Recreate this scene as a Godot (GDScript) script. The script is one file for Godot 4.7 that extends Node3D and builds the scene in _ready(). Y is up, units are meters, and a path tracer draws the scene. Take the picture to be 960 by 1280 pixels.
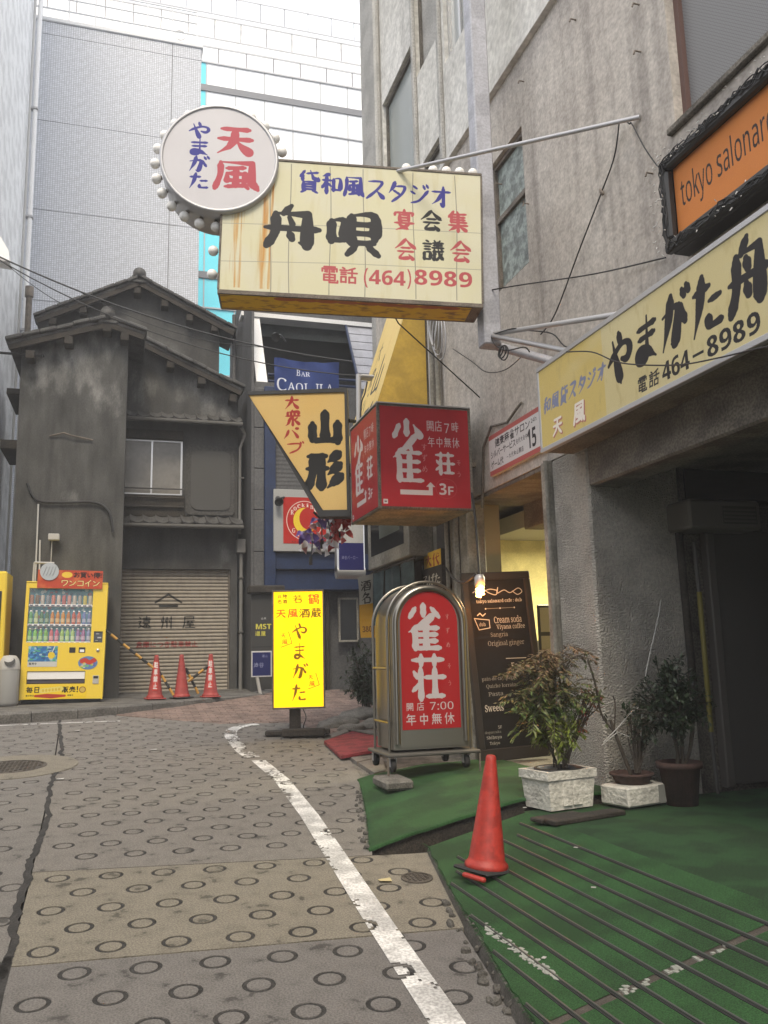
extends Node3D
# A narrow sloping lane in the city: shop signs, an old plaster house, a concrete block with a green-carpeted entrance.
# World axes: the lane runs along -Z and climbs 7 in 100, +X points at the concrete block. Units are metres.

const FOCAL := 1060.0          # focal length in pixels of the 960x1280 photograph
const CLIMB := 0.07
const EYE := Vector3(0, 1.6, 0)
const WALL_X := 3.4            # street face of the concrete block
var axis_r: Vector3
var axis_u: Vector3
var axis_f: Vector3
var rng := RandomNumberGenerator.new()
var names := {}
var M := {}

func _ready():
	rng.seed = 20
	set_camera_and_light()
	make_materials()
	build_ground()
	build_pavement()
	build_house()
	build_tile_building()
	build_glass_building()
	build_side_building()
	build_blue_building()
	build_concrete_building()
	build_restaurant_front()
	build_entrance()
	build_wall_signs()
	build_hanging_signs()
	build_standing_signs()
	build_vending()
	build_cones()
	build_plants()
	build_wires()
	build_details()

# ---------------------------------------------------------------- camera, sky, sun
func set_camera_and_light():
	var yaw := deg_to_rad(17.0)
	var pitch := deg_to_rad(9.7)
	var roll := deg_to_rad(-1.38)
	axis_f = Vector3(sin(yaw) * cos(pitch), sin(pitch), -cos(yaw) * cos(pitch))
	var r := Vector3(cos(yaw), 0, sin(yaw))
	var u := r.cross(axis_f)
	axis_r = r * cos(roll) + u * sin(roll)
	axis_u = u * cos(roll) - r * sin(roll)
	var cam := Camera3D.new()
	cam.name = "camera"
	cam.transform = Transform3D(Basis(axis_r, axis_u, -axis_f), EYE)
	cam.fov = rad_to_deg(2.0 * atan(640.0 / FOCAL))
	cam.near = 0.05
	cam.far = 400.0
	add_child(cam)
	cam.current = true
	var sky_mat := ProceduralSkyMaterial.new()
	sky_mat.sky_top_color = Color(0.95, 0.955, 0.98)
	sky_mat.sky_horizon_color = Color(0.97, 0.975, 0.99)
	sky_mat.sky_curve = 0.2
	sky_mat.ground_bottom_color = Color(0.35, 0.34, 0.33)
	sky_mat.ground_horizon_color = Color(0.6, 0.6, 0.6)
	sky_mat.sun_angle_max = 1.0
	var sky := Sky.new()
	sky.sky_material = sky_mat
	var env := Environment.new()
	env.background_mode = Environment.BG_SKY
	env.sky = sky
	env.background_energy_multiplier = 1.0
	env.ambient_light_source = Environment.AMBIENT_SOURCE_SKY
	env.tonemap_mode = Environment.TONE_MAPPER_LINEAR
	env.tonemap_exposure = 2.2
	env.fog_enabled = true
	env.fog_density = 0.004
	env.fog_light_color = Color(0.93, 0.94, 0.96)
	env.sdfgi_enabled = true
	env.ssao_enabled = true
	env.ssil_enabled = true
	var we := WorldEnvironment.new()
	we.name = "sky_environment"
	we.environment = env
	add_child(we)
	var sun := DirectionalLight3D.new()
	sun.name = "veiled_sun"
	sun.light_energy = 0.5
	sun.light_color = Color(1.0, 0.95, 0.87)
	sun.light_angular_distance = 20.0
	sun.shadow_enabled = true
	sun.rotation = Vector3(deg_to_rad(-52), deg_to_rad(-12), 0)
	add_child(sun)

# ---------------------------------------------------------------- where a photo pixel lies
func ray(u: float, v: float) -> Vector3:
	return axis_r * (u - 480.0) / FOCAL - axis_u * (v - 640.0) / FOCAL + axis_f
func at_x(u: float, v: float, x: float) -> Vector3:
	var d := ray(u, v)
	return EYE + d * ((x - EYE.x) / d.x)
func at_y(u: float, v: float, y: float) -> Vector3:
	var d := ray(u, v)
	return EYE + d * ((y - EYE.y) / d.y)
func at_z(u: float, v: float, z: float) -> Vector3:
	var d := ray(u, v)
	return EYE + d * ((z - EYE.z) / d.z)
func at_road(u: float, v: float, h := 0.0) -> Vector3:
	var d := ray(u, v)
	return EYE + d * ((h - EYE.y - CLIMB * EYE.z) / (d.y + CLIMB * d.z))
func road_y(z: float) -> float:
	return -CLIMB * z

# ---------------------------------------------------------------- nodes
func numbered(called: String) -> String:
	var n: int = names.get(called, 0)
	names[called] = n + 1
	return called if n == 0 else "%s_%03d" % [called, n]
func tag(o: Node, label: String, category: String, group := "") -> Node:
	o.set_meta("label", label)
	o.set_meta("category", category)
	if group != "":
		o.set_meta("group", group)
	return o
func thing(called: String, label: String, category: String, at := Vector3.ZERO, turn := 0.0, group := "") -> Node3D:
	var o := Node3D.new()
	o.name = numbered(called)
	add_child(o)
	o.position = at
	o.rotation.y = turn
	tag(o, label, category, group)
	return o
func setting(called: String) -> Node3D:
	var o := Node3D.new()
	o.name = numbered(called)
	add_child(o)
	o.set_meta("kind", "structure")
	return o
func obj(called: String, st: SurfaceTool, m: Material, parent: Node = null) -> MeshInstance3D:
	st.generate_normals()
	var o := put(called, st.commit(), m, parent)
	if parent != null:
		o.global_transform = Transform3D.IDENTITY
	return o
# the same for a shape given in its parent's own axes
func part(called: String, st: SurfaceTool, m: Material, parent: Node) -> MeshInstance3D:
	st.generate_normals()
	return put(called, st.commit(), m, parent)
func put(called: String, mesh: Mesh, m: Material, parent: Node = null) -> MeshInstance3D:
	var o := MeshInstance3D.new()
	o.mesh = mesh
	o.material_override = m
	if parent == null:
		o.name = numbered(called)
		add_child(o)
	else:
		o.name = called
		parent.add_child(o, true)
	return o
func mesh_of(st: SurfaceTool) -> ArrayMesh:
	st.generate_normals()
	return st.commit()
func S() -> SurfaceTool:
	var st := SurfaceTool.new()
	st.begin(Mesh.PRIMITIVE_TRIANGLES)
	st.set_smooth_group(-1)
	return st

# ---------------------------------------------------------------- shapes
func tri(st: SurfaceTool, a: Vector3, b: Vector3, c: Vector3, ua := Vector2.ZERO, ub := Vector2.ZERO, uc := Vector2.ZERO):
	st.set_uv(ua); st.add_vertex(a)
	st.set_uv(ub); st.add_vertex(b)
	st.set_uv(uc); st.add_vertex(c)
# a b c d run clockwise seen from the front: top-left, top-right, bottom-right, bottom-left
func quad(st: SurfaceTool, a: Vector3, b: Vector3, c: Vector3, d: Vector3, r := Rect2(0, 0, 1, 1)):
	var e := r.end
	tri(st, a, b, c, r.position, Vector2(e.x, r.position.y), e)
	tri(st, a, c, d, r.position, e, Vector2(r.position.x, e.y))
func box(st: SurfaceTool, lo: Vector3, hi: Vector3, t := Transform3D.IDENTITY):
	var a := Vector3(minf(lo.x, hi.x), minf(lo.y, hi.y), minf(lo.z, hi.z))
	var b := Vector3(maxf(lo.x, hi.x), maxf(lo.y, hi.y), maxf(lo.z, hi.z))
	var p := []
	for i in 8:
		p.append(t * Vector3(b.x if i & 1 else a.x, b.y if i & 2 else a.y, b.z if i & 4 else a.z))
	for f in [[6, 7, 5, 4], [3, 2, 0, 1], [2, 6, 4, 0], [7, 3, 1, 5], [2, 3, 7, 6], [4, 5, 1, 0]]:
		quad(st, p[f[0]], p[f[1]], p[f[2]], p[f[3]])
# a box whose edges are cut off by c
func cbox(st: SurfaceTool, lo: Vector3, hi: Vector3, c := 0.01, t := Transform3D.IDENTITY):
	var a := Vector3(minf(lo.x, hi.x), minf(lo.y, hi.y), minf(lo.z, hi.z))
	var b := Vector3(maxf(lo.x, hi.x), maxf(lo.y, hi.y), maxf(lo.z, hi.z))
	c = minf(c, minf(b.x - a.x, minf(b.y - a.y, b.z - a.z)) * 0.45)
	var mid := (a + b) / 2
	var h := (b - a) / 2
	var rings := []
	for k in 4:
		var y: float = [-h.y, -h.y + c, h.y - c, h.y][k]
		var s: float = c if k == 0 or k == 3 else 0.0
		var ring := []
		for q in [[1, 1], [-1, 1], [-1, -1], [1, -1]]:
			var p1 := Vector3(q[0] * (h.x - s), y, q[1] * (h.z - c - s * 0.0))
			var p2 := Vector3(q[0] * (h.x - c), y, q[1] * (h.z - s))
			p1.z = q[1] * (h.z - c)
			if s > 0:
				p1 = Vector3(q[0] * (h.x - c), y, q[1] * (h.z - c))
				p2 = p1
			if q[0] * q[1] > 0:
				ring.append(t * (mid + p1)); ring.append(t * (mid + p2))
			else:
				ring.append(t * (mid + p2)); ring.append(t * (mid + p1))
		rings.append(ring)
	for k in 3:
		for i in 8:
			var j := (i + 1) % 8
			var A: Vector3 = rings[k][i]; var B: Vector3 = rings[k][j]; var C: Vector3 = rings[k + 1][j]; var D: Vector3 = rings[k + 1][i]
			if A.distance_squared_to(B) < 1e-12:
				tri(st, D, C, A)
			elif C.distance_squared_to(D) < 1e-12:
				tri(st, D, B, A)
			else:
				tri(st, D, C, B); tri(st, D, B, A)
	var lo4 := [rings[0][0], rings[0][2], rings[0][4], rings[0][6]]
	var hi4 := [rings[3][0], rings[3][2], rings[3][4], rings[3][6]]
	quad(st, hi4[3], hi4[2], hi4[1], hi4[0])
	quad(st, lo4[0], lo4[1], lo4[2], lo4[3])
# a flat outline pushed along depth; o is the origin, ex ey the axes of the outline, ed the direction of the depth
func prism(st: SurfaceTool, poly: PackedVector2Array, o: Vector3, ex: Vector3, ey: Vector3, ed: Vector3):
	var idx := Geometry2D.triangulate_polygon(poly)
	for back in 2:
		for k in range(0, idx.size(), 3):
			var q := [idx[k], idx[k + 1], idx[k + 2]]
			var v := []
			for i in q:
				v.append(o + ex * poly[i].x + ey * poly[i].y + (ed if back else Vector3.ZERO))
			var n: Vector3 = (v[2] - v[0]).cross(v[1] - v[0])
			if (n.dot(ed) > 0) != (back == 1):
				v = [v[0], v[2], v[1]]
			tri(st, v[0], v[1], v[2])
	var turn := 0.0
	for i in poly.size():
		turn += poly[i].cross(poly[(i + 1) % poly.size()])
	var hand := ex.cross(ey).dot(ed) * turn
	for i in poly.size():
		var j := (i + 1) % poly.size()
		var A := o + ex * poly[i].x + ey * poly[i].y
		var B := o + ex * poly[j].x + ey * poly[j].y
		if hand > 0:
			quad(st, A, A + ed, B + ed, B)
		else:
			quad(st, A, B, B + ed, A + ed)
func tube(st: SurfaceTool, pts: Array, r, sides := 8, caps := true):
	var rings := []
	var prev := Vector3.ZERO
	for i in pts.size():
		var d: Vector3
		if i == 0:
			d = pts[1] - pts[0]
		elif i == pts.size() - 1:
			d = pts[i] - pts[i - 1]
		else:
			d = (pts[i + 1] - pts[i]).normalized() + (pts[i] - pts[i - 1]).normalized()
		d = d.normalized()
		var side: Vector3
		if prev == Vector3.ZERO:
			side = d.cross(Vector3.UP if absf(d.y) < 0.9 else Vector3.RIGHT).normalized()
		else:
			side = (prev - d * prev.dot(d)).normalized()
		prev = side
		var up := d.cross(side)
		var rad: float = r[i] if r is Array else r
		var ring := []
		for k in sides:
			var an := TAU * k / sides
			ring.append(pts[i] + (side * cos(an) + up * sin(an)) * rad)
		rings.append(ring)
	st.set_smooth_group(1)
	for i in rings.size() - 1:
		for k in sides:
			var j := (k + 1) % sides
			quad(st, rings[i][k], rings[i][j], rings[i + 1][j], rings[i + 1][k], Rect2(float(k) / sides, float(i) / rings.size(), 1.0 / sides, 1.0 / rings.size()))
	st.set_smooth_group(-1)
	if caps:
		for k in range(1, sides - 1):
			tri(st, rings[0][0], rings[0][k + 1], rings[0][k])
			tri(st, rings[-1][0], rings[-1][k], rings[-1][k + 1])
# profile of (radius, height) turned round the y axis of t
func lathe(st: SurfaceTool, prof: Array, sides := 20, t := Transform3D.IDENTITY, smooth := true):
	st.set_smooth_group(1 if smooth else -1)
	for i in prof.size() - 1:
		var p: Vector2 = prof[i]
		var q: Vector2 = prof[i + 1]
		for k in sides:
			var a0 := TAU * k / sides
			var a1 := TAU * (k + 1) / sides
			var A := t * Vector3(p.x * cos(a0), p.y, p.x * sin(a0))
			var B := t * Vector3(p.x * cos(a1), p.y, p.x * sin(a1))
			var C := t * Vector3(q.x * cos(a1), q.y, q.x * sin(a1))
			var D := t * Vector3(q.x * cos(a0), q.y, q.x * sin(a0))
			var u0 := float(k) / sides
			var u1 := float(k + 1) / sides
			var v0 := 1.0 - float(i) / (prof.size() - 1)
			var v1 := 1.0 - float(i + 1) / (prof.size() - 1)
			if p.x > 1e-6:
				tri(st, A, C, B, Vector2(u0, v0), Vector2(u1, v1), Vector2(u1, v0))
			if q.x > 1e-6:
				tri(st, A, D, C, Vector2(u0, v0), Vector2(u0, v1), Vector2(u1, v1))
	st.set_smooth_group(-1)
func disc(st: SurfaceTool, c: Vector3, ex: Vector3, ey: Vector3, r: float, sides := 24, r0 := 0.0):
	for k in sides:
		var a := TAU * k / sides
		var b := TAU * (k + 1) / sides
		var p := c + (ex * cos(a) + ey * sin(a)) * r
		var q := c + (ex * cos(b) + ey * sin(b)) * r
		if r0 > 0:
			quad(st, p, c + (ex * cos(a) + ey * sin(a)) * r0, c + (ex * cos(b) + ey * sin(b)) * r0, q)
		else:
			tri(st, c, q, p, Vector2(0.5, 0.5), Vector2(0.5 + cos(b) / 2, 0.5 - sin(b) / 2), Vector2(0.5 + cos(a) / 2, 0.5 - sin(a) / 2))
# a wall sheet of some thickness with rectangular openings. o: corner, ex: along, ey: up, en: out of the wall. uv in metres.
func holed(st: SurfaceTool, o: Vector3, ex: Vector3, ey: Vector3, en: Vector3, w: float, h: float, holes: Array, deep: float):
	var us := [0.0, w]
	var vs := [0.0, h]
	for r in holes:
		us.append_array([clampf(r.position.x, 0, w), clampf(r.end.x, 0, w)])
		vs.append_array([clampf(r.position.y, 0, h), clampf(r.end.y, 0, h)])
	us.sort()
	vs.sort()
	var P := func(u, v): return o + ex * u + ey * v
	var facing := ex.cross(ey).dot(en) > 0
	var q4 := func(a, b, c, d, r):
		if facing: quad(st, a, b, c, d, r)
		else: quad(st, b, a, d, c, Rect2(r.end.x, r.position.y, -r.size.x, r.size.y))
	for i in us.size() - 1:
		for j in vs.size() - 1:
			var u0: float = us[i]; var u1: float = us[i + 1]; var v0: float = vs[j]; var v1: float = vs[j + 1]
			if u1 - u0 < 1e-4 or v1 - v0 < 1e-4:
				continue
			var c := Vector2((u0 + u1) / 2, (v0 + v1) / 2)
			var inside := false
			for r in holes:
				if r.has_point(c):
					inside = true
			if not inside:
				q4.call(P.call(u0, v1), P.call(u1, v1), P.call(u1, v0), P.call(u0, v0), Rect2(u0, -v1, u1 - u0, v1 - v0))
	for r in holes:
		var a: Vector3 = P.call(r.position.x, r.position.y)
		var b: Vector3 = P.call(r.end.x, r.position.y)
		var c: Vector3 = P.call(r.end.x, r.end.y)
		var d: Vector3 = P.call(r.position.x, r.end.y)
		var n := -en * deep
		for e in [[a, b], [b, c], [c, d], [d, a]]:
			quad(st, e[0], e[1], e[1] + n, e[0] + n, Rect2(0, 0, e[0].distance_to(e[1]), deep))
	var B := [P.call(0, 0), P.call(w, 0), P.call(w, h), P.call(0, h)]
	for k in 4:
		var e0: Vector3 = B[k]
		var e1: Vector3 = B[(k + 1) % 4]
		quad(st, e1, e0, e0 - en * deep, e1 - en * deep, Rect2(0, 0, e0.distance_to(e1), deep))
# a flat printed face: corner top-left, along, down
func face(called: String, m: Material, parent: Node, tl: Vector3, along: Vector3, down: Vector3) -> MeshInstance3D:
	var st := S()
	quad(st, tl, tl + along, tl + along + down, tl + down)
	return obj(called, st, m, parent)
func curve(pts: Array, n := 8) -> Array:
	var out := []
	for i in pts.size() - 1:
		var p0 = pts[maxi(i - 1, 0)]
		var p3 = pts[mini(i + 2, pts.size() - 1)]
		for k in n:
			out.append(pts[i].cubic_interpolate(pts[i + 1], p0, p3, float(k) / n))
	out.append(pts[-1])
	return out
func sag(a: Vector3, b: Vector3, drop: float, n := 16) -> Array:
	var out := []
	for i in n + 1:
		var t := float(i) / n
		out.append(a.lerp(b, t) - Vector3.UP * drop * 4 * t * (1 - t))
	return out
func frame_of(at: Vector3, ex: Vector3, ey: Vector3, ez: Vector3) -> Transform3D:
	return Transform3D(Basis(ex, ey, ez), at)

# ---------------------------------------------------------------- materials
func lin(r: float, g: float, b: float) -> Color:
	return Color(r, g, b).linear_to_srgb()
func plain(c: Color, rough := 0.7, metal := 0.0) -> StandardMaterial3D:
	var m := StandardMaterial3D.new()
	m.albedo_color = c
	m.roughness = rough
	m.metallic = metal
	m.cull_mode = BaseMaterial3D.CULL_DISABLED
	return m
func noise(kind_seed: int, freq: float, octaves := 4, stretch := Vector2.ONE, warp := 0.0) -> FastNoiseLite:
	var n := FastNoiseLite.new()
	n.seed = kind_seed
	n.noise_type = FastNoiseLite.TYPE_SIMPLEX_SMOOTH
	n.frequency = freq
	n.fractal_octaves = octaves
	if warp > 0:
		n.domain_warp_enabled = true
		n.domain_warp_amplitude = warp
	return n
func noise_tex(s: int, freq: float, colors: Array, stops: Array, size := 512, octaves := 4, warp := 0.0) -> NoiseTexture2D:
	var t := NoiseTexture2D.new()
	t.width = size
	t.height = size
	t.seamless = true
	t.noise = noise(s, freq, octaves, Vector2.ONE, warp)
	var g := Gradient.new()
	g.offsets = PackedFloat32Array(stops)
	g.colors = PackedColorArray(colors)
	t.color_ramp = g
	return t
func grey(v: float) -> Color:
	return Color(v, v, v)
# fine speckle times coarse patches, both in world metres; bump in centimetres
func mottled(c0: Color, c1: Color, fine_m: float, coarse_m: float, patch: float, rough: float, bump_cm: float, s: int, octaves := 5) -> StandardMaterial3D:
	var m := plain(c1, rough)
	var l0 := c0.srgb_to_linear()
	var l1 := c1.srgb_to_linear()
	var ratio := snappedf((l0.r + l0.g + l0.b) / (l1.r + l1.g + l1.b), 0.1)
	m.albedo_texture = shared("fine_%d_%.1f_%d" % [s % 3, ratio, octaves], func():
		var low := lin(ratio, ratio, ratio)
		return noise_tex(s % 3 + 5, 0.03, [low, low.lerp(Color.WHITE, 0.55), Color.WHITE], [0.25, 0.5, 0.78], 512, octaves))
	m.uv1_triplanar = true
	m.uv1_world_triplanar = true
	m.uv1_scale = Vector3.ONE / fine_m
	m.uv1_offset = Vector3(s % 7, s % 11, s % 5) * 0.173
	if patch > 0:
		patch = snappedf(patch * 0.6, 0.1)
		m.detail_enabled = true
		m.detail_blend_mode = BaseMaterial3D.BLEND_MODE_MUL
		m.detail_uv_layer = BaseMaterial3D.DETAIL_UV_2
		m.detail_albedo = shared("patch_%.1f_%d" % [patch, s % 2], func(): return noise_tex(s % 2 + 17, 0.012, [grey(1.0 - patch), grey(1.0)], [0.3, 0.65], 256, 5, 20.0))
		m.uv2_triplanar = true
		m.uv2_world_triplanar = true
		m.uv2_scale = Vector3.ONE / coarse_m
	if bump_cm > 0:
		m.heightmap_enabled = true
		m.heightmap_scale = bump_cm
		m.heightmap_texture = shared("bump_%d" % (s % 2), func(): return noise_tex(s % 2 + 31, 0.06, [Color.BLACK, Color.WHITE], [0.2, 0.8], 512, 3))
	return m
var store := {}
func shared(key: String, make: Callable):
	if not store.has(key):
		store[key] = make.call()
	return store[key]
# worn concrete: aggregate grain, faint broad tone, and sharp-edged dark spots of old oil and gum
func road_surface(c0: Color, c1: Color, fine_m: float, s: int) -> StandardMaterial3D:
	var m := mottled(c0, c1, fine_m, 1.9, 0.2, 0.9, 0.3, s, 3)
	m.detail_albedo = shared("road_spots_%d" % (s % 2), func(): return noise_tex(s % 2 + 61, 0.02, [grey(.62), grey(.70), grey(.90), grey(.97), grey(1.0)], [.17, .20, .24, .45, .7], 512, 5, 12.0))
	return m
func printed(tex: Texture2D, rough := 0.5) -> StandardMaterial3D:
	var m := plain(Color.WHITE, rough)
	m.metallic_specular = 0.3
	m.albedo_texture = tex
	return m
func make_materials():
	M.asphalt_near = road_surface(lin(.125, .117, .111), lin(.208, .195, .184), 0.2, 11)
	M.slab_tan = road_surface(lin(.165, .147, .115), lin(.262, .236, .188), 0.22, 31)
	M.slab_far = road_surface(lin(.145, .133, .118), lin(.235, .216, .194), 0.22, 51)
	M.slab_left = road_surface(lin(.145, .134, .122), lin(.225, .210, .193), 0.22, 71)
	M.ground = mottled(lin(.05, .048, .045), lin(.10, .095, .09), 1.0, 3.0, 0.3, 0.95, 0.3, 91)
	M.groove = mottled(lin(.02, .019, .018), lin(.045, .042, .04), 0.3, 1.0, 0.3, 0.95, 0.0, 111)
	M.paint = mottled(lin(.48, .47, .45), lin(.80, .79, .77), 0.35, 0.9, 0.3, 0.75, 0.15, 131)
	M.kerb = mottled(lin(.09, .088, .08), lin(.19, .18, .165), 0.5, 1.4, 0.4, 0.9, 0.3, 151)
	M.paver = mottled(lin(.17, .115, .095), lin(.30, .215, .18), 0.3, 1.1, 0.35, 0.9, 0.2, 171)
	M.stone = mottled(lin(.17, .155, .135), lin(.32, .30, .265), 0.25, 0.6, 0.4, 0.9, 0.8, 191)
	M.iron = mottled(lin(.05, .042, .035), lin(.13, .11, .09), 0.15, 0.5, 0.4, 0.75, 0.2, 211)
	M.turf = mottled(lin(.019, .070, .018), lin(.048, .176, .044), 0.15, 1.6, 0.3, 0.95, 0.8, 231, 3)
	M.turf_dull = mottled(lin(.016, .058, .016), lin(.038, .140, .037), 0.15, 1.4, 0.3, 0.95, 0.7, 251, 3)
	M.red_mat = mottled(lin(.20, .02, .03), lin(.33, .045, .06), 0.1, 0.6, 0.3, 0.95, 0.4, 271)
	M.soot = mottled(lin(.062, .060, .056), lin(.095, .092, .087), 0.9, 2.4, 0.2, 0.9, 0.2, 291, 6)
	M.soot_pale = mottled(lin(.07, .068, .064), lin(.13, .127, .12), 0.9, 2.0, 0.35, 0.9, 0.2, 311, 6)
	M.tile_roof = mottled(lin(.05, .049, .047), lin(.125, .122, .117), 0.4, 0.8, 0.3, 0.75, 0.2, 331)
	M.dark_wood = mottled(lin(.022, .018, .014), lin(.055, .045, .035), 0.4, 1.2, 0.3, 0.8, 0.2, 351)
	M.stucco = mottled(lin(.42, .388, .335), lin(.55, .512, .45), 0.6, 1.6, 0.2, 0.95, 1.8, 371, 4)
	M.pale_stucco = mottled(lin(.36, .355, .33), lin(.54, .53, .50), 0.5, 2.0, 0.25, 0.95, 0.8, 391, 5)
	M.beige = mottled(lin(.24, .225, .19), lin(.34, .32, .27), 0.6, 1.8, 0.3, 0.85, 0.15, 411)
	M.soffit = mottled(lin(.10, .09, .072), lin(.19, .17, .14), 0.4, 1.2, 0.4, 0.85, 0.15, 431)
	M.yellow_wall = mottled(lin(.60, .53, .23), lin(.68, .60, .28), 0.6, 1.6, 0.12, 0.8, 0.1, 451)
	M.rust_steel = mottled(lin(.10, .07, .05), lin(.24, .20, .16), 0.2, 0.6, 0.4, 0.7, 0.1, 471)
	M.grey_panel = mottled(lin(.082, .082, .085), lin(.115, .115, .118), 0.9, 2.6, 0.2, 0.7, 0.03, 492)
	M.white_pot = mottled(lin(.50, .48, .41), lin(.68, .66, .59), 1.0, 0.5, 0.2, 0.85, 0.4, 511, 4)
	M.siding = mottled(lin(.76, .78, .79), lin(.84, .86, .87), 0.8, 1.5, 0.15, 0.6, 0.05, 531)
	M.post_steel = mottled(lin(.34, .345, .39), lin(.44, .445, .49), 0.5, 1.0, 0.25, 0.55, 0.05, 551)
	M.terracotta = mottled(lin(.055, .030, .024), lin(.095, .052, .042), 0.2, 0.5, 0.3, 0.85, 0.15, 571)
	M.bark = mottled(lin(.07, .055, .04), lin(.16, .13, .10), 0.1, 0.4, 0.3, 0.9, 0.4, 591)
	M.soil = mottled(lin(.018, .014, .010), lin(.045, .036, .028), 0.1, 0.3, 0.3, 1.0, 0.8, 611)
	M.rib = plain(lin(.10, .105, .095), 0.4, 0.5)
	M.old_zinc = plain(lin(.075, .072, .066), 0.7)
	M.grey_pipe = plain(lin(.17, .165, .155), 0.6)
	M.dim_steel = plain(lin(.075, .07, .062), 0.6)
	M.grit = mottled(lin(.06, .056, .05), lin(.16, .15, .135), 0.2, 0.6, 0.3, 0.95, 0.3, 801)
	M.black = plain(lin(.012, .012, .012), 0.6)
	M.black_metal = plain(lin(.02, .02, .02), 0.45)
	M.cable = plain(lin(.014, .014, .015), 0.6)
	M.white_cable = plain(lin(.45, .45, .44), 0.6)
	M.dim_white = plain(lin(.42, .41, .39), 0.6)
	M.white_metal = plain(lin(.62, .63, .64), 0.45)
	M.bright_white = plain(lin(.80, .80, .80), 0.5)
	M.aluminium = plain(lin(.55, .55, .55), 0.38, 0.85)
	M.steel = plain(lin(.29, .272, .238), 0.3, 1.0)
	M.steel_dull = plain(lin(.26, .25, .22), 0.42, 0.85)
	M.galvanised = plain(lin(.42, .42, .43), 0.5, 0.6)
	M.blue_paint = mottled(lin(.008, .020, .068), lin(.011, .028, .092), 0.6, 1.4, 0.2, 0.5, 0.03, 631)
	M.sign_yellow = plain(lin(.68, .52, .13), 0.4)
	M.dark_glass = plain(lin(.02, .022, .025), 0.06)
	M.dark_glass.metallic_specular = 0.8
	M.frosted = mottled(lin(.20, .185, .16), lin(.225, .21, .185), 1.6, 2.0, 0.1, 0.28, 0.0, 651)
	M.cone_red = mottled(lin(.36, .024, .016), lin(.46, .038, .024), 0.5, 0.35, 0.35, 0.55, 0.05, 671)
	M.cone_faded = mottled(lin(.30, .034, .028), lin(.38, .05, .042), 0.3, 0.5, 0.2, 0.6, 0.03, 681)
	M.vend_yellow = plain(lin(.78, .56, .030), 0.32)
	M.vend_yellow.clearcoat_enabled = true
	M.vend_yellow.clearcoat = 0.4
	M.rubber = plain(lin(.02, .02, .02), 0.85)
	M.clear = plain(Color(0.9, 0.95, 0.95, 0.05), 0.05)
	M.clear.metallic_specular = 0.15
	M.clear.transparency = BaseMaterial3D.TRANSPARENCY_ALPHA

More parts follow.
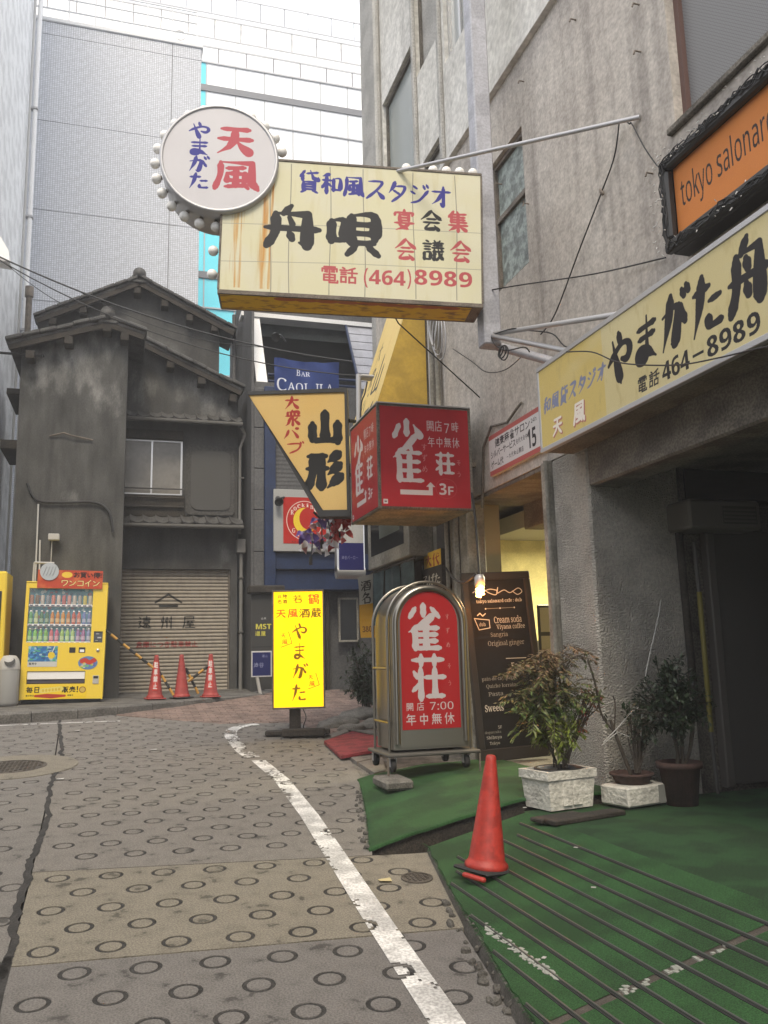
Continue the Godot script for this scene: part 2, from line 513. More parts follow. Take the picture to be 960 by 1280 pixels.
# ---------------------------------------------------------------- lettering: brush strokes on a 100 x 100 square, points written xxyy
const STROKES := {
	"や": "0655 3040 6228 8632 9246 8058 6054/4806 5626/2416 4058 5696",
	"ま": "1425 8622/1845 8242/5204 5272 4088 2085 1874 3068 5473 8890",
	"が": "0836 5028 5842 4886 3684/3608 2845 0890/6228 8260/7208 8020/8604 9416",
	"た": "0828 5525/3406 2650 0892/5448 8646/5270 5685 9084",
	"天": "1518 8518/0848 9248/5018 4850 3572 0892/5250 6872 9392",
	"風": "1812 1850 0892/1812 8212 8270 9590 9678/3030 6826/3245 3265 6865 6845 3245/5030 5082/2885 5082 7078/6470 7587",
	"貸": "3004 1030/2020 2046/3816 9010/5502 7036 9042 9230/2552 7552 7584 2584 2552/2562 7562/2573 7573/3886 1598/6286 8898",
	"和": "4208 1018/0835 5035/2815 2892/2838 0868/3045 4860/6028 6080/6028 9028 9080/6075 9075",
	"ス": "1818 7818 6050 1092/5255 9092",
	"タ": "3808 3030 1058/3828 8228 7060 2595/3045 6062",
	"ジ": "2015 3827/1040 2850/1290 5078 9035/6812 7526/8308 9020",
	"オ": "0830 9230/6008 6088 4882/5832 3565 0885",
	"舟": "4802 3520/2220 2260 0892/2220 7520 7588 6282/0552 9552/4528 5042/4560 5075",
	"唄": "0825 0868/0825 3225 3268/0865 3265/4512 4570/4512 8812 8870/4530 8830/4549 8849/4569 8869/5575 3894/7575 9694",
	"宴": "5002 5014/1016 9016/1016 0828/9016 8628/3026 7026 7052 3052 3026/3039 7039/0864 9264/4255 3072 6892/7264 5580 1596",
	"会": "5003 3025 0545/5003 7025 9545/3042 7042/1558 8558/4560 2588 7585/6572 8595",
	"集": "3002 0830/2020 2055/4504 5012/2018 8515/2030 8030/2042 8042/2054 8854/5018 5054/0868 9268/5056 5098/4870 1094/5270 9094",
	"議": "1805 2810/0420 4220/1032 3632/1044 3644/1058 1090/1058 3658 3690/1088 3688/5505 6012/8005 7512/4816 9416/5026 9026/4437 9637/7012 7037/4855 9552/5545 5588 4884/4672 6264/7242 8070 9590/9062 6592/8542 9048",
	"電": "2005 8005/5005 5042/1015 1030/1015 9015 9030/2522 3824/2532 3834/6222 7622/6232 7632/2048 2080/2048 8048 8080/2064 8064/2080 8080/5048 5092 9592 9582",
	"話": "1805 2810/0420 4220/1032 3632/1044 3644/1058 1090/1058 3658 3690/1088 3688/8506 5218/4835 9735/7015 7060/5560 5592/5560 8860 8892/5590 8890",
	"大": "0832 9232/5005 5035 3065 0892/5238 7070 9492",
	"衆": "5002 4212/2014 2036/2014 8014 8036/4014 4036/6014 6036/0838 9238/5040 5096/4648 2064/3458 2284 0896/5056 7072 9292/7848 6062",
	"パ": "3525 2560 0890/5525 7555 9290/8408 9013 8418 7813 8408",
	"ブ": "1222 7822 6865 2592/8008 8620/9204 9816",
	"山": "5008 5084/1540 1586/1588 8588/8538 8594",
	"形": "0815 5515/0545 5845/2215 2055 0892/4215 4292/9008 6030/9235 6060/9562 5892",
	"雀": "5002 5026/3010 1530/7010 9030/7824 5044 1262/3448 2060/2858 2898/5642 6250/2854 8854/2868 8468/2882 8482/2897 9297/5654 5697",
	"荘": "0815 9215/3205 3225/6805 6825/3032 3098/1240 2052/0880 3064/4052 9652/6832 6892/4592 9292",
	"開": "0808 0896/0808 4208 4240 0840/0824 4224/5808 9208 9296 8492/5808 5840/5840 9240/5824 9224/2552 7552/2068 8068/3852 3868 2592/6252 6292",
	"店": "5002 5014/1214 9214/1214 1250 0396/5528 5560/5542 8842/3060 3094/3060 8660 8694/3092 8692",
	"時": "0820 0880/0820 3420 3480/0850 3450/0880 3480/6505 6545/4820 9020/4242 9642/4260 9660/7545 7594 6290/5070 5880",
	"年": "2802 1030/2518 8818/2840 8440/2840 2865/0566 9666/5518 5598",
	"中": "1525 8525 8565 1565 1525/5003 5098",
	"無": "2503 0825/2015 9015/0840 9640/1064 9464/2015 2064/3915 3964/5815 5864/7715 7764/1278 0595/3276 3692/5476 6092/7674 9294",
	"休": "2803 0840/2028 2098/3832 9632/6603 6698/6434 3880/6834 9682",
	"す": "0822 9222/5805 5855 4562 3552 4540 5845 5875 3595",
	"ず": "0822 8622/5405 5455 4262 3252 4240 5445 5475 3295/7606 8316/9002 9612",
	"め": "2515 4575/6808 5050 2085 1065 3540 7035 9058 8085 6092",
	"そ": "2510 7508 3045/1048 9045 6055 5075 7090",
	"う": "3508 6515/1540 6032 8045 7570 4595",
	"北": "3808 3895/0840 3840/0585 3872/6508 6585 9285 9275/9230 6548",
	"陸": "0805 0898/0805 3205 2235 3250 2062/4818 9018/6805 6832/4032 9632/5534 4250/7834 7845 9245/4862 9062/6850 6894/4094 9694",
	"名": "4502 1545/3820 8020 5045 0868/3552 3598/3552 8852 8898/3594 8894",
	"酒": "1010 2022/0535 1545/0590 2560/3015 9815/3532 3598/3532 9232 9298/5515 5250 4258/7015 7052 8252/3570 9270/3590 9290",
	"若": "0815 9215/3205 3225/6805 6825/0540 9540/4528 3058 0580/3560 3598/3560 8560 8598/3594 8594",
	"鶴": "0812 0828/0812 4812 4828/2005 2030 0860/1542 1598/1550 4850/1566 4666/1582 4682/1598 4898/3242 3298/7203 6612/5812 5862/5812 9012 9045/5828 9028/5845 9045/5862 9862/9562 9298 8595/5572 5285/6672 6885/7672 8085",
	"蔵": "0812 9212/3202 3222/6802 6822/1530 9530/1530 1570 0596/3045 3090/3045 6045/3090 6590/3066 6066/4545 4590/6625 7570 9595/9248 6090/8222 9028",
	"遠": "1008 2020/0540 2240 1065 2575/0590 2578 5592 9892/4015 9015/6503 6528/3828 9428/4538 4555 8555 8538 4538/6555 3882/6560 6588/6862 9282",
	"州": "2005 2055 1095/0832 1248/5010 5090/3632 4248/8205 8298/6532 7048",
	"屋": "1508 8508 8525 1525/1508 1555 0396/2840 9040/5042 3560 8056/6846 8260/3072 8872/5858 5894/2094 9694",
	"健": "2203 0540/1428 1498/3215 4815 3845 5045 3285/3055 5090 9892/5815 8815 8840 5540/5228 9828/5852 9052/5566 9566/7203 7282",
	"康": "5002 5012/1212 9212/1212 1255 0396/3025 8025 8050 2850/2238 9638/5518 5590 4588/3060 4066/2585 4872/8058 6868/6270 9290",
	"麻": "5002 5012/1212 9212/1212 1255 0396/2035 5035/3522 3590/3540 2070/3742 5065/5835 9635/7522 7592/7340 5570/7742 9670",
	"サ": "0830 9530/3008 3055/7008 7055 4595",
	"ロ": "1518 1585/1518 8518 8585/1582 8582",
	"ン": "1220 3535/1588 6070 9030",
	"シ": "2512 4525/1238 3050/1592 5580 9235",
	"ル": "3010 3050 0892/6008 6085 9555",
	"バ": "3525 2560 0890/5525 7555 9290/7810 8522/9005 9617",
	"ー": "0850 9250",
	"ビ": "2010 2080 3088 8588/2048 7835/7808 8420/9003 9615",
	"ゲ": "3008 2535 0860/2832 9032/6534 6065 4095/7808 8418/9003 9613",
	"ム": "4508 2082 8078/6555 9095",
	"代": "3003 0845/2030 2098/3842 9632/5805 6055 8592 9580/7808 8818",
	"お": "0828 6025/3505 3580 2088 1075 6048 8562 7585 5590/7515 9030",
	"買": "1006 1028/1006 9006 9028/1028 9028/3606 3628/6406 6428/2238 2282/2238 7838 7882/2253 7853/2267 7867/2282 7882/3686 1298/6486 9098",
	"い": "1520 2070 3585 4570/6825 8040 8865",
	"得": "2803 0830/3028 0558/2045 2098/4508 8808 8838 4538 4508/4523 8823/3850 9650/3566 9866/7550 7598 6292/4875 5885",
	"ワ": "1518 1545/1518 8518 7560 3595",
	"コ": "1520 8520 8585/1285 8585",
	"イ": "8005 5035 1058/5240 5296",
	"毎": "2803 0832/2018 8818/2835 2086/2535 8035 7592 6090/0560 9660/5035 4586/2086 8086",
	"日": "2008 2092/2008 8008 8092/2050 8050/2092 8092",
	"販": "0808 0870/0808 4008 4070/0828 4028/0848 4048/0870 4070/1675 0592/3275 4592/5212 9508/5512 5550 4598/5538 8838 7570 5098/6045 9596",
	"売": "5002 5030/1515 8515/2230 7830/1042 1058/1042 9042 9058/3855 3575 1095/6255 6285 9085 9078",
	"駐": "1008 1055/1008 4508/1022 4222/1036 4236/1052 4852 4590 3888/2708 2752/0570 0885/1868 2080/2866 3276/7003 7812/5525 9525/5858 9258/5092 9892/7525 7592",
	"車": "1515 8515/2030 8030 8062 2062 2030/2046 8046/0578 9578/5003 5098",
	"禁": "0818 4518/2803 2850/2620 0545/3022 4540/5518 9518/7203 7250/7020 5545/7422 9545/2258 7858/0870 9270/5070 5096 4092/2878 1092/7278 8892",
	"止": "5008 5088/5045 8545/2238 2288/0588 9588",
	"倉": "5002 0535/5002 9535/5018 5028/3030 7030 7055 3055 3030/3042 7042/3055 0896/3068 3096/3068 8068 8096/3094 8094",
	"庫": "5002 5012/1212 9212/1212 1255 0396/2025 9225/2838 2868/2838 8438 8468/2853 8453/2868 8468/1880 9680/5525 5598",
	"に": "2010 1550 2290/5028 8828/4860 5082 9082",
	"つ": "0835 6025 9045 8068 4588",
	"き": "1522 8215/1042 8835/4505 6872 5578/3062 2585 4595 7592",
	"ろ": "2012 7510 1560 6045 8568 6590 4588",
	"ば": "1810 1550 2090/4530 9528/7208 7280 5590 4878 6070 9285/8505 9015/9402 9810",
	"渋": "1010 2020/0538 1648/0592 2660/6005 6040/6022 8522/4222 4240/3040 9840/5252 4268/7648 8862/3064 5080/9262 7282/5670 6280",
	"谷": "3508 1030/6508 9030/5025 0560/5025 9560/3060 3096/3060 7260 7296/3094 7294",
	"道": "1008 2020/0540 2240 1065 2575/0590 2578 5592 9892/5004 5812/8504 7812/3816 9616/4830 4880/4830 8830 8880/4846 8846/4862 8862/4880 8880",
}
const LETTERS_SANS := "Droid Sans"
const LETTERS_SERIF := "Droid Serif"

class Sheet:
	var w: int
	var h: int
	var px: PackedByteArray
	var host
	func _init(ww: int, hh: int, c: Color, owner_node):
		w = ww
		h = hh
		host = owner_node
		px.resize(w * h * 3)
		fill(0, 0, w, h, c)
	func fill(x0: float, y0: float, x1: float, y1: float, c: Color):
		var r := int(c.r * 255); var g := int(c.g * 255); var b := int(c.b * 255)
		for y in range(maxi(0, int(y0)), mini(h, int(y1))):
			var i := (y * w + maxi(0, int(x0))) * 3
			for x in range(maxi(0, int(x0)), mini(w, int(x1))):
				px[i] = r; px[i + 1] = g; px[i + 2] = b
				i += 3
	func dab(i: int, c: Color, k: float):
		px[i] = int(lerpf(px[i], c.r * 255, k)); px[i + 1] = int(lerpf(px[i + 1], c.g * 255, k)); px[i + 2] = int(lerpf(px[i + 2], c.b * 255, k))
	func seg(a: Vector2, b: Vector2, ra: float, rb: float, c: Color):
		var m := maxf(ra, rb) + 1.0
		var ab := b - a
		var l2 := maxf(ab.length_squared(), 1e-6)
		for y in range(maxi(0, int(minf(a.y, b.y) - m)), mini(h - 1, int(maxf(a.y, b.y) + m)) + 1):
			for x in range(maxi(0, int(minf(a.x, b.x) - m)), mini(w - 1, int(maxf(a.x, b.x) + m)) + 1):
				var p := Vector2(x + 0.5, y + 0.5)
				var t := clampf((p - a).dot(ab) / l2, 0, 1)
				var k := lerpf(ra, rb, t) + 0.5 - p.distance_to(a + ab * t)
				if k > 0:
					dab((y * w + x) * 3, c, minf(k, 1.0))
	func line(pts: Array, r: float, c: Color):
		for i in pts.size() - 1:
			seg(pts[i], pts[i + 1], r, r, c)
	func ellipse(cx: float, cy: float, rx: float, ry: float, c: Color):
		for y in range(maxi(0, int(cy - ry)), mini(h, int(cy + ry) + 1)):
			for x in range(maxi(0, int(cx - rx)), mini(w, int(cx + rx) + 1)):
				if pow((x - cx) / rx, 2) + pow((y - cy) / ry, 2) < 1:
					dab((y * w + x) * 3, c, 1.0)
	# one character in the box x y sx sy; weight is the stroke's half width as a share of the size; brush 0 even pen, 1 brush
	func glyph(ch: String, x: float, y: float, sx: float, sy: float, weight: float, c: Color, brush := 0.0, lean := 0.0):
		var data: String = host.STROKES.get(ch, "")
		var kana := ch.unicode_at(0) < 0x3100
		var r := weight * minf(sx, sy)
		for s in data.split("/", false):
			var pts := []
			for n in s.split(" ", false):
				var gx := float(n.substr(0, 2)) / 100.0
				var gy := float(n.substr(2, 2)) / 100.0
				pts.append(Vector2(x + (gx + lean * (0.5 - gy)) * sx, y + gy * sy))
			if pts.size() > 2 and (kana and brush > 0 or kana and pts.size() > 3 or brush > 0 and pts.size() == 3):
				pts = host.curve(pts, 5)
			if brush > 0:
				# more points, so that the pressure can change along a straight stroke
				var more := [pts[0]]
				for i in pts.size() - 1:
					var k := maxi(1, int(pts[i].distance_to(pts[i + 1]) / maxf(r * 0.9, 1.5)))
					for j in k:
						more.append(pts[i].lerp(pts[i + 1], float(j + 1) / k))
				pts = more
			var total := 0.0
			for i in pts.size() - 1:
				total += pts[i].distance_to(pts[i + 1])
			var d: Vector2 = pts[-1] - pts[0]
			var run := 0.0
			for i in pts.size() - 1:
				var l: float = pts[i].distance_to(pts[i + 1])
				var f := [run / total, (run + l) / total]
				run += l
				var way: Vector2 = (pts[i + 1] - pts[i]).normalized()
				var flat := lerpf(1.12, 0.72, absf(way.x))
				for k in 2:
					var t: float = f[k]
					var wide := 1.0
					if d.y > 0 and d.x < -0.25 * sx:
						wide = lerpf(.6, 1.25, smoothstep(0, .14, t)) - 1.05 * smoothstep(.35, 1.0, t)
					elif d.y > 0.2 * sy and d.x > 0.2 * sx:
						wide = lerpf(.3, 1.45, smoothstep(0, .8, t)) - 1.2 * smoothstep(.82, 1.0, t)
					else:
						wide = (.5 + .68 * smoothstep(0, .16, t) - .28 * sin(t * PI)) - .6 * smoothstep(.88, 1.0, t) + .12 * smoothstep(.7, .88, t)
						wide *= flat
					f[k] = maxf(.35, r * lerpf(1.0, wide * 1.12, brush))
				seg(pts[i], pts[i + 1], f[0], f[1], c)
	func row(text: String, x: float, y: float, sx: float, sy: float, step: Vector2, weight: float, c: Color, brush := 0.0, lean := 0.0):
		for i in text.length():
			glyph(text[i], x + step.x * i, y + step.y * i, sx, sy, weight, c, brush, lean)
	# Latin letters and digits; x0 to x1 and y0 to y1 is the box that the ink fills
	func latin(text: String, x0: float, y0: float, x1: float, y1: float, c: Color, font_name := "Droid Sans", bold := false):
		var tm := TextMesh.new()
		var f := SystemFont.new()
		f.font_names = PackedStringArray([font_name])
		if bold:
			f.font_weight = 700
		tm.font = f
		tm.text = text
		tm.font_size = 64
		tm.depth = 0.0
		var arr := tm.get_mesh_arrays()
		var vs: PackedVector3Array = arr[Mesh.ARRAY_VERTEX]
		if vs.is_empty():
			return
		var bb := AABB(vs[0], Vector3.ZERO)
		for v in vs:
			bb = bb.expand(v)
		var ids = arr[Mesh.ARRAY_INDEX]
		var n: int = ids.size() if ids != null and ids.size() > 0 else vs.size()
		var q := PackedVector2Array()
		for v in vs:
			q.append(Vector2(x0 + (v.x - bb.position.x) / bb.size.x * (x1 - x0), y1 - (v.y - bb.position.y) / bb.size.y * (y1 - y0)))
		for k in range(0, n, 3):
			var a := q[ids[k]] if ids != null and ids.size() > 0 else q[k]
			var b := q[ids[k + 1]] if ids != null and ids.size() > 0 else q[k + 1]
			var d := q[ids[k + 2]] if ids != null and ids.size() > 0 else q[k + 2]
			var area := (b - a).cross(d - a)
			if absf(area) < 1e-6:
				continue
			for y in range(maxi(0, int(minf(a.y, minf(b.y, d.y)))), mini(h - 1, int(maxf(a.y, maxf(b.y, d.y)))) + 1):
				for x in range(maxi(0, int(minf(a.x, minf(b.x, d.x)))), mini(w - 1, int(maxf(a.x, maxf(b.x, d.x)))) + 1):
					var p := Vector2(x + 0.5, y + 0.5)
					var e0 := (b - a).cross(p - a) / area
					var e1 := (d - b).cross(p - b) / area
					var e2 := (a - d).cross(p - d) / area
					if e0 >= -0.001 and e1 >= -0.001 and e2 >= -0.001:
						dab((y * w + x) * 3, c, 1.0)
	func tex() -> ImageTexture:
		var img := Image.create_from_data(w, h, false, Image.FORMAT_RGB8, px)
		return ImageTexture.create_from_image(img)
	# dirt with a grain: blends towards colour c where the noise is high
	func grime(n: FastNoiseLite, stretch: Vector2, from: float, strength: float, c: Color, step := 2):
		for y in range(0, h, step):
			for x in range(0, w, step):
				var k := clampf((n.get_noise_2d(x * stretch.x, y * stretch.y) - from) * 2.0, 0, 1) * strength
				if k > 0.01:
					for yy in range(y, mini(h, y + step)):
						for xx in range(x, mini(w, x + step)):
							dab((yy * w + xx) * 3, c, k)
func sheet(w: int, h: int, c: Color) -> Sheet:
	return Sheet.new(w, h, c, self)

# ---------------------------------------------------------------- road
var ring_at := []          # x, z of every stamped ring
const RING_OUT := 0.071
const RING_IN := 0.0505
const GROOVE := 0.005
func on_road(p: Vector2, h := 0.0) -> Vector3:
	return Vector3(p.x, road_y(p.y) + h, p.y)
func build_ground():
	var st := S()
	var zs := [40.0, -15.0, -15.01, -90.0]
	for i in 3:
		var y0: float = road_y(maxf(zs[i], -15.0)) - 0.05
		var y1: float = road_y(maxf(zs[i + 1], -15.0)) - 0.05
		quad(st, Vector3(-60, y1, zs[i + 1]), Vector3(60, y1, zs[i + 1]), Vector3(60, y0, zs[i]), Vector3(-60, y0, zs[i]))
	obj("ground", st, M.ground).set_meta("kind", "structure")
	var road := setting("road")
	var a := Vector2(0.295, 0.031)
	var b := Vector2(0.1435, -0.2515)
	var slabs := [
		[[Vector2(-.455, 0.5), Vector2(1.62, 0.5), Vector2(1.44, -3.0), Vector2(1.60, -4.12), Vector2(-.445, -4.30)], M.asphalt_near, Vector2(-.314, -3.905)],
		[[Vector2(-.452, -4.315), Vector2(1.62, -4.135), Vector2(1.88, -5.335), Vector2(-.488, -5.668)], M.slab_tan, Vector2(-.314, -3.905)],
		[[Vector2(-.490, -5.682), Vector2(1.52, -5.40), Vector2(2.0, -7.2), Vector2(2.21, -8.7), Vector2(2.21, -11.2), Vector2(1.2, -11.42), Vector2(-.2, -12.75), Vector2(-.80, -12.6), Vector2(-.575, -8.1)], M.slab_far, Vector2(-.342, -5.66)],
		[[Vector2(-5.0, 0.5), Vector2(-.468, 0.5), Vector2(-.475, -4.3), Vector2(-.50, -5.7), Vector2(-.587, -8.1), Vector2(-.815, -12.6), Vector2(-1.6, -12.25), Vector2(-5.0, -11.4)], M.slab_left, Vector2(-.70, -4.1)],
	]
	for s in slabs:
		pave(road, PackedVector2Array(s[0]), s[1], s[2], a, b)
	ring_at.sort_custom(func(p, q): return p.y > q.y)
	var rs := S()
	ring_strip(rs, Vector3.ZERO)
	var ring_mesh := mesh_of(rs)
	var rest := S()
	var singles := 0
	for p in ring_at:
		var seen: bool = p.y < -3.0 and p.x > -1.9
		if seen and singles < 300:
			var o := put("ring_groove", ring_mesh, M.groove, road)
			o.position = on_road(p)
			singles += 1
		else:
			ring_strip(rest, on_road(p))
	obj("ring_grooves", rest, M.groove, road).set_meta("kind", "stuff")
	# the tar-filled crack between the two lanes of concrete
	var tar := S()
	var line := []
	for q in [[0, 1240], [2, 1225], [10, 1205], [15, 1170], [25, 1125], [37, 1085], [45, 1060], [60, 1020], [62, 985], [70, 968]]:
		line.append(at_road(q[0], q[1]))
	line.push_front(Vector3(-.45, 0, 0.4))
	line.append_array([Vector3(-.62, 0, -9.9), Vector3(-.72, 0, -11.2), Vector3(-.81, 0, -12.4)])
	line = curve(line, 12)
	var wob := noise(5, 3.0, 3)
	for i in line.size() - 1:
		var p: Vector3 = line[i]
		var q: Vector3 = line[i + 1]
		var w0 := 0.016 + 0.018 * absf(wob.get_noise_1d(p.z * 2.0))
		var w1 := 0.016 + 0.018 * absf(wob.get_noise_1d(q.z * 2.0))
		var j0 := 0.03 * wob.get_noise_1d(p.z * 1.3 + 40)
		var j1 := 0.03 * wob.get_noise_1d(q.z * 1.3 + 40)
		quad(tar, on_road(Vector2(q.x - w1 + j1, q.z), .004), on_road(Vector2(q.x + w1 + j1, q.z), .004), on_road(Vector2(p.x + w0 + j0, p.z), .004), on_road(Vector2(p.x - w0 + j0, p.z), .004))
	obj("tar_joint", tar, M.groove, road)
	build_marking()
	build_manholes()
	build_pavers(road)
func ring_strip(st: SurfaceTool, o: Vector3):
	for k in 20:
		var p := []
		for e in [[k, RING_IN + .001], [k + 1, RING_IN + .001], [k + 1, RING_OUT - .001], [k, RING_OUT - .001]]:
			var an: float = TAU * e[0] / 20
			p.append(o + Vector3(cos(an) * e[1], -CLIMB * sin(an) * e[1] - GROOVE + 0.0015, sin(an) * e[1]))
		quad(st, p[0], p[1], p[2], p[3])
func pave(road: Node3D, poly: PackedVector2Array, m: Material, o: Vector2, a: Vector2, b: Vector2):
	if Geometry2D.is_polygon_clockwise(poly):
		poly.reverse()
	var bb := Rect2(poly[0], Vector2.ZERO)
	for p in poly:
		bb = bb.expand(p)
	var st := S()
	var flat := func(x: Vector2, h := 0.0): return on_road(x, h)
	for i in range(-40, 41):
		for j in range(-60, 61):
			# rows alternate, so that the columns stay upright
			var c := o + a * (i - floori(j / 2.0)) + b * j
			if not bb.grow(0.35).has_point(c):
				continue
			var cell := PackedVector2Array([c - a / 2 - b / 2, c + a / 2 - b / 2, c + a / 2 + b / 2, c - a / 2 + b / 2])
			for piece in Geometry2D.intersect_polygons(cell, poly):
				var clear := 1.0
				for k in piece.size():
					var near := Geometry2D.get_closest_point_to_segment(c, piece[k], piece[(k + 1) % piece.size()])
					clear = minf(clear, near.distance_to(c))
				if Geometry2D.is_point_in_polygon(c, piece) and clear > RING_OUT + 0.004:
					ring_at.append(c)
					stamp(st, c, piece)
				else:
					var ids := Geometry2D.triangulate_polygon(piece)
					for k in range(0, ids.size(), 3):
						up_tri(st, on_road(piece[ids[k]]), on_road(piece[ids[k + 1]]), on_road(piece[ids[k + 2]]))
	# the slab has sides
	for k in poly.size():
		var p := poly[k]
		var q := poly[(k + 1) % poly.size()]
		quad(st, on_road(p), on_road(q), on_road(q, -.04), on_road(p, -.04))
	obj("slab", st, m, road)
func up_tri(st: SurfaceTool, a: Vector3, b: Vector3, c: Vector3):
	if (c - a).cross(b - a).y < 0:
		tri(st, a, c, b)
	else:
		tri(st, a, b, c)
func stamp(st: SurfaceTool, c: Vector2, piece: PackedVector2Array):
	# a star of spokes from the ring to the outline of the cell, then the two walls of the groove and the disc inside it
	var angles := []
	for k in 20:
		angles.append(fposmod(TAU * k / 20, TAU))
	for p in piece:
		angles.append(fposmod((p - c).angle(), TAU))
	angles.sort()
	for k in angles.size():
		var a0: float = angles[k]
		var a1: float = angles[(k + 1) % angles.size()] + (TAU if k == angles.size() - 1 else 0.0)
		if a1 - a0 < 1e-5:
			continue
		var d0 := Vector2.from_angle(a0)
		var d1 := Vector2.from_angle(a1)
		var e0 := c + d0 * reach(c, d0, piece)
		var e1 := c + d1 * reach(c, d1, piece)
		var o0 := on_road(c + d0 * RING_OUT)
		var o1 := on_road(c + d1 * RING_OUT)
		up_tri(st, on_road(e0), on_road(e1), o1)
		up_tri(st, on_road(e0), o1, o0)
		quad(st, o0, o1, o1 - Vector3.UP * GROOVE, o0 - Vector3.UP * GROOVE)
		var i0 := on_road(c + d0 * RING_IN)
		var i1 := on_road(c + d1 * RING_IN)
		quad(st, i1, i0, i0 - Vector3.UP * GROOVE, i1 - Vector3.UP * GROOVE)
		up_tri(st, on_road(c), i0, i1)
func reach(c: Vector2, d: Vector2, piece: PackedVector2Array) -> float:
	var best := 10.0
	for k in piece.size():
		var hit = Geometry2D.segment_intersects_segment(c, c + d * 2.0, piece[k] , piece[(k + 1) % piece.size()])
		if hit != null:
			best = minf(best, c.distance_to(hit))
	if best > 5.0:
		for p in piece:
			if absf(angle_difference((p - c).angle(), d.angle())) < 1e-3:
				best = c.distance_to(p)
	return best if best < 5.0 else RING_OUT + 0.01
# white paint, worn through in flecks and missing in the ring grooves
func paint_strip(st: SurfaceTool, path: Array, half: float, wear: float, s: int):
	var n := noise(s, 2.2, 4)
	var fleck := noise(s + 1, 22.0, 2)
	var pts := []
	var run := 0.0
	for i in path.size() - 1:
		var l: float = path[i].distance_to(path[i + 1])
		var k := maxi(1, int(l / 0.02))
		for j in k:
			pts.append(path[i].lerp(path[i + 1], float(j) / k))
	var rows := 10
	for i in pts.size() - 1:
		var p: Vector3 = pts[i]
		var q: Vector3 = pts[i + 1]
		var d := Vector2(q.x - p.x, q.z - p.z).normalized()
		var nd := Vector2(-d.y, d.x)
		if i + 2 < pts.size():
			var e := Vector2(pts[i + 2].x - q.x, pts[i + 2].z - q.z).normalized()
			d = e
		var nq := Vector2(-d.y, d.x)
		for r in rows:
			var s0 := (float(r) / rows * 2 - 1) * half
			var s1 := (float(r + 1) / rows * 2 - 1) * half
			var c := Vector2(p.x, p.z) + nd * (s0 + s1) / 2
			var v := n.get_noise_2d(c.x * 1.4, c.y * 0.8) * 0.9 + fleck.get_noise_2d(c.x, c.y) * 0.55
			var edge := absf(r - rows / 2.0 + 0.5) / (rows / 2.0)
			if v > wear - edge * edge * 0.22:
				continue
			var gone := false
			for w in ring_at:
				var dist: float = w.distance_to(c)
				if dist > RING_IN - .004 and dist < RING_OUT + .004 and n.get_noise_2d(w.x * 5, w.y * 5) > 0.02:
					gone = true
					break
			if gone:
				continue
			quad(st, on_road(Vector2(p.x, p.z) + nd * s0, .004), on_road(Vector2(q.x, q.z) + nq * s0, .004), on_road(Vector2(q.x, q.z) + nq * s1, .004), on_road(Vector2(p.x, p.z) + nd * s1, .004))
func build_marking():
	var st := S()
	var main := []
	for q in [[585, 1320], [547, 1262], [478, 1160], [426, 1080], [387, 1020], [352, 975], [322, 950]]:
		main.append(at_road(q[0], q[1]))
	paint_strip(st, main, 0.068, 0.52, 3)
	var bend := []
	for q in [[316, 947], [305, 940], [296, 930], [288, 918], [293, 911], [308, 907], [325, 905.5]]:
		bend.append(at_road(q[0], q[1]))
	paint_strip(st, curve(bend, 6), 0.075, 0.22, 8)
	obj("road_marking", st, M.paint).set_meta("kind", "structure")
	st = S()
	paint_strip(st, [at_road(-40, 909), at_road(40, 905.5), at_road(120, 902.5), at_road(152, 901.5)], 0.03, 0.5, 12)
	obj("road_marking", st, M.paint).set_meta("kind", "structure")
func plate(st: SurfaceTool, c: Vector2, r0: float, r1: float, h: float, sides := 40):
	for k in sides:
		var d0 := Vector2.from_angle(TAU * k / sides)
		var d1 := Vector2.from_angle(TAU * (k + 1) / sides)
		if r0 > 0:
			quad(st, on_road(c + d0 * r0, h), on_road(c + d1 * r0, h), on_road(c + d1 * r1, h), on_road(c + d0 * r1, h))
		else:
			up_tri(st, on_road(c, h), on_road(c + d0 * r1, h), on_road(c + d1 * r1, h))
		quad(st, on_road(c + d0 * r1, h), on_road(c + d1 * r1, h), on_road(c + d1 * r1, h - .012), on_road(c + d0 * r1, h - .012))
func build_manholes():
	var c := Vector2(-1.03, -9.15)
	var t := thing("manhole_cover", "large round rusty manhole cover set in a pale concrete collar", "manhole")
	var st := S()
	plate(st, c, 0.335, 0.62, 0.006)
	obj("collar", st, M.slab_tan, t)
	st = S()
	plate(st, c, 0.305, 0.33, 0.008)
	obj("rim", st, M.iron, t)
	st = S()
	plate(st, c, 0.0, 0.30, 0.005)
	for i in range(-7, 8):
		for j in range(-7, 8):
			var p := c + Vector2(i, j) * 0.038
			if p.distance_to(c) < 0.275 and (i + j) % 2 == 0:
				box(st, on_road(p + Vector2(-.013, .013), .004), on_road(p + Vector2(.013, -.013), .011))
	obj("cover", st, M.iron, t)
	c = Vector2(1.64, -4.89)
	t = thing("manhole_cover", "small rusty iron valve cover in the tan slab beside the cone", "manhole")
	st = S()
	plate(st, c, 0.078, 0.092, 0.008, 28)
	obj("rim", st, M.iron, t)
	st = S()
	plate(st, c, 0.0, 0.075, 0.006, 28)
	for i in range(-2, 3):
		for j in range(-2, 3):
			var p := c + Vector2(i, j) * 0.027
			if p.distance_to(c) < 0.065:
				box(st, on_road(p + Vector2(-.008, .008), .004), on_road(p + Vector2(.008, -.008), .010))
	obj("cover", st, M.iron, t)
const KERB_PX := [[-90, 911], [0, 905], [60, 902], [130, 895], [200, 886], [260, 878], [330, 868]]
func pavement_y(z: float) -> float:
	return 1.0 + 0.02 * (-12.3 - z)
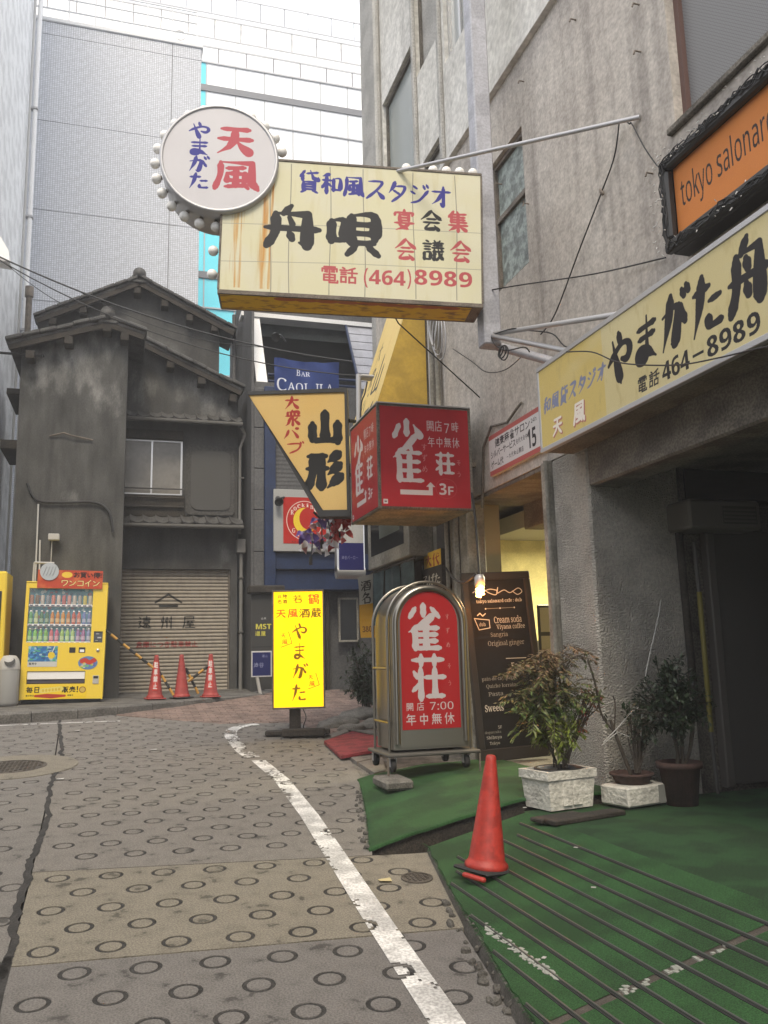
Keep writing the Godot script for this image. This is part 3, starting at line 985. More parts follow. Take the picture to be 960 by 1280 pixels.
func build_pavers(road: Node3D):
	var poly := PackedVector2Array([Vector2(-.2, -12.78), Vector2(1.2, -11.45), Vector2(2.22, -11.22), Vector2(2.24, -10.2), Vector2(5.2, -10.2), Vector2(5.2, -15.0), Vector2(2.35, -15.0), Vector2(2.3, -14.66), Vector2(1.2, -13.75)])
	var st := S()
	for i in range(-3, 28):
		for j in range(0, 52):
			var c := Vector2(-.3 + i * 0.204 + (0.102 if j % 2 else 0.0), -10.15 - j * 0.104)
			if not Geometry2D.is_point_in_polygon(c, poly):
				continue
			var y := road_y(c.y) + rng.randf_range(-.004, .004)
			var tilt := Basis(Vector3.RIGHT, CLIMB) * Basis(Vector3.FORWARD, rng.randf_range(-.012, .012))
			cbox(st, Vector3(-.099, -.05, -.049), Vector3(.099, 0, .049), 0.006, Transform3D(tilt, Vector3(c.x, y, c.y)))
	obj("brick_paving", st, M.paver, road).set_meta("kind", "stuff")
func build_pavement():
	var p := setting("pavement")
	var edge := []
	for q in KERB_PX:
		edge.append(at_road(q[0], q[1]))
	edge.append(Vector3(2.6, 0, -15.4))
	edge = curve(edge, 6)
	# kerb stones of about 60 cm
	var total := 0.0
	for i in edge.size() - 1:
		total += edge[i].distance_to(edge[i + 1])
	var cut := [edge[0]]
	var need := 0.6
	for i in edge.size() - 1:
		var a: Vector3 = edge[i]
		var b: Vector3 = edge[i + 1]
		var l := a.distance_to(b)
		var used := 0.0
		while l - used >= need:
			used += need
			cut.append(a.lerp(b, used / l))
			need = 0.6
		need -= l - used
	var inner := []
	for i in cut.size() - 1:
		var a: Vector3 = cut[i]
		var b: Vector3 = cut[i + 1]
		var d := Vector2(b.x - a.x, b.z - a.z).normalized()
		var n := Vector2(d.y, -d.x) * 0.14
		var g := d * 0.006
		var corner := [Vector2(a.x, a.z) + g, Vector2(b.x, b.z) - g, Vector2(b.x, b.z) - g + n, Vector2(a.x, a.z) + g + n]
		var lo := []
		var hi := []
		var off := rng.randf_range(-.004, .004)
		for k in 4:
			var c: Vector2 = corner[k]
			lo.append(Vector3(c.x, road_y(c.y) - .04, c.y))
			hi.append(Vector3(c.x, maxf(pavement_y(c.y), road_y(c.y) + .025) + off, c.y))
		var st := S()
		# the front edge is rounded off
		var f0: Vector3 = hi[0] - Vector3.UP * .02
		var f1: Vector3 = hi[1] - Vector3.UP * .02
		var n3 := Vector3(n.x, 0, n.y) * 0.15
		quad(st, hi[3], hi[2], hi[1] + n3, hi[0] + n3)
		quad(st, hi[0] + n3, hi[1] + n3, f1, f0)
		quad(st, f0, f1, lo[1], lo[0])
		quad(st, hi[2], hi[3], lo[3], lo[2])
		quad(st, f1, hi[1] + n3, lo[2], lo[1])
		tri(st, hi[1] + n3, hi[2], lo[2])
		quad(st, hi[0] + n3, f0, lo[0], lo[3])
		tri(st, hi[3], hi[0] + n3, lo[3])
		obj("kerb_stone", st, M.kerb, p)
		inner.append(corner[3])
		inner.append(corner[2])
	var st := S()
	for i in inner.size() - 1:
		var a: Vector2 = inner[i]
		var b: Vector2 = inner[i + 1]
		var y0 := maxf(pavement_y(a.y), road_y(a.y) + .025) - .006
		var y1 := maxf(pavement_y(b.y), road_y(b.y) + .025) - .006
		quad(st, Vector3(a.x, pavement_y(-16.4), -16.4), Vector3(b.x, pavement_y(-16.4), -16.4), Vector3(b.x, y1, b.y), Vector3(a.x, y0, a.y))
	obj("paved_surface", st, M.kerb, p)

# ---------------------------------------------------------------- the old plaster house
# black-stained plaster: dark ground, upright runs, and chalky patches where blobs (u, v, radius) say the photo shows them
func plaster(w_m: float, h_m: float, dark: Color, chalk: Color, blobs: Array, s: int, size := 256) -> StandardMaterial3D:
	var sh := sheet(size, int(size * clampf(h_m / w_m, 0.4, 2.0)), dark)
	var n := noise(s, 0.02, 5)
	var run := noise(s + 1, 0.05, 4)
	var grain := noise(s + 2, 0.25, 2)
	for y in sh.h:
		for x in sh.w:
			var v := 0.98 + 0.22 * n.get_noise_2d(x * .7, y * .5) + 0.10 * run.get_noise_2d(x * 0.9, y * 0.12) + 0.10 * grain.get_noise_2d(x, y)
			var k := 0.0
			for b in blobs:
				var q := Vector2((float(x) / sh.w - b[0]) * w_m, (float(y) / sh.h - b[1]) * h_m)
				k = maxf(k, 1.0 - q.length() / b[2])
			var ragged := clampf((k * 1.1 - 0.2 + 0.9 * n.get_noise_2d(x * 1.1 + 90, y * 0.9) + 0.18 * grain.get_noise_2d(x * .7, y * .5)) * 1.2, 0, 1)
			var c := dark.lerp(chalk, ragged * 0.68 if k > 0 else 0.0) * v
			var i := (y * sh.w + x) * 3
			sh.px[i] = clampi(int(c.r * 255), 0, 255); sh.px[i + 1] = clampi(int(c.g * 255), 0, 255); sh.px[i + 2] = clampi(int(c.b * 255), 0, 255)
	var m := printed(sh.tex(), 0.92)
	m.uv1_scale = Vector3(1.0 / w_m, 1.0 / h_m, 1)
	return m
# a gable verge seen from below: board, tile ends in a row, purlin ends under it. a is the low end, b the high end
func verge(house: Node3D, a: Vector3, b: Vector3, back: float, tiles := true):
	var d := (b - a).normalized()
	var up := Vector3(-d.y, d.x, 0)
	if up.y < 0:
		up = -up
	var st := S()
	prism(st, PackedVector2Array([Vector2(0, 0), Vector2(a.distance_to(b), 0), Vector2(a.distance_to(b), .09), Vector2(0, .09)]), a - up * .115, d, up, Vector3(0, 0, -.05))
	obj("barge_board", st, M.dark_wood, house)
	st = S()
	prism(st, PackedVector2Array([Vector2(0, 0), Vector2(a.distance_to(b), 0), Vector2(a.distance_to(b), .05), Vector2(0, .05)]), a - up * .02, d, up, Vector3(0, 0, -back))
	var roof := obj("roof", st, M.tile_roof, house)
	if tiles:
		var n := int(a.distance_to(b) / 0.24)
		for i in n:
			var t := S()
			var c := a.lerp(b, (i + 0.5) / n) + up * rng.randf_range(.06, .085) + Vector3(0, 0, .035 + rng.randf_range(-.015, .02))
			var e := a.distance_to(b) / n * 0.5
			cbox(t, Vector3(-e - .012, -.045, -.5), Vector3(e - .012, .022, 0.03), 0.016, frame_of(c, d, (up + d * 0.10).normalized(), Vector3(0, 0, 1)))
			obj("tile", t, M.tile_roof, roof)
func purlin_end(house: Node3D, c: Vector3):
	var t := S()
	cbox(t, c + Vector3(-.07, -.14, -.5), c + Vector3(.07, 0, .06), 0.01)
	obj("purlin_end", t, M.dark_wood, house)
func ridge_tile(house: Node3D, c: Vector3, r: float):
	var t := S()
	lathe(t, [Vector2(0, .10), Vector2(r * .55, .10), Vector2(r * .62, .07), Vector2(r, .06), Vector2(r, -.5), Vector2(0, -.5)], 18, frame_of(c, Vector3(1, 0, 0), Vector3(0, 0, 1), Vector3(0, -1, 0)))
	cbox(t, c + Vector3(-r * 1.5, -r * 1.5, -.5), c + Vector3(r * 1.5, -r * .55, .05), .02)
	cbox(t, c + Vector3(-r * 1.15, -r * .7, -.5), c + Vector3(r * 1.15, -r * .2, .04), .02)
	obj("ridge_tile", t, M.tile_roof, house)
func build_house():
	var house := thing("plaster_house", "old two-storey house of black-stained plaster with tiled gables and a closed shutter", "house", Vector3(0, 1.05, -15.3))
	var zb := -14.75      # bay
	var zf := -16.0       # shutter side
	var zg := -17.5       # rear gable
	var ch := lin(.24, .237, .228)
	var dk := lin(.079, .078, .0755)
	# the bay with its gable
	var L := at_z(27, 440, zb).x
	var R := at_z(160, 440, zb).x
	var ridge := at_z(135, 408, zb)
	var eL := at_z(12, 436, zb)
	var eR := at_z(181, 424, zb)
	var top_l := eL.y + (ridge.y - eL.y) * (L - eL.x) / (ridge.x - eL.x)
	var top_r := eR.y + (ridge.y - eR.y) * (eR.x - R) / (eR.x - ridge.x)
	var y0 := pavement_y(zb) - .02
	var mat := plaster(R - L, ridge.y - y0, dk, ch, [[.55, .10, .75], [.25, .14, .55], [.8, .2, .4], [.45, .80, .28], [.75, .74, .35], [.5, .48, .22]], 41, 300)
	var st := S()
	var out := [Vector3(L, y0, zb), Vector3(L, top_l, zb), ridge, Vector3(R, top_r, zb), Vector3(R, y0, zb)]
	var uv := func(p): return Vector2(p.x - L, -(p.y - y0))
	tri(st, out[0], out[1], out[4], uv.call(out[0]), uv.call(out[1]), uv.call(out[4]))
	tri(st, out[1], out[3], out[4], uv.call(out[1]), uv.call(out[3]), uv.call(out[4]))
	tri(st, out[1], out[2], out[3], uv.call(out[1]), uv.call(out[2]), uv.call(out[3]))
	obj("bay_wall", st, mat, house)
	st = S()
	box(st, Vector3(L, y0, zb - .003), Vector3(L + .1, top_l, zg))
	box(st, Vector3(R - .1, y0, zb - .003), Vector3(R, top_r, zg))
	obj("bay_side", st, M.soot, house)
	verge(house, eL + Vector3(0, 0, .28), ridge + Vector3(0, 0, .28), 2.6)
	verge(house, eR + Vector3(0, 0, .28), ridge + Vector3(0, 0, .28), 2.6)
	ridge_tile(house, ridge + Vector3(0, .12, .26), .12)
	for f in [[38, 446], [86, 428], [134, 413], [156, 424]]:
		purlin_end(house, at_z(f[0], f[1] - 7, zb + .22))
	# short brackets and eaves on the side away from the street
	for e in [[.30, 5.2, .15], [.24, 6.15, .10]]:
		st = S()
		box(st, Vector3(L - e[0], e[1], zb - .3), Vector3(L - .003, e[1] + e[2], zb - 1.6))
		obj("side_eave", st, M.dark_wood, house)
	# rear gable
	var r2 := at_z(174, 357, zg)
	var g_r := at_z(292, 420, zg)
	var g_l := at_z(46, 404, zg)
	var wl := at_z(60, 440, zg).x
	var wr := at_z(274, 440, zg).x
	var h2 := 4.0
	var mat2 := plaster(wr - wl, r2.y - h2, dk * 1.05, ch, [[.62, .28, .6], [.75, .55, .6], [.5, .2, .3], [.3, .3, .5]], 57, 256)
	st = S()
	var tl2 := g_l.y + (r2.y - g_l.y) * (wl - g_l.x) / (r2.x - g_l.x)
	var tr2 := g_r.y + (r2.y - g_r.y) * (g_r.x - wr) / (g_r.x - r2.x)
	var p5 := [Vector3(wl, h2, zg), Vector3(wl, tl2, zg), r2, Vector3(wr, tr2, zg), Vector3(wr, h2, zg)]
	var uv2 := func(p): return Vector2(p.x - wl, -(p.y - h2))
	tri(st, p5[0], p5[1], p5[4], uv2.call(p5[0]), uv2.call(p5[1]), uv2.call(p5[4]))
	tri(st, p5[1], p5[3], p5[4], uv2.call(p5[1]), uv2.call(p5[3]), uv2.call(p5[4]))
	tri(st, p5[1], p5[2], p5[3], uv2.call(p5[1]), uv2.call(p5[2]), uv2.call(p5[3]))
	obj("rear_gable_wall", st, mat2, house)
	st = S()
	box(st, Vector3(wr - .1, h2, zg - .003), Vector3(wr, tr2, zg - .8))
	obj("rear_side_wall", st, M.soot, house)
	verge(house, g_l + Vector3(0, 0, .3), r2 + Vector3(0, 0, .3), 1.2)
	verge(house, g_r + Vector3(0, 0, .3), r2 + Vector3(0, 0, .3), 1.2)
	ridge_tile(house, r2 + Vector3(0, .12, .28), .13)
	for f in [[66, 404], [104, 390], [172, 366], [206, 382], [237, 400], [268, 413]]:
		purlin_end(house, at_z(f[0], f[1] - 6, zg + .22))
	# shutter side: wall under a falling roof, with window and shutter openings
	var X0 := R - .02
	var X1 := at_z(297, 600, zf).x
	var a0 := at_z(172, 432, zf)
	var a1 := at_z(301, 496, zf)
	var slope := (a1.y - a0.y) / (a1.x - a0.x)
	var yb := pavement_y(zf) - .02
	var ytop := a0.y + slope * (X1 - a0.x)
	var win := Rect2(0.0, at_z(190, 618, zf).y - yb, at_z(228, 600, zf).x - X0, at_z(190, 549, zf).y - at_z(190, 618, zf).y)
	var shut := Rect2(at_z(131, 800, zf).x - X0 + .15, 0.0, at_z(281, 800, zf).x - at_z(131, 800, zf).x - .15, at_z(200, 711, zf).y - yb)
	shut.position.x = maxf(shut.position.x, 0.0)
	var sh_l := at_z(131, 800, zf).x
	var mat3 := plaster(X1 - X0, a0.y - yb, dk, ch, [[.75, .16, .55], [.55, .11, .4], [.12, .13, .35], [.86, .19, .3], [.72, .40, .35], [.66, .34, .25], [.9, .62, .3]], 77, 256)
	st = S()
	holed(st, Vector3(X0, yb, zf), Vector3.RIGHT, Vector3.UP, Vector3(0, 0, 1), X1 - X0, ytop - yb, [win, shut], .22)
	tri(st, Vector3(X0, ytop, zf), Vector3(X0, a0.y + slope * (X0 - a0.x), zf), Vector3(X1, ytop, zf), Vector2(0, -(ytop - yb)), Vector2(0, -(a0.y - yb)), Vector2(X1 - X0, -(ytop - yb)))
	obj("front_wall", st, mat3, house)
	st = S()
	box(st, Vector3(X1 - .12, yb, zf - .225), Vector3(X1, ytop, zf - 1.4))
	obj("side_wall", st, M.soot, house)
	verge(house, a1 + Vector3(0, .04, .3), a0 + Vector3(0, .04, .3), 1.7)
	for f in [[213, 458], [252, 478], [291, 500]]:
		purlin_end(house, at_z(f[0], f[1] - 6, zf + .22))
	# raised panel beside the window
	var pl := at_z(233, 556, zf)
	var pr := at_z(293, 645, zf)
	st = S()
	prism(st, bevelled_rect(pr.x - pl.x, pl.y - pr.y, .09), Vector3(pl.x, pr.y, zf + .001), Vector3.RIGHT, Vector3.UP, Vector3(0, 0, .035))
	var pan := obj("plaster_panel", st, M.soot, house)
	var qx := [at_z(239, 555, zf).x, at_z(288, 555, zf).x]
	st = S()
	prism(st, bevelled_rect(qx[1] - qx[0], pl.y - pr.y - .2, .14), Vector3(qx[0], pr.y + .09, zf + .036), Vector3.RIGHT, Vector3.UP, Vector3(0, 0, .02))
	obj("raised_field", st, plaster(qx[1] - qx[0], 1.6, dk * 1.1, ch * 0.9, [[.2, .3, .45], [.5, .15, .35], [.7, .6, .3], [.3, .8, .3]], 91, 128), pan)
	# two tiled pent roofs
	pent(house, X0, X1 + .04, at_z(230, 527, zf + .2).y, zf, .36)
	pent(house, X0 - .1, X1 + .06, at_z(230, 657, zf + .2).y, zf, .42)
	# window: aluminium sliders, frosted panes, a wooden sill rail
	var w0 := Vector3(X0, yb + win.position.y, zf - .08)
	var ww := win.size.x
	var wh := win.size.y
	var w := Node3D.new()
	w.name = "window"
	house.add_child(w)
	st = S()
	for e in [[0, 0, ww, .03], [0, wh - .03, ww, wh], [ww - .035, .0305, ww, wh - .0305], [ww * .455, .0305, ww * .455 + .03, wh - .0305], [0, .0305, .02, wh - .0305]]:
		box(st, w0 + Vector3(e[0], e[1], -.02), w0 + Vector3(e[2], e[3], .03))
	obj("frame", st, M.aluminium, w)
	for e in [[.02, ww * .455], [ww * .455 + .03, ww - .035]]:
		st = S()
		box(st, w0 + Vector3(e[0], .03, -.012), w0 + Vector3(e[1], wh - .03, .0))
		obj("pane", st, M.frosted, w)
	for k in 3:
		st = S()
		var yy := w0.y + .10 - k * .17
		tube(st, [Vector3(X0 - .05, yy, zf + .07), Vector3(X0 + ww + .03, yy, zf + .07)], .014 if k < 2 else .02, 8)
		obj("rail", st, [M.old_zinc, M.dark_wood, M.dark_wood][k], house)
	st = S()
	cbox(st, Vector3(X0 - .02, w0.y - .42, zf), Vector3(X0 + ww + .05, w0.y - .02, zf + .035), .01)
	obj("sill_board", st, M.dark_wood, house)
	st = S()
	box(st, Vector3(X0, w0.y + wh + .005, zf - .04), Vector3(X0 + ww, w0.y + wh + .18, zf + .03))
	obj("lintel_board", st, M.dark_wood, house)
	build_shutter(house, sh_l, shut.end.x + X0, yb, shut.size.y, zf)
	# downpipe at the corner, and the corner beside the alley
	st = S()
	tube(st, [Vector3(X1 + .06, yb, zf + .1), Vector3(X1 + .06, 3.6, zf + .1)], .035, 10)
	tube(st, [Vector3(X1 + .03, 3.95, zf + .12), Vector3(X1 + .03, 5.6, zf + .12), Vector3(X1 + .10, 5.85, zf + .25), Vector3(X1 + .02, 5.95, zf + .35)], .03, 10)
	cbox(st, Vector3(X1 - .03, 3.58, zf + .04), Vector3(X1 + .13, 3.84, zf + .2), .01)
	obj("downpipe", st, M.grey_pipe, house)
	for e in [3.1, 2.1, 5.0]:
		st = S()
		cbox(st, Vector3(X1 + .015, e, zf + .05), Vector3(X1 + .105, e + .035, zf + .15), .005)
		obj("pipe_clip", st, M.old_zinc, house)
	# stovepipe on the far side
	st = S()
	var c := at_z(35, 400, zg - .4)
	tube(st, [c - Vector3.UP * 1.5, c + Vector3.UP * .55], .06, 12)
	lathe(st, [Vector2(.085, .5), Vector2(.085, .72), Vector2(0, .72)], 14, Transform3D(Basis.IDENTITY, c))
	obj("flue_pipe", st, M.rust_steel, house)
	# iron stays, conduits and a small lamp on the bay
	st = S()
	var q := [at_z(62, 545, zb + .03), at_z(80, 541, zb + .05), at_z(88, 544, zb + .06), at_z(116, 550, zb + .03)]
	tube(st, q, .014, 6)
	obj("iron_stay", st, M.rust_steel, house)
	st = S()
	tube(st, [at_z(-12, 440, zb + .1), at_z(52, 445, zb + .1)], .022, 8)
	lathe(st, [Vector2(0, -.03), Vector2(.03, -.02), Vector2(.03, .02), Vector2(0, .03)], 10, Transform3D(Basis.IDENTITY, at_z(53, 445, zb + .1)))
	obj("flag_holder", st, M.black_metal, house)
	st = S()
	tube(st, curve([at_z(34, 604, zb + .04), at_z(46, 625, zb + .05), at_z(80, 628, zb + .05), at_z(118, 628, zb + .05), at_z(136, 640, zb + .05), at_z(141, 665, zb + .06)], 5), .022, 8)
	obj("drooping_cable", st, M.cable, house)
	for f in [[48, 630, 44, 730], [50, 675, 49, 735]]:
		st = S()
		tube(st, [at_z(f[0], f[1], zb + .04), at_z(f[2], f[3], zb + .04)], .014, 8)
		obj("conduit", st, M.white_cable, house)
	st = S()
	cbox(st, at_z(61, 668, zb + .05) , at_z(74, 675, zb + .17), .01)
	tube(st, [at_z(65, 675, zb + .08), at_z(62, 735, zb + .08)], .008, 6)
	obj("meter_box", st, M.dim_white, house)
	for f in [[135, 672, 131, 682], [137, 690, 132, 699]]:
		st = S()
		var p := at_z(f[0], f[1], zf + .45)
		var r := at_z(f[2], f[3], zf + .52)
		tube(st, [p, r], .065, 12)
		obj("floodlight", st, M.dim_white, house)
	st = S()
	tube(st, [at_z(136, 668, zf + .3), at_z(137, 690, zf + .4)], .02, 8)
	obj("lamp_arm", st, M.black_metal, house)
func bevelled_rect(w: float, h: float, r: float) -> PackedVector2Array:
	var out := PackedVector2Array()
	for k in 4:
		var c: Vector2 = [Vector2(w - r, h - r), Vector2(r, h - r), Vector2(r, r), Vector2(w - r, r)][k]
		for i in 5:
			out.append(c + Vector2.from_angle(PI / 2 * (k + i / 4.0)) * r)
	return out
func pent(house: Node3D, x0: float, x1: float, y: float, z: float, deep: float):
	var st := S()
	prism(st, PackedVector2Array([Vector2(0, .16), Vector2(deep, -.02), Vector2(deep, -.06), Vector2(0, .08)]), Vector3(x0, y, z), Vector3(0, 0, 1), Vector3.UP, Vector3(x1 - x0, 0, 0))
	var roof := obj("pent_roof", st, M.dark_wood, house)
	var n := int((x1 - x0) / 0.21)
	for i in n:
		st = S()
		var x := x0 + (i + .5) * (x1 - x0) / n
		var e := (x1 - x0) / n / 2
		var d := Vector3(0, -.18, deep).normalized()
		var f := frame_of(Vector3(x, y + .19 + rng.randf_range(-.006, .006), z), Vector3.RIGHT, d.cross(Vector3.RIGHT), d)
		for k in 4:
			var u0 := -e + k * e / 2
			var u1 := u0 + e / 2
			var b := func(u): return .035 * pow(absf(u / e - .2), 1.6)
			quad(st, f * Vector3(u0, b.call(u0), 0), f * Vector3(u1, b.call(u1), 0), f * Vector3(u1, b.call(u1), deep + .03), f * Vector3(u0, b.call(u0), deep + .03))
			quad(st, f * Vector3(u0, b.call(u0), deep + .03), f * Vector3(u1, b.call(u1), deep + .03), f * Vector3(u1, b.call(u1) - .03, deep + .03), f * Vector3(u0, b.call(u0) - .03, deep + .03))
		obj("tile", st, M.tile_roof, roof)
	st = S()
	tube(st, [Vector3(x0, y - .05, z + deep + .05), Vector3(x1, y - .05, z + deep + .05)], .04, 10)
	obj("gutter", st, M.old_zinc, house)
func build_shutter(house: Node3D, x0: float, x1: float, y: float, h: float, z: float):
	var s := sheet(768, 800, lin(.32, .285, .235))
	s.grime(noise(8, .02, 4), Vector2(1, .4), 0.0, .25, lin(.16, .14, .12))
	var ink := lin(.022, .02, .02)
	# the roof-shaped shop mark, its name, and the red notice
	s.line([Vector2(300, 218), Vector2(380, 164), Vector2(462, 218)], 6, ink)
	s.line([Vector2(330, 240), Vector2(432, 240)], 9, ink)
	s.row("遠州屋", 196, 306, 80, 82, Vector2(138, 0), .05, ink, .5)
	s.row("倉庫につき駐車禁止", 186, 470, 40, 40, Vector2(43, 0), .06, lin(.24, .04, .035), .3)
	var m := printed(s.tex(), 0.6)
	var shutter := Node3D.new()
	shutter.name = "shutter"
	house.add_child(shutter)
	var n := 34
	var zz := z - .13
	for i in n:
		var a := y + h * i / n
		var b := y + h * (i + 1) / n
		var st := S()
		var prev := Vector3.ZERO
		var seg := 5
		st.set_smooth_group(1)
		for k in seg:
			var t0 := float(k) / seg
			var t1 := float(k + 1) / seg
			var q0 := zz + .016 * sin(t0 * PI)
			var q1 := zz + .016 * sin(t1 * PI)
			var ya := lerpf(a + .006, b, t0)
			var yc := lerpf(a + .006, b, t1)
			quad(st, Vector3(x0, yc, q1), Vector3(x1, yc, q1), Vector3(x1, ya, q0), Vector3(x0, ya, q0), Rect2(0, 1 - (yc - y) / h, 1, (yc - ya) / h))
		quad(st, Vector3(x0, a + .006, zz), Vector3(x1, a + .006, zz), Vector3(x1, a, zz - .012), Vector3(x0, a, zz - .012), Rect2(0, 1 - (a - y) / h, 1, .001))
		obj("slat", st, m, shutter)
	var st := S()
	box(st, Vector3(x0 - .3, y, zz - .02), Vector3(x1 + .05, y + h, zz - .05))
	obj("backing", st, M.black, shutter)
	for x in [x0 - .04, x1 - .03]:
		st = S()
		cbox(st, Vector3(x, y, zz - .02), Vector3(x + .06, y + h, zz + .05), .006)
		obj("guide_rail", st, M.rust_steel, shutter)
	st = S()
	cbox(st, Vector3(x0 - .1, y - .03, zz - .03), Vector3(x1 + .15, y + .035, z + .12), .01)
	obj("step", st, M.kerb, house)

# ---------------------------------------------------------------- buildings at the back
func mosaic() -> StandardMaterial3D:
	var s := sheet(360, 400, lin(.33, .34, .37))
	var r := RandomNumberGenerator.new()
	r.seed = 4
	for i in 18:
		for j in 20:
			var v := r.randf_range(.88, 1.06)
			s.fill(i * 20 + 2.2, j * 20 + 2.2, i * 20 + 18.6, j * 20 + 18.6, lin(.60 * v, .62 * v, .66 * v))
	var m := printed(s.tex(), .35)
	return m
func build_tile_building():
	var z := -20.6
	var b := thing("tiled_building", "tall block clad in small pale grey tiles behind the old house", "building", Vector3(-.6, 1.0, -22))
	var x0 := -3.4
	var x1 := at_z(251, 150, z).x
	var top := at_z(150, 43, z).y
	var m := mosaic()
	var cols := [x0, at_z(42, 200, z).x - .4, at_z(213, 200, z).x, x1]
	var rows := [0.9, at_z(120, 382, z).y, at_z(120, 270, z).y, at_z(120, 160, z).y, at_z(120, 53, z).y, top]
	for i in 3:
		for j in rows.size() - 1:
			var st := S()
			var a := Vector3(cols[i] + .008, rows[j] + .008, z)
			var c := Vector3(cols[i + 1] - .008, rows[j + 1] - .008, z)
			quad(st, Vector3(a.x, c.y, z), c, Vector3(c.x, a.y, z), a, Rect2(a.x, -c.y, c.x - a.x, c.y - a.y))
			for e in [[Vector3(a.x, c.y, z), a], [c, Vector3(a.x, c.y, z)], [Vector3(c.x, a.y, z), c], [a, Vector3(c.x, a.y, z)]]:
				quad(st, e[0], e[1], e[1] - Vector3(0, 0, .02), e[0] - Vector3(0, 0, .02), Rect2(0, 0, .02, .02))
			obj("tile_panel", st, m, b)
	var st := S()
	box(st, Vector3(x0, .9, z - .02), Vector3(x1 - .003, top - .01, z - 4))
	obj("body", st, plain(lin(.2, .2, .21), .8), b)
	st = S()
	cbox(st, Vector3(x0, top, z + .04), Vector3(x1 + .04, top + .12, z - 4), .02)
	obj("coping", st, M.white_metal, b)
	# roof rail
	for k in 4:
		st = S()
		var y := top + .25 + k * .34
		tube(st, [Vector3(x0, y, z - .25), Vector3(x1 - .12, y, z - .25)], .022, 6)
		obj("roof_rail", st, M.white_metal, b)
	for k in 8:
		st = S()
		var x := lerpf(x0 + .3, x1 - .12, k / 7.0)
		tube(st, [Vector3(x, top + .1, z - .25), Vector3(x, top + 1.3, z - .25)], .022, 6)
		obj("rail_post", st, M.white_metal, b)
	st = S()
	var ring := []
	for k in 17:
		ring.append(at_z(225, 44, z - .2) + Vector3(cos(TAU * k / 16), sin(TAU * k / 16), 0) * .14)
	tube(st, ring, .012, 6, false)
	obj("hose_ring", st, M.galvanised, b)
func build_glass_building():
	var z := -27.5
	var b := thing("glass_building", "glass-fronted tower, reflections painted into its white and cyan panes, with stepped terraces and railings behind the tiled block", "building", Vector3(6, 1.0, -31))
	var white := plain(lin(.88, .88, .88), .4)
	var reflection_white := plain(lin(.88, .90, .91), .12)  # white sky reflection put into the pane colour
	var reflection_cyan := plain(lin(.16, .70, .82), .1)  # cyan reflection painted on the left panes as their colour
	var line := plain(lin(.42, .43, .45), .5)
	var dark := plain(lin(.16, .165, .18), .5)
	var x0 := at_z(244, 200, z).x - 1.2
	var xs := []
	var w := at_z(333, 130, z).x - at_z(297, 124, z).x
	var first := at_z(258, 100, z).x
	for k in range(-2, 14):
		xs.append(first + w * k)
	var ys := [1.0, 4.0]
	for p in [[250, 468], [250, 425], [250, 384], [250, 342], [250, 285], [258, 206], [258, 146], [258, 109], [258, 78]]:
		ys.append(at_z(p[0], p[1], z).y)
	var st := S()
	for i in xs.size() - 1:
		for j in ys.size() - 1:
			st = S()
			var g := .02
			cbox(st, Vector3(xs[i] + g, ys[j] + g, z - .06), Vector3(xs[i + 1] - g, ys[j + 1] - g, z), .004)
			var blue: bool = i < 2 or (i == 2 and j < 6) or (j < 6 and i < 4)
			obj("pane", st, reflection_cyan if blue else reflection_white, b)
	for j in range(1, ys.size()):
		st = S()
		var thick := .16 if j == ys.size() - 2 or j == 5 else .035
		box(st, Vector3(x0, ys[j] - thick, z - .08), Vector3(xs[-1], ys[j] + thick * .5, z + .05))
		obj("floor_band", st, dark if thick > .1 else line, b)
	for x in xs:
		st = S()
		box(st, Vector3(x - .02, 1, z - .079), Vector3(x + .02, ys[-1] - .05, z + .02))
		obj("mullion", st, line, b)
	st = S()
	box(st, Vector3(x0 - .3, 1, z - .1), Vector3(xs[-1], ys[-1], z - 6))
	obj("core", st, white, b)
	# terraces with railings, each set back from the one below
	var tiers := [[-27.9, 78, 58], [-29.5, 47, 22], [-31.1, 16, -8]]
	var last := ys[-1] as float
	for k in 3:
		var zz: float = tiers[k][0]
		var base := at_z(258, tiers[k][1], zz).y
		var top := at_z(258, tiers[k][2], zz).y
		st = S()
		box(st, Vector3(x0 - 8, last - .2, zz - .3), Vector3(18, base, zz - 4))
		obj("terrace_wall", st, white, b)
		last = base
		for e in [base + .02, top]:
			st = S()
			box(st, Vector3(x0 - 8, e - .025, zz - .03), Vector3(18, e + .025, zz + .03))
			obj("terrace_rail", st, line, b)
		for i in 26:
			st = S()
			var x := x0 - 6 + i * 1.0
			box(st, Vector3(x - .02, base, zz - .02), Vector3(x + .02, top - .026, zz + .02))
			obj("rail_post", st, dark, b)
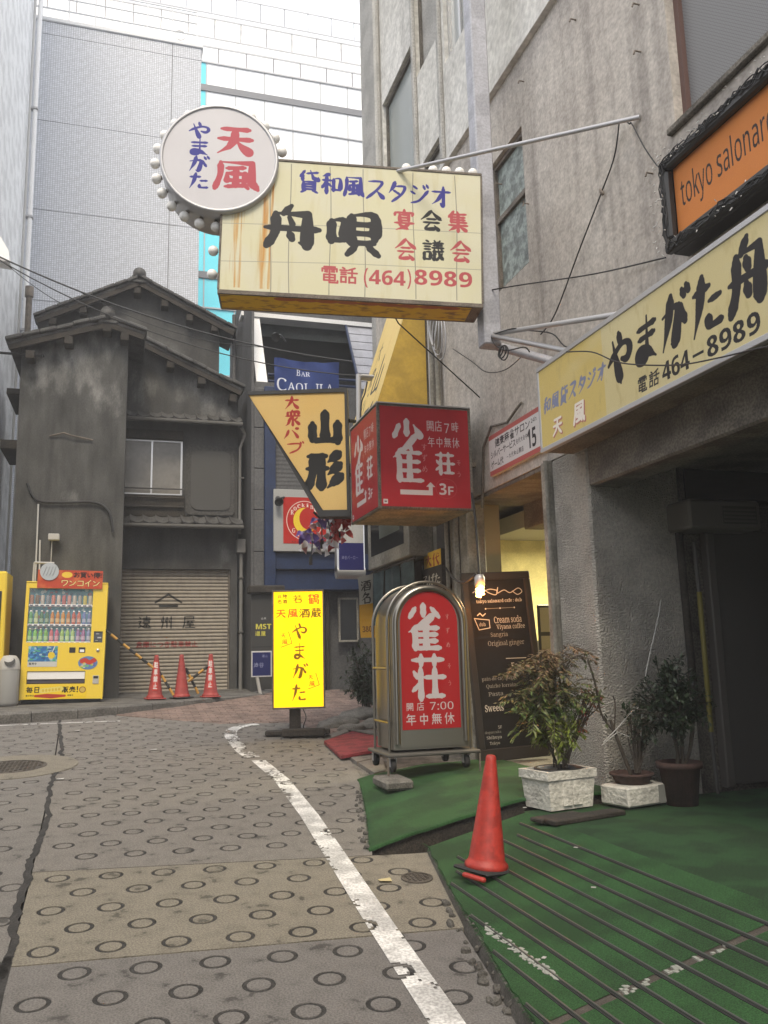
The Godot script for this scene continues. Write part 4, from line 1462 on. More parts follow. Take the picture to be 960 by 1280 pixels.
func build_side_building():
	var b := thing("siding_building", "pale metal-sided building flank with a white downpipe beside the tiled block", "building", Vector3(-3, 1, -15.5))
	var x := -2.32
	var z1 := at_x(45, 30, x).z
	var n := 5
	for k in n:
		var st := S()
		var a := lerpf(-13.2, z1, float(k) / n)
		var c := lerpf(-13.2, z1, float(k + 1) / n)
		cbox(st, Vector3(x - .05, .9, a - .01), Vector3(x, 24, c + .01), .008)
		obj("siding_panel", st, M.siding, b)
	var st := S()
	box(st, Vector3(x - 3, .9, -13.2), Vector3(x - .055, 24, z1))
	obj("body", st, M.siding, b)
	st = S()
	tube(st, [Vector3(x + .09, 1, z1 + .12), Vector3(x + .09, 24, z1 + .12)], .05, 10)
	obj("downpipe", st, M.bright_white, b)
	for y in [6.0, 8.6, 11.2, 13.8]:
		st = S()
		cbox(st, Vector3(x, y, z1 + .05), Vector3(x + .15, y + .06, z1 + .19), .01)
		obj("pipe_clip", st, M.galvanised, b)
	st = S()
	tube(st, [Vector3(x + .05, 1, z1 + .7), Vector3(x + .05, 24, z1 + .7)], .025, 8)
	obj("conduit", st, M.white_cable, b)
	# unseen block across the lane, added beside the camera to shade the lower wall
	var w := thing("added_shade_building", "plain unseen block added across the lane to shade the concrete building", "building", Vector3(-5.5, .3, 0))
	st = S()
	box(st, Vector3(-8, -1.2, 9), Vector3(-4.3, 6.2, -9.0))
	obj("wall", st, M.beige, w)
	st = S()
	cbox(st, Vector3(-8.1, 6.203, 9.1), Vector3(-4.2, 6.45, -9.1), .03)
	obj("coping", st, M.grey_panel, w)
	for k in 4:
		st = S()
		cbox(st, Vector3(-4.299, 4.2, 5.5 - k * 3.6), Vector3(-4.25, 6.0, 3.7 - k * 3.6), .01)
		obj("window", st, M.dark_glass, w)
	# a lamp hood sticking into view
	var t := thing("lamp_hood", "white lamp hood sticking out from the pale siding", "lamp", at_x(-4, 325, -1.9))
	var p := at_z(2, 308, -13.6)
	st = S()
	prism(st, PackedVector2Array([Vector2(-.25, -.22), Vector2(.13, -.24), Vector2(.10, -.05), Vector2(-.02, .16), Vector2(-.25, .2)]), p, Vector3.RIGHT, Vector3.UP, Vector3(0, 0, -.3))
	obj("hood", st, M.bright_white, t)
	st = S()
	tube(st, [p + Vector3(-.2, 0, -.15), Vector3(x + .01, p.y + .1, -13.75)], .03, 8)
	obj("arm", st, M.galvanised, t)

# ---------------------------------------------------------------- the blue-framed bar building at the end of the lane
func build_blue_building():
	var z := -15.4
	var b := thing("bar_building", "narrow grey building with blue column and beams at the end of the lane", "building", Vector3(3.4, 1.05, -16.5))
	var x0 := at_z(314, 600, z).x
	var x1 := 6.5
	var st := S()
	var y1 := at_z(330, 490, z).y
	var mid := at_z(340, 735, z).y
	# flank along the alley, grey metal sheets
	for k in 5:
		st = S()
		cbox(st, Vector3(x0, 1.0, z - .72 * k), Vector3(x0 + .05, 9.2, z - .72 * k - .71), .006)
		obj("flank_panel", st, M.grey_panel, b)
	st = S()
	tube(st, [Vector3(x0 - .07, 1, z - 2.2), Vector3(x0 - .07, 9, z - 2.2)], .045, 10)
	obj("flank_pipe", st, M.grey_panel, b)
	# upper storey, leaning back between a white post and a slatted panel
	var w0 := at_z(322, 489, z)
	var w1 := at_z(336, 487, z)
	var t0 := at_x(309, 396, w0.x)
	var t1 := at_x(327, 397, w1.x)
	var back := (t0.z + t1.z) / 2
	var topy := (t0.y + t1.y) / 2
	st = S()
	prism(st, PackedVector2Array([Vector2(w0.x, 0), Vector2(w1.x, 0), Vector2(w1.x, 1), Vector2(w0.x, 1)]), Vector3(0, w0.y, z), Vector3.RIGHT, Vector3(0, topy - w0.y, back - z), Vector3(0, 0, -.18))
	obj("white_post", st, M.bright_white, b)
	st = S()
	box(st, Vector3(x0 - .05, topy, back + .05), Vector3(x1, topy + .09, back - .3))
	obj("white_fascia", st, M.bright_white, b)
	st = S()
	box(st, Vector3(x0 + .05, topy + .09, back), Vector3(x1, topy + .3, back - 2))
	obj("parapet", st, M.grey_panel, b)
	st = S()
	box(st, Vector3(w1.x, y1 - .2, back - 1.0), Vector3(x1, topy, back - 1.1))
	obj("recess_back", st, M.black, b)
	var s0 := at_z(452, 475, z).x
	for k in 9:
		st = S()
		var f0 := k / 9.0
		var f1 := (k + .92) / 9.0
		var lo := Vector3(0, lerpf(w0.y, topy, f0), lerpf(z, back, f0))
		var hi := Vector3(0, lerpf(w0.y, topy, f1), lerpf(z, back, f1))
		prism(st, PackedVector2Array([Vector2(s0, 0), Vector2(s0 + 1.6, 0), Vector2(s0 + 1.6, 1), Vector2(s0, 1)]), lo, Vector3.RIGHT, hi - lo, Vector3(0, 0, -.03))
		obj("slat", st, M.post_steel, b)
	st = S()
	tube(st, [Vector3(s0, w0.y, z + .02), Vector3(s0, topy, back + .02)], .03, 8)
	obj("panel_edge", st, M.blue_paint, b)
	var ry := at_z(390, 478, z).y
	for e in [0.0, .13]:
		st = S()
		tube(st, [Vector3(w1.x, ry + e, z - .1), Vector3(s0, ry + e, z - .1)], .03, 8)
		obj("balcony_rail", st, M.blue_paint, b)
	# grey spandrel wall
	st = S()
	box(st, Vector3(x0 + .003, at_z(340, 612, z).y, z - .05), Vector3(x1, ry - .04, z - .4))
	obj("spandrel_wall", st, M.grey_panel, b)
	st = S()
	box(st, Vector3(x0 + .055, 1.0, z - .9), Vector3(x1, at_z(340, 612, z).y, z - 1.0))
	obj("inner_wall", st, M.black, b)
	# column of grey blocks, blue column, blue beams
	var g0 := at_z(317, 620, z).x
	var g1 := at_z(330, 620, z).x
	var g2 := at_z(344, 620, z).x
	for k in 6:
		st = S()
		cbox(st, Vector3(g0, mid + k * .78 - .9, z - .3), Vector3(g1 - .005, mid + k * .78 - .13, z + .04), .01)
		obj("column_block", st, M.grey_panel, b)
	st = S()
	cbox(st, Vector3(g1, mid - .35, z - .3), Vector3(g2, y1 + .1, z + .07), .012)
	obj("blue_column", st, M.blue_paint, b)
	var by := [at_z(380, 692, z).y, at_z(380, 712, z).y, at_z(380, 737, z).y]
	st = S()
	cbox(st, Vector3(g2 + .003, by[1], z - .35), Vector3(x1, by[0], z + .02), .012)
	obj("beam", st, M.blue_paint, b)
	st = S()
	cbox(st, Vector3(g2 + .003, by[2], z - .45), Vector3(x1, by[1] - .004, z - .06), .012)
	obj("beam", st, M.blue_paint, b)
	# louvres behind the hanging sign
	for k in 12:
		st = S()
		var y: float = by[0] + 1.28 + k * .08
		cbox(st, Vector3(g2, y, z - .1), Vector3(g2 + 1.3, y + .05, z - .045), .008)
		obj("louvre", st, M.grey_panel, b)
	# ground floor: dark door, frame posts, a window, plinth
	for px in [404, 412, 470]:
		st = S()
		var x := at_z(px, 800, z).x
		cbox(st, Vector3(x, 1.0, z - .38), Vector3(x + .07, by[2], z - .28), .01)
		obj("door_post", st, M.dark_wood, b)
	st = S()
	box(st, Vector3(g2, 1.0, z - .5), Vector3(x1, by[2], z - .52))
	obj("door_leaf", st, M.grey_panel, b)
	var wl := at_z(423, 747, z - .3)
	var wr := at_z(449, 802, z - .3)
	st = S()
	for e in [[wl.x, wr.y, wl.x + .035, wl.y], [wr.x - .035, wr.y, wr.x, wl.y], [wl.x + .036, wl.y - .035, wr.x - .036, wl.y], [wl.x + .036, wr.y, wr.x - .036, wr.y + .035]]:
		box(st, Vector3(e[0], e[1], z - .36), Vector3(e[2], e[3], z - .31))
	var win := obj("window_frame", st, M.beige, b)
	st = S()
	box(st, Vector3(wl.x + .03, wr.y + .03, z - .35), Vector3(wr.x - .03, wl.y - .03, z - .34))
	obj("pane", st, M.dark_glass, win)
	st = S()
	cbox(st, Vector3(at_z(333, 870, z).x, 1.0, z - .5), Vector3(x1, at_z(380, 876, z).y + .05, z + .1), .01)
	obj("plinth", st, M.kerb, b)
	# dark entrance panel with yellow lettering
	var s := sheet(96, 400, lin(.050, .050, .050))
	s.latin("MST", 18, 118, 78, 138, lin(.6, .55, .08), "Droid Sans", true)
	s.row("道屋坂", 16, 146, 18, 18, Vector2(22, 0), .06, lin(.6, .55, .08))
	s.row("山天", 38, 92, 9, 9, Vector2(11, 0), .07, lin(.5, .5, .5))
	s.fill(0, 205, 96, 208, lin(.025, .025, .025))
	var pa := at_z(314, 742, z + .25)
	var pb := at_z(338, 872, z + .25)
	st = S()
	cbox(st, Vector3(pa.x, pb.y, z + .05), Vector3(pb.x + .1, pa.y, z + .25), .01)
	var pan := obj("entrance_panel", st, M.grey_panel, b)
	face("panel_print", printed(s.tex(), .6), pan, Vector3(pa.x, pa.y, z + .254), Vector3(pb.x + .1 - pa.x, 0, 0), Vector3(0, pb.y - pa.y, 0))
	st = S()
	cbox(st, Vector3(pa.x - .05, pa.y + .003, z + .03), Vector3(pb.x + .25, pa.y + .14, z + .36), .02)
	obj("panel_hood", st, M.dark_wood, b)
	# two small spot lamps
	for e in [[346, 420], [350, 625]]:
		st = S()
		var p := at_z(e[0] - 2, e[1], z + .25)
		lathe(st, [Vector2(0, -.08), Vector2(.05, -.07), Vector2(.06, .04), Vector2(.085, .09), Vector2(.08, .085), Vector2(0, .05)], 12, Transform3D(Basis(Vector3.RIGHT, 2.2), p))
		tube(st, [p + Vector3(0, .02, 0), p + Vector3(.12, .08, -.12), p + Vector3(.25, .02, -.28)], .018, 6)
		obj("spot_lamp", st, M.black_metal, b)
	# blue cloth banner
	var bl := at_z(342, 448, z)
	var br := at_z(424, 525, z)
	s = sheet(256, 220, lin(.030, .050, .17))
	s.latin("B", 86, 34, 102, 58, Color(.86, .87, .9), LETTERS_SERIF)
	s.latin("AR", 105, 40, 140, 58, Color(.86, .87, .9), LETTERS_SERIF)
	s.latin("C", 10, 74, 48, 122, Color(.86, .87, .9), LETTERS_SERIF)
	s.latin("AOL", 52, 86, 140, 120, Color(.86, .87, .9), LETTERS_SERIF)
	s.latin("ILA", 162, 86, 232, 120, Color(.86, .87, .9), LETTERS_SERIF)
	st = S()
	st.set_smooth_group(1)
	var nx := 24
	var ny := 14
	var P := func(i, j):
		var u := float(i) / nx
		var v := float(j) / ny
		var fold := .018 * sin(u * 9 + v * 5) + .02 * sin((u - v) * 14) * exp(-v * 3) + .012 * sin(u * 23 + v * 3)
		var droop := .035 * sin(u * PI) * (1 - v)
		return Vector3(lerpf(bl.x, br.x, u), lerpf(bl.y, br.y, v) - droop, z + .05 + fold)
	for i in nx:
		for j in ny:
			quad(st, P.call(i, j), P.call(i + 1, j), P.call(i + 1, j + 1), P.call(i, j + 1), Rect2(float(i) / nx, float(j) / ny, 1.0 / nx, 1.0 / ny))
	var ban := obj("cloth_banner", st, printed(s.tex(), .8))
	tag(ban, "dark blue cloth banner with white serif lettering hung under the blue balcony rail", "banner")
	# white sign board with a red poster on it
	var wa := at_z(342, 611, z + .12)
	var wb := at_z(424, 690, z + .12)
	var brd := thing("sign_board", "white sign board with red music bar poster above the blue beams", "sign", Vector3(wa.x, wb.y, z))
	st = S()
	cbox(st, Vector3(wa.x, wb.y, z + .03), Vector3(wb.x + .25, wa.y, z + .12), .008)
	obj("board", st, plain(lin(.33, .33, .32), .6), brd)
	s = sheet(200, 220, lin(.42, .025, .018))
	var wh := Color(.86, .84, .8)
	for k in 64:
		var a0 := TAU * k / 64
		var a1 := TAU * (k + 1) / 64
		s.seg(Vector2(100 + cos(a0) * 84, 110 + sin(a0) * 92), Vector2(100 + cos(a1) * 84, 110 + sin(a1) * 92), 1.6, 1.6, wh)
	s.ellipse(100, 110, 54, 62, lin(.75, .55, .04))
	s.ellipse(122, 100, 48, 54, lin(.42, .025, .018))
	arc_text(s, "Rockin'", Vector2(100, 110), 68, 74, -2.75, -0.6, 22, wh)
	arc_text(s, "GABA.", Vector2(100, 110), 68, 74, 2.6, 0.9, 22, wh)
	s.latin("Music Bar", 40, 208, 150, 216, lin(.1, .02, .02))
	var ra := at_z(354, 621, z + .13)
	var rb := at_z(408, 680, z + .13)
	face("poster", printed(s.tex(), .5), brd, Vector3(ra.x, ra.y, z + .125), Vector3(rb.x - ra.x, 0, 0), Vector3(0, rb.y - ra.y, 0))
func arc_text(s: Sheet, text: String, c: Vector2, rx: float, ry: float, a0: float, a1: float, size: float, col: Color):
	# each letter drawn upright on its own place along an arc
	for i in text.length():
		var t := lerpf(a0, a1, (i + .5) / text.length())
		var p := c + Vector2(cos(t) * rx, sin(t) * ry)
		var hgt := size * (1.0 if text[i] == text[i].to_upper() else .8)
		s.latin(text[i], p.x - size * .34, p.y - hgt * .5, p.x + size * .34, p.y + hgt * .5, col, LETTERS_SERIF, true)

# ---------------------------------------------------------------- the concrete block along the lane
const FLOOR_Y := 0.56
const NEAR_Z := 2.0
const FAR_Z := -11.3
# weathered render: upright soot runs, pale worn areas, pits
func weathered(w_m: float, h_m: float, base: Color, dark: Color, pale: Color, s: int, w := 1024, h := 384) -> StandardMaterial3D:
	var sh := sheet(w, h, base)
	var runs := noise(s, 0.035, 4)
	var cloud := noise(s + 1, 0.008, 5)
	var fine := noise(s + 2, 0.09, 3)
	var pit := noise(s + 3, 0.3, 2)
	var band := noise(s + 4, 0.012, 2)
	for y in h:
		for x in w:
			var r := runs.get_noise_2d(x * 1.0, y * 0.05) * 0.8 + runs.get_noise_2d(x * 2.7 + 300, y * 0.10) * 0.5
			var patchy := band.get_noise_2d(x * 3.0, 7.0) * 0.5 + 0.6 + cloud.get_noise_2d(x * 2, y * 2) * 0.4
			var c := base.lerp(pale, clampf(cloud.get_noise_2d(x, y * 1.3) * 1.3 + 0.25, 0, 1))
			c = c.lerp(dark, clampf((r + 0.06) * 1.9, 0, 1) * clampf(patchy, 0.1, 1.0) * 0.55)
			c = c * (1.0 + 0.10 * fine.get_noise_2d(x, y) + 0.12 * pit.get_noise_2d(x, y))
			var i := (y * w + x) * 3
			sh.px[i] = clampi(int(c.r * 255), 0, 255); sh.px[i + 1] = clampi(int(c.g * 255), 0, 255); sh.px[i + 2] = clampi(int(c.b * 255), 0, 255)
	var m := printed(sh.tex(), 0.93)
	m.uv1_scale = Vector3(1.0 / w_m, 1.0 / h_m, 1)
	return m
# rectangle on the street wall from two pixels: z runs along, measured from NEAR_Z
func wall_rect(u0: float, v0: float, u1: float, v1: float, y_base: float) -> Rect2:
	var a := at_x(u0, v0, WALL_X)
	var b := at_x(u1, v1, WALL_X)
	return Rect2(NEAR_Z - maxf(a.z, b.z), minf(a.y, b.y) - y_base, absf(a.z - b.z), absf(a.y - b.y))
func wall_window(b: Node3D, r: Rect2, yb: float, set_back: float, fm: Material, pm: Material, split_v := 0.0, split_h := 0.0):
	var w := Node3D.new()
	w.name = "window"
	b.add_child(w, true)
	var x := WALL_X + set_back
	var z0 := NEAR_Z - r.position.x
	var z1 := NEAR_Z - r.end.x
	var y0 := yb + r.position.y
	var y1 := yb + r.end.y
	var st := S()
	var t := .045
	box(st, Vector3(x - .03, y0, z0), Vector3(x + .03, y0 + t, z1))
	box(st, Vector3(x - .03, y1 - t, z0), Vector3(x + .03, y1, z1))
	box(st, Vector3(x - .03, y0 + t + .0005, z0), Vector3(x + .03, y1 - t - .0005, z0 - t))
	box(st, Vector3(x - .03, y0 + t + .0005, z1), Vector3(x + .03, y1 - t - .0005, z1 + t))
	if split_v > 0:
		var ym := lerpf(y0, y1, split_v)
		box(st, Vector3(x - .028, ym - .025, z0 - t - .0005), Vector3(x + .028, ym + .025, z1 + t + .0005))
	if split_h > 0:
		var zm := lerpf(z0, z1, split_h)
		box(st, Vector3(x - .029, y0 + t, zm - .025), Vector3(x + .029, y1 - t, zm + .025))
	obj("frame", st, fm, w)
	st = S()
	box(st, Vector3(x + .005, y0 + .02, z0 - .02), Vector3(x + .012, y1 - .02, z1 + .02))
	obj("pane", st, pm, w)
func build_concrete_building():
	var b := thing("concrete_building", "stained grey concrete block with shop signs and a dark covered entrance", "building", Vector3(6, .5, -5))
	var y0 := 3.2
	var y1 := 7.12
	var len := NEAR_Z - FAR_Z
	# lower rendered band with two windows
	var rA := Rect2(NEAR_Z + 6.46, 5.08 - y0, .74, 1.36)
	var rB := Rect2(NEAR_Z - 0.5, 5.02 - y0, 4.81, 1.7)
	var mat := weathered(len, y1 - y0, lin(.43, .395, .355), lin(.21, .19, .175), lin(.50, .465, .42), 61, 1280, 400)
	var st := S()
	holed(st, Vector3(WALL_X, y0, NEAR_Z), Vector3(0, 0, -1), Vector3.UP, Vector3(-1, 0, 0), len, y1 - y0, [rA, rB], .22)
	obj("rendered_wall", st, mat, b)
	var old_glass := mottled(lin(.22, .27, .25), lin(.36, .42, .39), .9, .55, .5, .35, .03, 701)
	wall_window(b, rA, y0, .07, M.rust_steel, old_glass, .56)
	var wired := wired_glass()
	wall_window(b, rB, y0, .10, plain(lin(.11, .06, .05), .6), wired, .72, .5)
	st = S()
	cbox(st, Vector3(WALL_X - .04, y0 + rB.position.y - .05, NEAR_Z - rB.position.x), Vector3(WALL_X + .1, y0 + rB.position.y - .002, NEAR_Z - rB.end.x - .05), .008)
	obj("window_sill", st, M.soffit, b)
	# upper stucco band, a hand proud, with recessed windows
	var Y1 := 16.0
	var rects := []
	var c0 := at_x(478, 132, WALL_X - .06)
	var c1 := at_x(514, 57, WALL_X - .06)
	rects.append(Rect2(NEAR_Z - c1.z, c0.y - 2.1 - y1, c1.z - c0.z, 2.1))
	var e0 := at_x(520, 98, WALL_X - .06)
	var e1 := at_x(551, 39, WALL_X - .06)
	rects.append(Rect2(NEAR_Z - e1.z, e0.y - y1, e1.z - e0.z, 1.9))
	var f0 := at_x(556, 80, WALL_X - .06)
	var f1 := at_x(585, 20, WALL_X - .06)
	rects.append(Rect2(NEAR_Z - f1.z, f0.y - y1, f1.z - f0.z, 1.9))
	var g0 := at_x(527, 207, WALL_X - .06)
	var g1 := at_x(549, 170, WALL_X - .06)
	rects.append(Rect2(NEAR_Z - g1.z, .05, g1.z - g0.z, (g0.y + g1.y) / 2 - y1 - .05))
	rects.append(Rect2(NEAR_Z + 2.0, 1.6, 1.8, 2.0))
	for r in rects:
		r.position.y = maxf(r.position.y, .02)
	var st2 := S()
	holed(st2, Vector3(WALL_X - .06, y1, NEAR_Z), Vector3(0, 0, -1), Vector3.UP, Vector3(-1, 0, 0), len, Y1 - y1, rects, .3)
	obj("stucco_wall", st2, weathered(len, Y1 - y1, lin(.58, .57, .53), lin(.34, .33, .31), lin(.68, .67, .635), 83, 640, 400), b)
	for k in rects.size():
		wall_window(b, rects[k], y1, [.02, .03, .02, .02, .02][k], [M.soffit, M.soffit, M.aluminium, M.soffit, M.aluminium][k], [plain(lin(.30, .33, .32), .2), M.pale_stucco, plain(lin(.35, .37, .37), .12), M.pale_stucco, M.dark_glass][k], 0.0, [0.0, 0.0, .5, 0.0, .5][k])
	# shallow piers between the upper windows
	for u in [[519.5, 50, .08], [552.5, 60, .08]]:
		st = S()
		var p := at_x(u[0], u[1], WALL_X - .06)
		cbox(st, Vector3(WALL_X - .11, y1 + .02, p.z), Vector3(WALL_X - .062, Y1, p.z - u[2]), .01)
		obj("pier", st, M.pale_stucco, b)
	st = S()
	cbox(st, Vector3(WALL_X - .16, y1 + .3, FAR_Z + .01), Vector3(WALL_X - .063, Y1, FAR_Z + .75), .03)
	obj("pier", st, M.pale_stucco, b)
	# body behind the street wall
	st = S()
	box(st, Vector3(WALL_X + .4, 3.3, NEAR_Z), Vector3(11, Y1, FAR_Z))
	obj("body", st, M.beige, b)
	st = S()
	box(st, Vector3(WALL_X - .062, y1, FAR_Z), Vector3(WALL_X + .4, Y1, FAR_Z - .2))
	box(st, Vector3(WALL_X - .002, .5, FAR_Z), Vector3(11, y1, FAR_Z - .2))
	obj("end_wall", st, M.pale_stucco, b)
	# lintel over the covered entrance, pillar, porch walls and ceiling
	st = S()
	cbox(st, Vector3(WALL_X + .005, 2.86, NEAR_Z), Vector3(WALL_X + .28, 3.198, -5.70), .015)
	obj("lintel", st, M.soffit, b)
	st = S()
	box(st, Vector3(WALL_X + .002, .0, -2.7), Vector3(WALL_X + .27, 2.855, NEAR_Z))
	obj("added_street_wall", st, M.stucco, b)  # unseen wall, added to close the porch and darken it
	st = S()
	cbox(st, Vector3(WALL_X, .35, -5.70), Vector3(WALL_X + .82, 3.199, -6.27), .02)
	obj("pillar", st, M.stucco, b)
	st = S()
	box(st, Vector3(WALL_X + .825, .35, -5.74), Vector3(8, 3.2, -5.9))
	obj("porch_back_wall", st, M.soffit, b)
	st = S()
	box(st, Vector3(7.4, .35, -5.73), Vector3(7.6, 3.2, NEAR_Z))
	obj("added_porch_end_wall", st, M.soffit, b)  # unseen end wall, added to keep the porch dark inside
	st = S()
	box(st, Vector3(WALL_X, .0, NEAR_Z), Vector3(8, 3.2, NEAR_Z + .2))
	obj("added_porch_near_wall", st, M.soffit, b)  # unseen near wall, also added for the dark of the porch
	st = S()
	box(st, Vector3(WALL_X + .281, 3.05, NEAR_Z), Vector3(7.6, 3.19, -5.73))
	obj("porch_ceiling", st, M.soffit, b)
	# stair entrance: jamb, plank soffit, return wall, lit yellow stair wall
	st = S()
	cbox(st, Vector3(WALL_X - .035, .4, -6.275), Vector3(WALL_X + .2, 3.199, -6.40), .01)
	obj("jamb", st, M.beige, b)
	for k in 9:
		st = S()
		var z := -6.41 - k * .19
		cbox(st, Vector3(WALL_X + .01, 3.155, z), Vector3(WALL_X + .62, 3.197, z - .186), .006)
		obj("soffit_plank", st, M.soffit, b)
	st = S()
	cbox(st, Vector3(WALL_X + .63, 2.90, -6.29), Vector3(WALL_X + .85, 3.199, -8.10), .01)
	obj("inner_beam", st, M.soffit, b)
	st = S()
	cbox(st, Vector3(WALL_X - .03, .45, -8.10), Vector3(WALL_X + .18, 3.199, -8.30), .01)
	obj("jamb", st, M.beige, b)
	st = S()
	box(st, Vector3(WALL_X + .185, .45, -8.13), Vector3(WALL_X + .36, 3.199, -8.30))
	obj("return_wall", st, plain(lin(.28, .25, .15), .85), b)
	st = S()
	box(st, Vector3(WALL_X + .3, .45, -9.6), Vector3(7.2, 3.2, -9.8))
	obj("stair_wall", st, M.yellow_wall, b)
	st = S()
	box(st, Vector3(7.0, .45, -5.92), Vector3(7.2, 3.2, -9.6))
	box(st, Vector3(WALL_X + .825, .45, -5.905), Vector3(7.0, 3.2, -6.1))
	obj("stair_side_wall", st, M.yellow_wall, b)
	st = S()
	box(st, Vector3(WALL_X + .86, 3.0, -6.11), Vector3(7.0, 3.19, -9.6))
	obj("stair_ceiling", st, M.dim_white, b)
	st = S()
	box(st, Vector3(WALL_X + .05, .3, -6.12), Vector3(7.0, .597, -9.6))
	obj("stair_floor", st, M.kerb, b)
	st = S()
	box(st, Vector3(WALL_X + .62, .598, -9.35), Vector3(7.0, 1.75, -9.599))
	obj("stair_dark_panel", st, M.dark_wood, b)  # added dark panel, standing for shade and dark things below the yellow
	# the lamp over the stair that lights the yellow wall
	var lamp := thing("ceiling_lamp", "bare fluorescent tube lamp on the ceiling over the yellow stair wall", "lamp", Vector3(5.0, 2.99, -8.2))
	st = S()
	cbox(st, Vector3(4.4, 2.94, -8.15), Vector3(5.6, 2.99, -8.25), .01)
	obj("batten", st, M.bright_white, lamp)
	st = S()
	tube(st, [Vector3(4.42, 2.90, -8.2), Vector3(5.58, 2.90, -8.2)], .016, 10)
	var glow := plain(Color(1, .97, .85), .5)
	glow.emission_enabled = true
	glow.emission = Color(1, .96, .82)
	glow.emission_energy_multiplier = 4.0
	obj("tube", st, glow, lamp)
	var l := AreaLight3D.new()
	l.name = "tube_light"
	l.light_color = Color(1, .95, .78)
	l.light_energy = 7.0
	l.area_size = Vector2(1.1, .06)
	l.area_range = 8.0
	l.shadow_enabled = true
	lamp.add_child(l)
	l.global_transform = Transform3D(Basis(Vector3.RIGHT, -PI / 2), Vector3(5.0, 2.87, -8.2))
	# peeling crack and conduits on the wall by the stair
	st = S()
	tube(st, [at_x(603, 635, WALL_X - .015), at_x(604, 560, WALL_X - .02), at_x(614, 533, WALL_X - .02), at_x(634, 528, WALL_X - .03), at_x(645, 512, WALL_X - .03), at_x(652, 503, WALL_X - .02)], .013, 6)
	obj("loose_conduit", st, M.soffit, b)
	st = S()
	tube(st, [Vector3(WALL_X - .04, .5, -6.29), Vector3(WALL_X - .04, 3.2, -6.29)], .022, 8)
	obj("conduit", st, M.beige, b)
	for k in 5:
		st = S()
		var z := -8.72 - k * .085
		tube(st, [Vector3(WALL_X - .05, 3.4, z), Vector3(WALL_X - .05, 6.6 - k * .1, z)], [.03, .022, .035, .02, .028][k], 8)
		obj("wall_pipe", st, [M.beige, M.soffit, M.beige, M.galvanised, M.soffit][k], b)
	var coil := thing("cable_coil", "grey coil of cable tied to the wall pipes beside the yellow canopy", "cable", Vector3(WALL_X - .1, 5.2, -8.9))
	for k in 4:
		st = S()
		var ring := []
		var c := at_x(541 + k * 3, 408 + k * 4, WALL_X - .12 + k * .012)
		for i in 21:
			var a := TAU * i / 20
			ring.append(c + Vector3(.01 * sin(a * 2 + k), cos(a) * (.22 + .02 * k), sin(a) * (.13 + .015 * k)))
		tube(st, ring, .008, 6, false)
		obj("loop", st, M.galvanised, coil)
	# small hooks and nail ends left in the wall
	for p in [[799, 6], [801, 65], [720, 25], [655, 102], [816, 217], [661, 255], [625, 230]]:
		st = S()
		var c := at_x(p[0], p[1], WALL_X)
		tube(st, [c + Vector3(.02, 0, 0), c + Vector3(-.05, 0, 0), c + Vector3(-.06, -.03, 0)], .007, 5)
		obj("hook", st, M.rust_steel, b)
func wired_glass() -> StandardMaterial3D:
	var s := sheet(256, 256, lin(.20, .20, .205))
	for k in range(-32, 64):
		s.seg(Vector2(k * 16, 0), Vector2(k * 16 + 256, 256), .5, .5, lin(.10, .10, .10))
		s.seg(Vector2(k * 16, 0), Vector2(k * 16 - 256, 256), .5, .5, lin(.10, .10, .10))
	var m := printed(s.tex(), .3)
	m.uv1_triplanar = true
	m.uv1_world_triplanar = true
	m.uv1_scale = Vector3.ONE / .4
	return m
